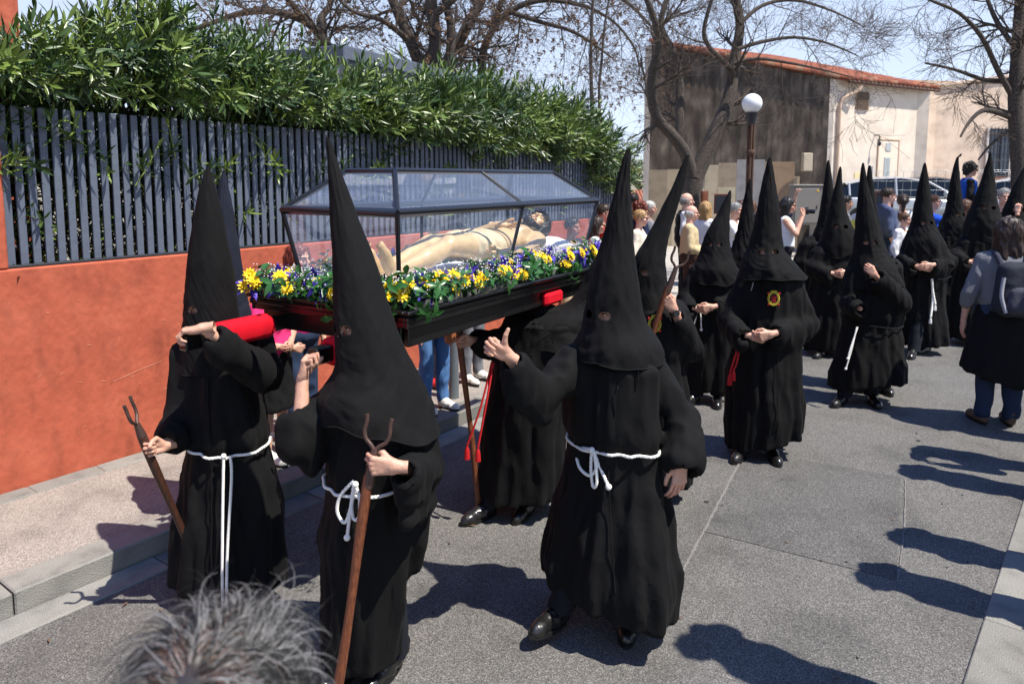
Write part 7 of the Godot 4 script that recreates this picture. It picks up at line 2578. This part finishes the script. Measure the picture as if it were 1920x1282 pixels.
	hooded({"label": "hooded figure with a blue-black cuff, its cone just behind the one with raised hand", "at": Vector2(3.85, 7.6), "turn": -15.0, "eye": 1.62, "seed": 13.1,
		"hood": [[2.392, -0.100, 0.006], [2.33, -0.096, 0.02], [1.889, -0.071, 0.078], [1.607, -0.049, 0.125], [1.45, -0.02, 0.165], [1.322, 0.023, 0.215]],
		"robe": plain_robe(1.62, 0.03, 0.26, 0.12), "arms": hang(0.02, 1.33, 0.2), "feet": [{"at": Vector3(-0.05, 0, 0.0), "turn": -30.0}, {"at": Vector3(0.13, 0, 0.12), "turn": -15.0}]})
	hooded({"label": "hooded figure with wide cape, arms crossed and white tasselled cord", "at": Vector2(5.28, 9.2), "turn": -8.0, "eye": 1.7, "cell": 0.02, "seed": 14.8,
		"hood": [[2.455, -0.038, 0.006], [2.38, -0.037, 0.026], [2.152, -0.034, 0.068], [1.813, -0.028, 0.118], [1.7, -0.02, 0.138], [1.608, -0.013, 0.167], [1.471, 0.005, 0.226], [1.265, 0.028, 0.30], [1.147, 0.045, 0.335]], "folds": 1.2,
		"robe": RR([[1.127, 0.046, 0.25], [0.9, 0.045, 0.235], [0.745, 0.045, 0.23], [0.289, 0.071, 0.27], [0.12, 0.087, 0.27]], 1.45, 0.8, 0.13),
		"arms": clasped(Vector3(-0.12, 1.16, 0.27), 0.05, 1.32, 0.31, "flat"), "belt": 1.0, "belt_mat": M.trousers, "cords": [{"pts": [Vector3(0.0, 1.0, 0.25), Vector3(0.03, 0.85, 0.25), Vector3(0.06, 0.68, 0.25)], "name": "cord_end", "r": 0.013, "tassel": 0.08}, {"pts": [Vector3(0.01, 1.0, 0.25), Vector3(0.035, 0.75, 0.25), Vector3(0.0, 0.52, 0.25)], "name": "cord_end", "r": 0.013, "tassel": 0.08}],
		"feet": [{"at": Vector3(-0.17, 0, 0.22), "turn": -40.0}, {"at": Vector3(0.14, 0, -0.02), "turn": -60.0}]})
	hooded({"label": "hooded figure whose cone tip bends to the right, behind the arms-crossed one", "at": Vector2(6.75, 10.9), "turn": 10.0, "eye": 1.72, "seed": 15.2, "folds": 1.6,
		"hood": [[2.628, -0.0, 0.008], [2.59, -0.025, 0.018], [2.533, -0.058, 0.022], [2.214, -0.066, 0.066], [1.9, -0.055, 0.108], [1.732, -0.051, 0.135], [1.571, -0.037, 0.198], [1.36, -0.022, 0.262]],
		"robe": plain_robe(1.68, -0.03, 0.28), "arms": clasped(Vector3(0, 1.1, 0.26), 0.0, 1.36, 0.31), "feet": [{"at": Vector3(-0.12, 0, 0.1), "turn": -20.0}, {"at": Vector3(0.12, 0, 0.0), "turn": 0.0}]})
	hooded({"label": "broad hooded figure with the tallest far cone, hands together, left of the backpack woman", "at": Vector2(6.38, 9.7), "turn": -14.0, "eye": 1.87, "seed": 16.6, "folds": 1.5,
		"hood": [[2.608, 0.013, 0.006], [2.52, 0.012, 0.024], [2.218, 0.005, 0.085], [2.0, -0.012, 0.132], [1.88, -0.016, 0.16], [1.645, -0.014, 0.237], [1.414, -0.005, 0.292]],
		"robe": plain_robe(1.72, -0.05, 0.31), "arms": clasped(Vector3(-0.24, 1.16, 0.28), -0.05, 1.4, 0.34), "feet": [{"at": Vector3(-0.1, 0, 0.12), "turn": -30.0}, {"at": Vector3(0.12, 0, 0.0), "turn": 0.0}]})
	hooded({"label": "hooded figure at the right edge holding its leaning hood with a hand", "at": Vector2(7.3, 10.2), "turn": -20.0, "eye": 1.82, "seed": 17.3,
		"hood": [[2.477, -0.038, 0.008], [2.38, -0.06, 0.04], [2.141, -0.119, 0.09], [1.916, -0.16, 0.125], [1.765, -0.17, 0.16], [1.462, -0.12, 0.25]],
		"robe": plain_robe(1.7, -0.08, 0.29), "arms": [arm(false, Vector3(-0.25, 1.4, 0), Vector3(-0.38, 1.3, 0.12), Vector3(-0.30, 1.72, 0.22), Vector3(-0.29, 1.80, 0.22), "over", Vector3(0.2, 1, -0.3), Vector3(-0.5, 0, -1)),
			arm(true, Vector3(0.1, 1.4, 0), Vector3(0.2, 1.1, 0), Vector3(0.18, 0.9, 0.1), Vector3(0.18, 0.88, 0.1))], "feet": [{"at": Vector3(-0.1, 0, 0.1), "turn": -20.0}]})


func crowd() -> void:
	var hair := func(r: int, g: int, b: int) -> StandardMaterial3D:
		var m := vmat(0.5)
		m.albedo_color = srgb(r, g, b)
		return m
	var H := {"black": hair.call(24, 20, 19), "dark": hair.call(52, 36, 27), "brown": hair.call(92, 58, 38), "red": hair.call(112, 48, 32), "blond": hair.call(176, 140, 92), "grey": hair.call(150, 148, 146), "white": hair.call(206, 204, 200), "salt": hair.call(78, 72, 70), "wine": hair.call(70, 34, 30)}
	var F := {}
	for e in [["pink", 240, 62, 132], ["magenta", 176, 24, 100], ["white", 226, 226, 228], ["navy", 30, 40, 68], ["hoodie", 70, 80, 108], ["blue", 30, 78, 190], ["vest", 22, 74, 164], ["beige", 196, 176, 138], ["dark", 32, 30, 34], ["jeans", 46, 60, 86], ["jeans_light", 78, 116, 166], ["brown", 66, 46, 38], ["tan", 184, 160, 128], ["grey", 118, 120, 128], ["red", 178, 28, 30], ["wine", 96, 30, 38], ["yellow", 226, 208, 96], ["knit", 112, 114, 120], ["black", 20, 20, 22], ["cream", 214, 204, 186]]:
		F[e[0]] = cloth(srgb(e[1], e[2], e[3]), 200)
		F[e[0]].heightmap_texture = M.cloth.heightmap_texture
	var red_shoe := mat(srgb(190, 30, 30), 0.5)
	var white_shoe := mat(srgb(224, 222, 214), 0.7)
	var brown_shoe := mat(srgb(104, 84, 64), 0.8)
	var S1 := Color(0.62, 0.37, 0.27)
	var S2 := Color(0.52, 0.29, 0.20)
	var S3 := Color(0.68, 0.42, 0.33)
	var all := [
		{"label": "girl in a pink top and black skirt, on the pavement behind the left bearer", "at": Vector2(-1.80, 5.30), "h": 1.46, "turn": 70.0, "man": false, "hair": "long", "hc": "brown", "top": "pink", "sleeve": "short", "bottom": "black", "skirt": 0.5, "shoe": white_shoe, "pose": "fold"},
		{"label": "woman in a magenta top and dark jeans behind the girl in pink", "at": Vector2(-1.72, 5.72), "h": 1.58, "turn": 60.0, "man": false, "hair": "wavy", "hc": "red", "top": "magenta", "sleeve": "short", "bottom": "jeans"},
		{"label": "woman in light blue jeans and white trainers by the bollard, under the bier", "at": Vector2(-0.72, 6.5), "h": 1.58, "turn": 40.0, "man": false, "hair": "bob", "hc": "dark", "top": "dark", "bottom": "jeans_light", "shoe": white_shoe},
		{"label": "person in red shoes standing on the pavement behind the bollard", "at": Vector2(-0.80, 7.3), "h": 1.56, "turn": 60.0, "man": false, "hair": "short", "hc": "dark", "top": "black", "bottom": "dark", "shoe": red_shoe},
		{"label": "person in grey trousers right of the bollard, seen below the bier", "at": Vector2(-0.42, 7.45), "h": 1.58, "turn": 50.0, "man": true, "hair": "short", "hc": "salt", "top": "grey", "bottom": "knit", "shoe": white_shoe},
		{"label": "person in pale trousers standing behind the red pad of the bier's beam", "at": Vector2(0.74, 9.0), "h": 1.62, "turn": 50.0, "man": true, "hair": "short", "hc": "black", "top": "dark", "bottom": "tan", "skin": S2},
		{"label": "woman with brown bob and sunglasses just past the far end of the glass case", "at": Vector2(1.12, 9.6), "h": 1.60, "turn": 85.0, "man": false, "hair": "bob", "hc": "dark", "top": "white", "bottom": "dark", "glasses": 1},
		{"label": "person holding a phone up with both hands, behind the far end of the glass case", "at": Vector2(1.30, 10.3), "h": 1.74, "turn": 75.0, "man": true, "hair": "short", "hc": "dark", "top": "red", "bottom": "dark", "pose": "phone"},
		{"label": "fair woman in sunglasses between the two nearest tall cones", "at": Vector2(1.82, 10.3), "h": 1.66, "turn": 70.0, "man": false, "hair": "short", "hc": "blond", "top": "cream", "bottom": "dark", "glasses": 1, "skin": S3},
		{"label": "woman with curly red-brown hair and a navy top, back to us", "at": Vector2(2.02, 11.4), "h": 1.74, "turn": 110.0, "man": false, "hair": "curly", "hc": "red", "top": "navy", "bottom": "dark"},
		{"label": "dark-haired person farthest back beside the tall foreground cone", "at": Vector2(2.15, 12.8), "h": 1.84, "turn": 150.0, "man": true, "hair": "short", "hc": "black", "top": "knit", "bottom": "dark", "skin": S2},
		{"label": "person in a white cap behind the leaning cone", "at": Vector2(2.35, 12.4), "h": 1.72, "turn": 70.0, "man": true, "hair": "short", "hc": "white", "top": "grey", "bottom": "dark"},
		{"label": "grey-haired man in a dark vest over white sleeves, behind the balding man", "at": Vector2(2.98, 12.4), "h": 1.86, "turn": 82.0, "man": true, "hair": "fringe", "hc": "grey", "top": "white", "vest": "dark", "bottom": "dark", "skin": S3},
		{"label": "balding old man in a beige jacket, arms folded, watching from the kerb", "at": Vector2(2.72, 11.0), "h": 1.70, "turn": 78.0, "man": true, "hair": "fringe", "hc": "white", "top": "beige", "bottom": "brown", "pose": "fold", "skin": S3, "wide": 1.12},
		{"label": "woman with short blond hair and a white top, back turned", "at": Vector2(3.22, 12.0), "h": 1.72, "turn": 140.0, "man": false, "hair": "bob", "hc": "blond", "top": "white", "bottom": "tan"},
		{"label": "person in white raising a camera between the short hooded figure and its neighbour", "at": Vector2(3.58, 11.6), "h": 1.72, "turn": 60.0, "man": true, "hair": "short", "hc": "grey", "top": "white", "bottom": "dark", "pose": "camera", "sleeve": "short"},
		{"label": "woman with long wine-red hair in a red top", "at": Vector2(3.82, 12.0), "h": 1.74, "turn": 100.0, "man": false, "hair": "long", "hc": "wine", "top": "red", "bottom": "dark"},
		{"label": "brown-haired person behind the badge wearer's cone", "at": Vector2(4.1, 12.4), "h": 1.72, "turn": 120.0, "man": false, "hair": "bob", "hc": "brown", "top": "navy", "bottom": "dark"},
		{"label": "dark-haired woman in sunglasses and white sleeveless top with a camera at her face", "at": Vector2(4.42, 11.6), "h": 1.80, "turn": 72.0, "man": false, "hair": "long", "hc": "black", "top": "white", "sleeve": "none", "bottom": "dark", "pose": "camera", "glasses": 1},
		{"label": "person in dark blue with one arm raised high beside the electrical cabinet", "at": Vector2(4.72, 12.6), "h": 1.72, "turn": 50.0, "man": true, "hair": "short", "hc": "dark", "top": "navy", "bottom": "dark", "pose": "raise", "sleeve": "short"},
		{"label": "dark-haired young man behind the far pair of cones", "at": Vector2(6.0, 13.0), "h": 1.80, "turn": 80.0, "man": true, "hair": "short", "hc": "black", "top": "grey", "bottom": "dark"},
		{"label": "brown-haired woman in a pale yellow top, back to us, right of the far pair", "at": Vector2(6.02, 12.3), "h": 1.68, "turn": 150.0, "man": false, "hair": "wavy", "hc": "brown", "top": "yellow", "bottom": "jeans"},
		{"label": "brown-haired woman behind the one in pale yellow", "at": Vector2(6.35, 13.0), "h": 1.76, "turn": 120.0, "man": false, "hair": "bun", "hc": "dark", "top": "white", "bottom": "jeans"},
		{"label": "young man in a blue-grey hooded top, sleeves pushed up, head in profile", "at": Vector2(6.55, 12.6), "h": 1.94, "turn": 82.0, "man": true, "hair": "short", "hc": "dark", "top": "hoodie", "sleeve": "half", "hooded_top": 1, "bottom": "jeans", "skin": S3},
		{"label": "woman with a long ponytail and white sleeveless top before the silver car", "at": Vector2(7.05, 13.0), "h": 1.82, "turn": 160.0, "man": false, "hair": "pony", "hc": "dark", "top": "white", "sleeve": "none", "bottom": "jeans"},
		{"label": "child in white with hair tied up, next to the young man in the hooded top", "at": Vector2(6.42, 11.8), "h": 1.55, "turn": 40.0, "man": false, "hair": "bun", "hc": "brown", "top": "white", "bottom": "jeans", "pose": "chin", "skin": S3},
		{"label": "person in bright blue holding a phone up, left of the bent-tipped cone", "at": Vector2(7.45, 12.8), "h": 1.82, "turn": 60.0, "man": true, "hair": "short", "hc": "brown", "top": "blue", "sleeve": "short", "bottom": "dark", "pose": "phone"},
		{"label": "woman with curly dark hair in a blue vest, standing higher on the low wall", "at": Vector2(8.65, 13.7), "y": 0.75, "h": 1.78, "turn": 75.0, "man": false, "hair": "curly", "hc": "black", "top": "black", "vest": "vest", "bottom": "dark", "glasses": 1},
		{"label": "grey-haired man with hand on chin at the right, behind the broad hooded figure", "at": Vector2(8.25, 12.1), "h": 1.94, "turn": -20.0, "man": true, "hair": "short", "hc": "grey", "top": "black", "bottom": "dark", "pose": "chin", "skin": S3},
		{"label": "brown-haired head behind the bent-tipped cone", "at": Vector2(8.3, 13.2), "h": 1.72, "turn": 100.0, "man": false, "hair": "bob", "hc": "brown", "top": "navy", "bottom": "dark"},
		{"label": "brown-haired woman at the extreme right behind the leaning hood", "at": Vector2(9.1, 13.0), "h": 2.0, "turn": 60.0, "man": false, "hair": "wavy", "hc": "brown", "top": "black", "bottom": "dark"},
		{"label": "spectator in navy, nearest on the step outside the right edge, shadow on granite slabs", "at": Vector2(2.995, 3.369), "y": 0.20, "h": 1.88, "turn": -50.0, "man": true, "hair": "short", "hc": "dark", "top": "navy", "bottom": "dark", "group": "people outside the right edge"},
		{"label": "spectator in red standing second on the step outside the right edge, shadow on the road", "at": Vector2(3.365, 3.842), "y": 0.20, "h": 1.78, "turn": -50.0, "man": false, "hair": "bob", "hc": "dark", "top": "red", "bottom": "dark", "group": "people outside the right edge"},
		{"label": "spectator in white standing on the step beside the walking woman, outside the right edge", "at": Vector2(4.056, 4.822), "y": 0.20, "h": 1.94, "turn": -50.0, "man": true, "hair": "short", "hc": "dark", "top": "white", "bottom": "dark", "group": "people outside the right edge"},
		{"label": "spectator in blue holding up a camera on the step outside the right edge", "at": Vector2(4.365, 5.278), "y": 0.20, "h": 1.86, "turn": -50.0, "man": false, "hair": "long", "hc": "dark", "top": "blue", "bottom": "dark", "pose": "camera", "group": "people outside the right edge"},
		{"label": "spectator in grey at the far end of the step outside the right edge", "at": Vector2(4.893, 5.882), "y": 0.20, "h": 1.96, "turn": -50.0, "man": true, "hair": "short", "hc": "dark", "top": "grey", "bottom": "dark", "group": "people outside the right edge"},
		{"label": "spectator up on the stone block outside the lower right corner, shadow across the road", "at": Vector2(2.34, 2.5), "y": 1.4, "h": 1.78, "turn": -60.0, "man": true, "hair": "short", "hc": "dark", "top": "knit", "bottom": "dark", "group": "people outside the right edge"},
	]
	var sdn := 1
	for d in all:
		for k in ["top", "bottom", "vest"]:
			if d.has(k): d[k] = F[d[k]]
		d.hair_mat = H[d.hc]
		sdn += 1
		d.seed = sdn
		if not d.has("skin"): d.skin = S1
		bystander(d)
	# hand-held things
	for e in [["black camera held to the face of the woman in white with sunglasses", Vector2(4.42, 11.6), 72.0, 1.80, Vector3(0, 1.56, 0.3)], ["black camera raised by the person in white near the short hooded figure", Vector2(3.58, 11.6), 60.0, 1.72, Vector3(0, 1.56, 0.3)]]:
		var c := thing("camera", e[0], "camera", W(e[1].x, e[1].y, 0.13) + Basis(Vector3.UP, deg_to_rad(e[2])) * (e[4] * e[3] / 1.75), deg_to_rad(e[2]))
		var mb := MB.new()
		mb.box(Vector3.ZERO, Vector3(0.13, 0.09, 0.06), 0.012)
		mb.box(Vector3(0, 0.055, 0), Vector3(0.05, 0.03, 0.05), 0.008)
		part("body", mb, mat(srgb(20, 20, 22), 0.5), c)
		mb = MB.new()
		mb.tube([Vector3(0, 0, 0.03), Vector3(0, 0, 0.07), Vector3(0, 0, 0.12)], [0.035, 0.036, 0.033], 16)
		part("lens", mb, mat(srgb(14, 14, 16), 0.2), c)
	for e in [["phone held up past the far end of the glass case", Vector2(1.30, 10.3), 75.0, 1.74], ["phone held up by the person in bright blue", Vector2(7.45, 12.8), 60.0, 1.82]]:
		var c := thing("phone", e[0], "phone", W(e[1].x, e[1].y, 0.13) + Basis(Vector3.UP, deg_to_rad(e[2])) * (Vector3(0, 1.66, 0.42) * e[3] / 1.75), deg_to_rad(e[2]))
		var mb := MB.new()
		mb.box(Vector3.ZERO, Vector3(0.14, 0.072, 0.009), 0.003)
		part("case", mb, mat(srgb(26, 26, 28), 0.3), c)
		mb = MB.new()
		mb.ball(Vector3(0.05, 0.02, 0.005), Vector3(0.007, 0.007, 0.002), 8, 4)
		part("lens", mb, M.case_metal, c)
	var bag := thing("shoulder_bag", "brown leather bag hanging beside the woman in light blue jeans", "bag", W(-0.56, 6.42, 0.13))
	var bm := MB.new()
	bm.box(Vector3(0, 0.82, 0.0), Vector3(0.1, 0.36, 0.2), 0.03)
	part("body", bm, mat(srgb(150, 88, 48), 0.5), bag)
	bm = MB.new()
	bm.tube(bez([Vector3(0, 0.98, 0.08), Vector3(-0.03, 1.2, 0.05), Vector3(-0.06, 1.33, 0.0), Vector3(-0.03, 1.2, -0.05), Vector3(0, 0.98, -0.08)], 0.03), [0.012], 6)
	part("strap", bm, mat(srgb(128, 72, 40), 0.5), bag)
	# woman with the backpack
	var o := bystander({"label": "woman in a grey knit top and dark tunic walking away with a backpack", "at": Vector2(4.47, 6.45), "y": 0.0, "h": 1.88, "turn": 165.0, "man": false, "wide": 1.12, "hair": "wavy", "hair_mat": H.dark, "seed": 90, "skin": S3, "top": F.knit, "sleeve": "half", "bottom": F.jeans, "shoe": brown_shoe, "top_low": 0.98})
	var f := Field.new(Vector3(-0.5, 0.3, -0.4), Vector3(0.5, 1.1, 0.4), 0.02)
	f.robe([[1.06, 0, 0, 0.19, 0.16, 0.0], [0.9, 0, 0, 0.24, 0.2, 0.05], [0.42, 0, 0, 0.31, 0.25, 0.09]], 0.0, 2.6, 0.5, 0.06)
	var tb := MB.new()
	f.emit(tb, 0.014, noise_cloth, Vector3(8, 4, 8))
	part("tunic", tb, F.black, o)
	var bp := thing("backpack", "grey and navy backpack on the back of the woman at right", "backpack", W(4.47, 6.45), deg_to_rad(165.0))
	var s := 1.88 / 1.75
	bp.scale = Vector3.ONE * s
	f = Field.new(Vector3(-0.22, 0.9, -0.4), Vector3(0.22, 1.5, 0.0), 0.014)
	f.cone(Vector3(-0.06, 1.08, -0.22), Vector3(-0.05, 1.34, -0.2), 0.11, 0.085, 0.05)
	f.cone(Vector3(0.06, 1.08, -0.22), Vector3(0.05, 1.34, -0.2), 0.11, 0.085, 0.05)
	tb = MB.new()
	f.emit(tb, 0.006, noise_cloth, Vector3(9, 9, 9))
	part("bag", tb, cloth(srgb(46, 49, 58), 301), bp)
	f = Field.new(Vector3(-0.18, 0.95, -0.42), Vector3(0.18, 1.35, -0.15), 0.014)
	f.cone(Vector3(-0.04, 1.07, -0.29), Vector3(-0.03, 1.17, -0.28), 0.07, 0.06, 0.04)
	f.cone(Vector3(0.04, 1.07, -0.29), Vector3(0.03, 1.17, -0.28), 0.07, 0.06, 0.04)
	tb = MB.new()
	f.emit(tb, 0.004, noise_cloth, Vector3(9, 9, 9))
	part("front_pocket", tb, cloth(srgb(66, 66, 78), 302), bp)
	for g in [-1.0, 1.0]:
		tb = MB.new()
		tb.tube(bez([Vector3(g * 0.09, 1.36, -0.17), Vector3(g * 0.11, 1.47, -0.08), Vector3(g * 0.13, 1.46, 0.06), Vector3(g * 0.15, 1.3, 0.14), Vector3(g * 0.16, 1.1, 0.05), Vector3(g * 0.13, 1.02, -0.16)], 0.03), [0.022], 8)
		part("strap", tb, cloth(srgb(58, 60, 72), 303), bp)
		tb = MB.new()
		tb.tube(bez([Vector3(g * 0.10, 1.02, -0.33), Vector3(g * 0.13, 1.15, -0.3), Vector3(g * 0.11, 1.3, -0.27)], 0.03), [0.016], 8)
		part("pale_trim", tb, cloth(srgb(150, 152, 160), 304), bp)


func foreground_head() -> void:
	var o := bystander({"label": "grey-haired spectator in the foreground, only the tousled crown in view", "at": Vector2(-0.385, 0.80), "y": 0.0, "h": 1.645, "turn": 172.0, "man": true, "skin": Color(0.6, 0.36, 0.27), "top": M.trousers, "bottom": M.trousers, "nod": 12.0})
	var r := RandomNumberGenerator.new()
	r.seed = 444
	var mb := MB.new()
	var inner := MB.new()
	inner.col = Color(0.03, 0.026, 0.024)
	inner.ball(Vector3(0, 0.04, -0.022), Vector3(0.082, 0.094, 0.098), 24, 16)
	for i in 24000:
		var g := r.randf() * TAU
		var e := asin(r.randf_range(-0.2, 1.0))
		var n := Vector3(cos(g) * cos(e), sin(e), sin(g) * cos(e))
		if n.z > 0.8 and n.y < 0.45: continue
		var a := Vector3(0, 0.036, -0.02) + n * Vector3(0.078, 0.09, 0.094)
		# whorl at the crown: hair lies outwards along the skull, with tufts that stand up towards the front
		var crown := Vector3(-0.05, 0.80, -0.60)
		var away := n - crown
		away = (away - n * away.dot(n))
		var near := exp(-away.length_squared() * 9.0)
		away = away.normalized() if away.length() > 0.01 else Vector3(1, 0, 0)
		var k1 := noise_fine.get_noise_3d(n.x * 4.5, n.y * 4.5, n.z * 4.5)
		var k2 := noise_fine.get_noise_3d(n.x * 5.0 + 9.0, n.y * 5.0, n.z * 5.0 + 3.0)
		var k3 := noise_fine.get_noise_3d(n.x * 3.2 + 20.0, n.y * 3.2, n.z * 3.2)
		var side := n.cross(away)
		var tdir := (away + side * (0.45 + k1 * 1.9 + r.randfn() * 0.13)).normalized()
		var turn := side * (k2 * 1.6 + r.randfn() * 0.12)
		var front := clampf(n.z * 1.4 + 0.15 + n.y * 0.3, 0.0, 1.0)
		var lift := clampf(0.10 + front * (0.6 + k3 * 1.9) + r.randfn() * 0.05, 0.05, 1.1)
		if r.randf() < 0.07: lift += r.randf_range(0.1, 0.5)
		var l := r.randf_range(0.055, 0.125)
		var pts := []
		for k in 8:
			var t := k / 7.0
			var m := (n + (tdir + turn * t) * (l * t * (1.0 - 0.45 * lift) / 0.088)).normalized()
			pts.append(Vector3(0, 0.036, -0.02) + m * Vector3(0.080, 0.092, 0.096) + m * (0.002 + 0.010 * sin(t * PI) * (1.0 + k1) + lift * l * t * (1.0 - 0.25 * t)))
		var w := r.randf() + k1 * 0.35
		var c := Color(0.018, 0.017, 0.017) if w < 0.50 else (Color(0.075, 0.071, 0.07) if w < 0.78 else Color(0.34, 0.335, 0.335))
		if r.randf() < near * 0.4: c = c.lerp(Color(0.18, 0.08, 0.045), 0.6)
		mb.col = c
		mb.tube(pts, [0.0004, 0.0005, 0.0005, 0.0005, 0.0004, 0.0003, 0.0002, 0.0001], 3, false)
	var hp := Transform3D(Basis(Vector3.RIGHT, deg_to_rad(12.0)), Vector3(0, 1.645, 0.035))
	var hm := vmat(0.4)
	mb.add(inner)
	var h := part("hair", mb, hm, o)
	h.transform = hp


func _ready() -> void:
	var cam := Camera3D.new()
	cam.name = "camera"
	cam.projection = Camera3D.PROJECTION_FRUSTUM
	cam.near = 0.05
	cam.far = 4000.0
	cam.size = 0.05 * 1282.0 / 1350.0
	cam.frustum_offset = Vector2(0, -0.05 * 166.0 / 1350.0)
	cam.position = Vector3(0, 2.25, 0)
	cam.rotation_degrees = Vector3(-5.9, 0, 0)
	var at_ := CameraAttributesPhysical.new()
	at_.frustum_focal_length = 25.0
	at_.frustum_focus_distance = 4.2
	at_.frustum_near = 0.05
	at_.frustum_far = 4000.0
	at_.exposure_aperture = 4.0
	cam.attributes = at_
	cam.near = 0.05
	cam.far = 4000.0
	cam.size = 0.05 * 1282.0 / 1350.0
	cam.keep_aspect = Camera3D.KEEP_HEIGHT
	add_child(cam)
	var we := WorldEnvironment.new()
	we.name = "environment"
	var env := Environment.new()
	env.background_mode = Environment.BG_SKY
	var sky := ProceduralSkyMaterial.new()
	sky.sky_top_color = srgb(58, 108, 188)
	sky.sky_horizon_color = srgb(214, 228, 246)
	sky.sky_curve = 0.4
	sky.sky_energy_multiplier = 0.98
	sky.ground_horizon_color = srgb(150, 146, 138)
	sky.ground_bottom_color = srgb(96, 92, 86)
	env.sky = Sky.new()
	env.sky.sky_material = sky
	env.tonemap_mode = Environment.TONE_MAPPER_LINEAR
	env.tonemap_exposure = 1.48
	env.sdfgi_enabled = true
	env.ssao_enabled = true
	env.ssil_enabled = true
	we.environment = env
	add_child(we)
	var sun := DirectionalLight3D.new()
	sun.name = "sun"
	sun.light_color = Color(1.0, 0.975, 0.93)
	sun.light_energy = 1.6
	sun.light_angular_distance = 0.5
	sun.shadow_enabled = true
	add_child(sun)
	sun.look_at_from_position(Vector3(1.06, 2.31, 0.58) * 10.0, Vector3.ZERO)
	materials()
	M.spring = mat(srgb(128, 132, 78), 0.8)
	shoes()
	street()
	wall_and_fence()
	buildings()
	furniture()
	trees()
	hedge()
	bier()
	procession()
	crowd()
	foreground_head()
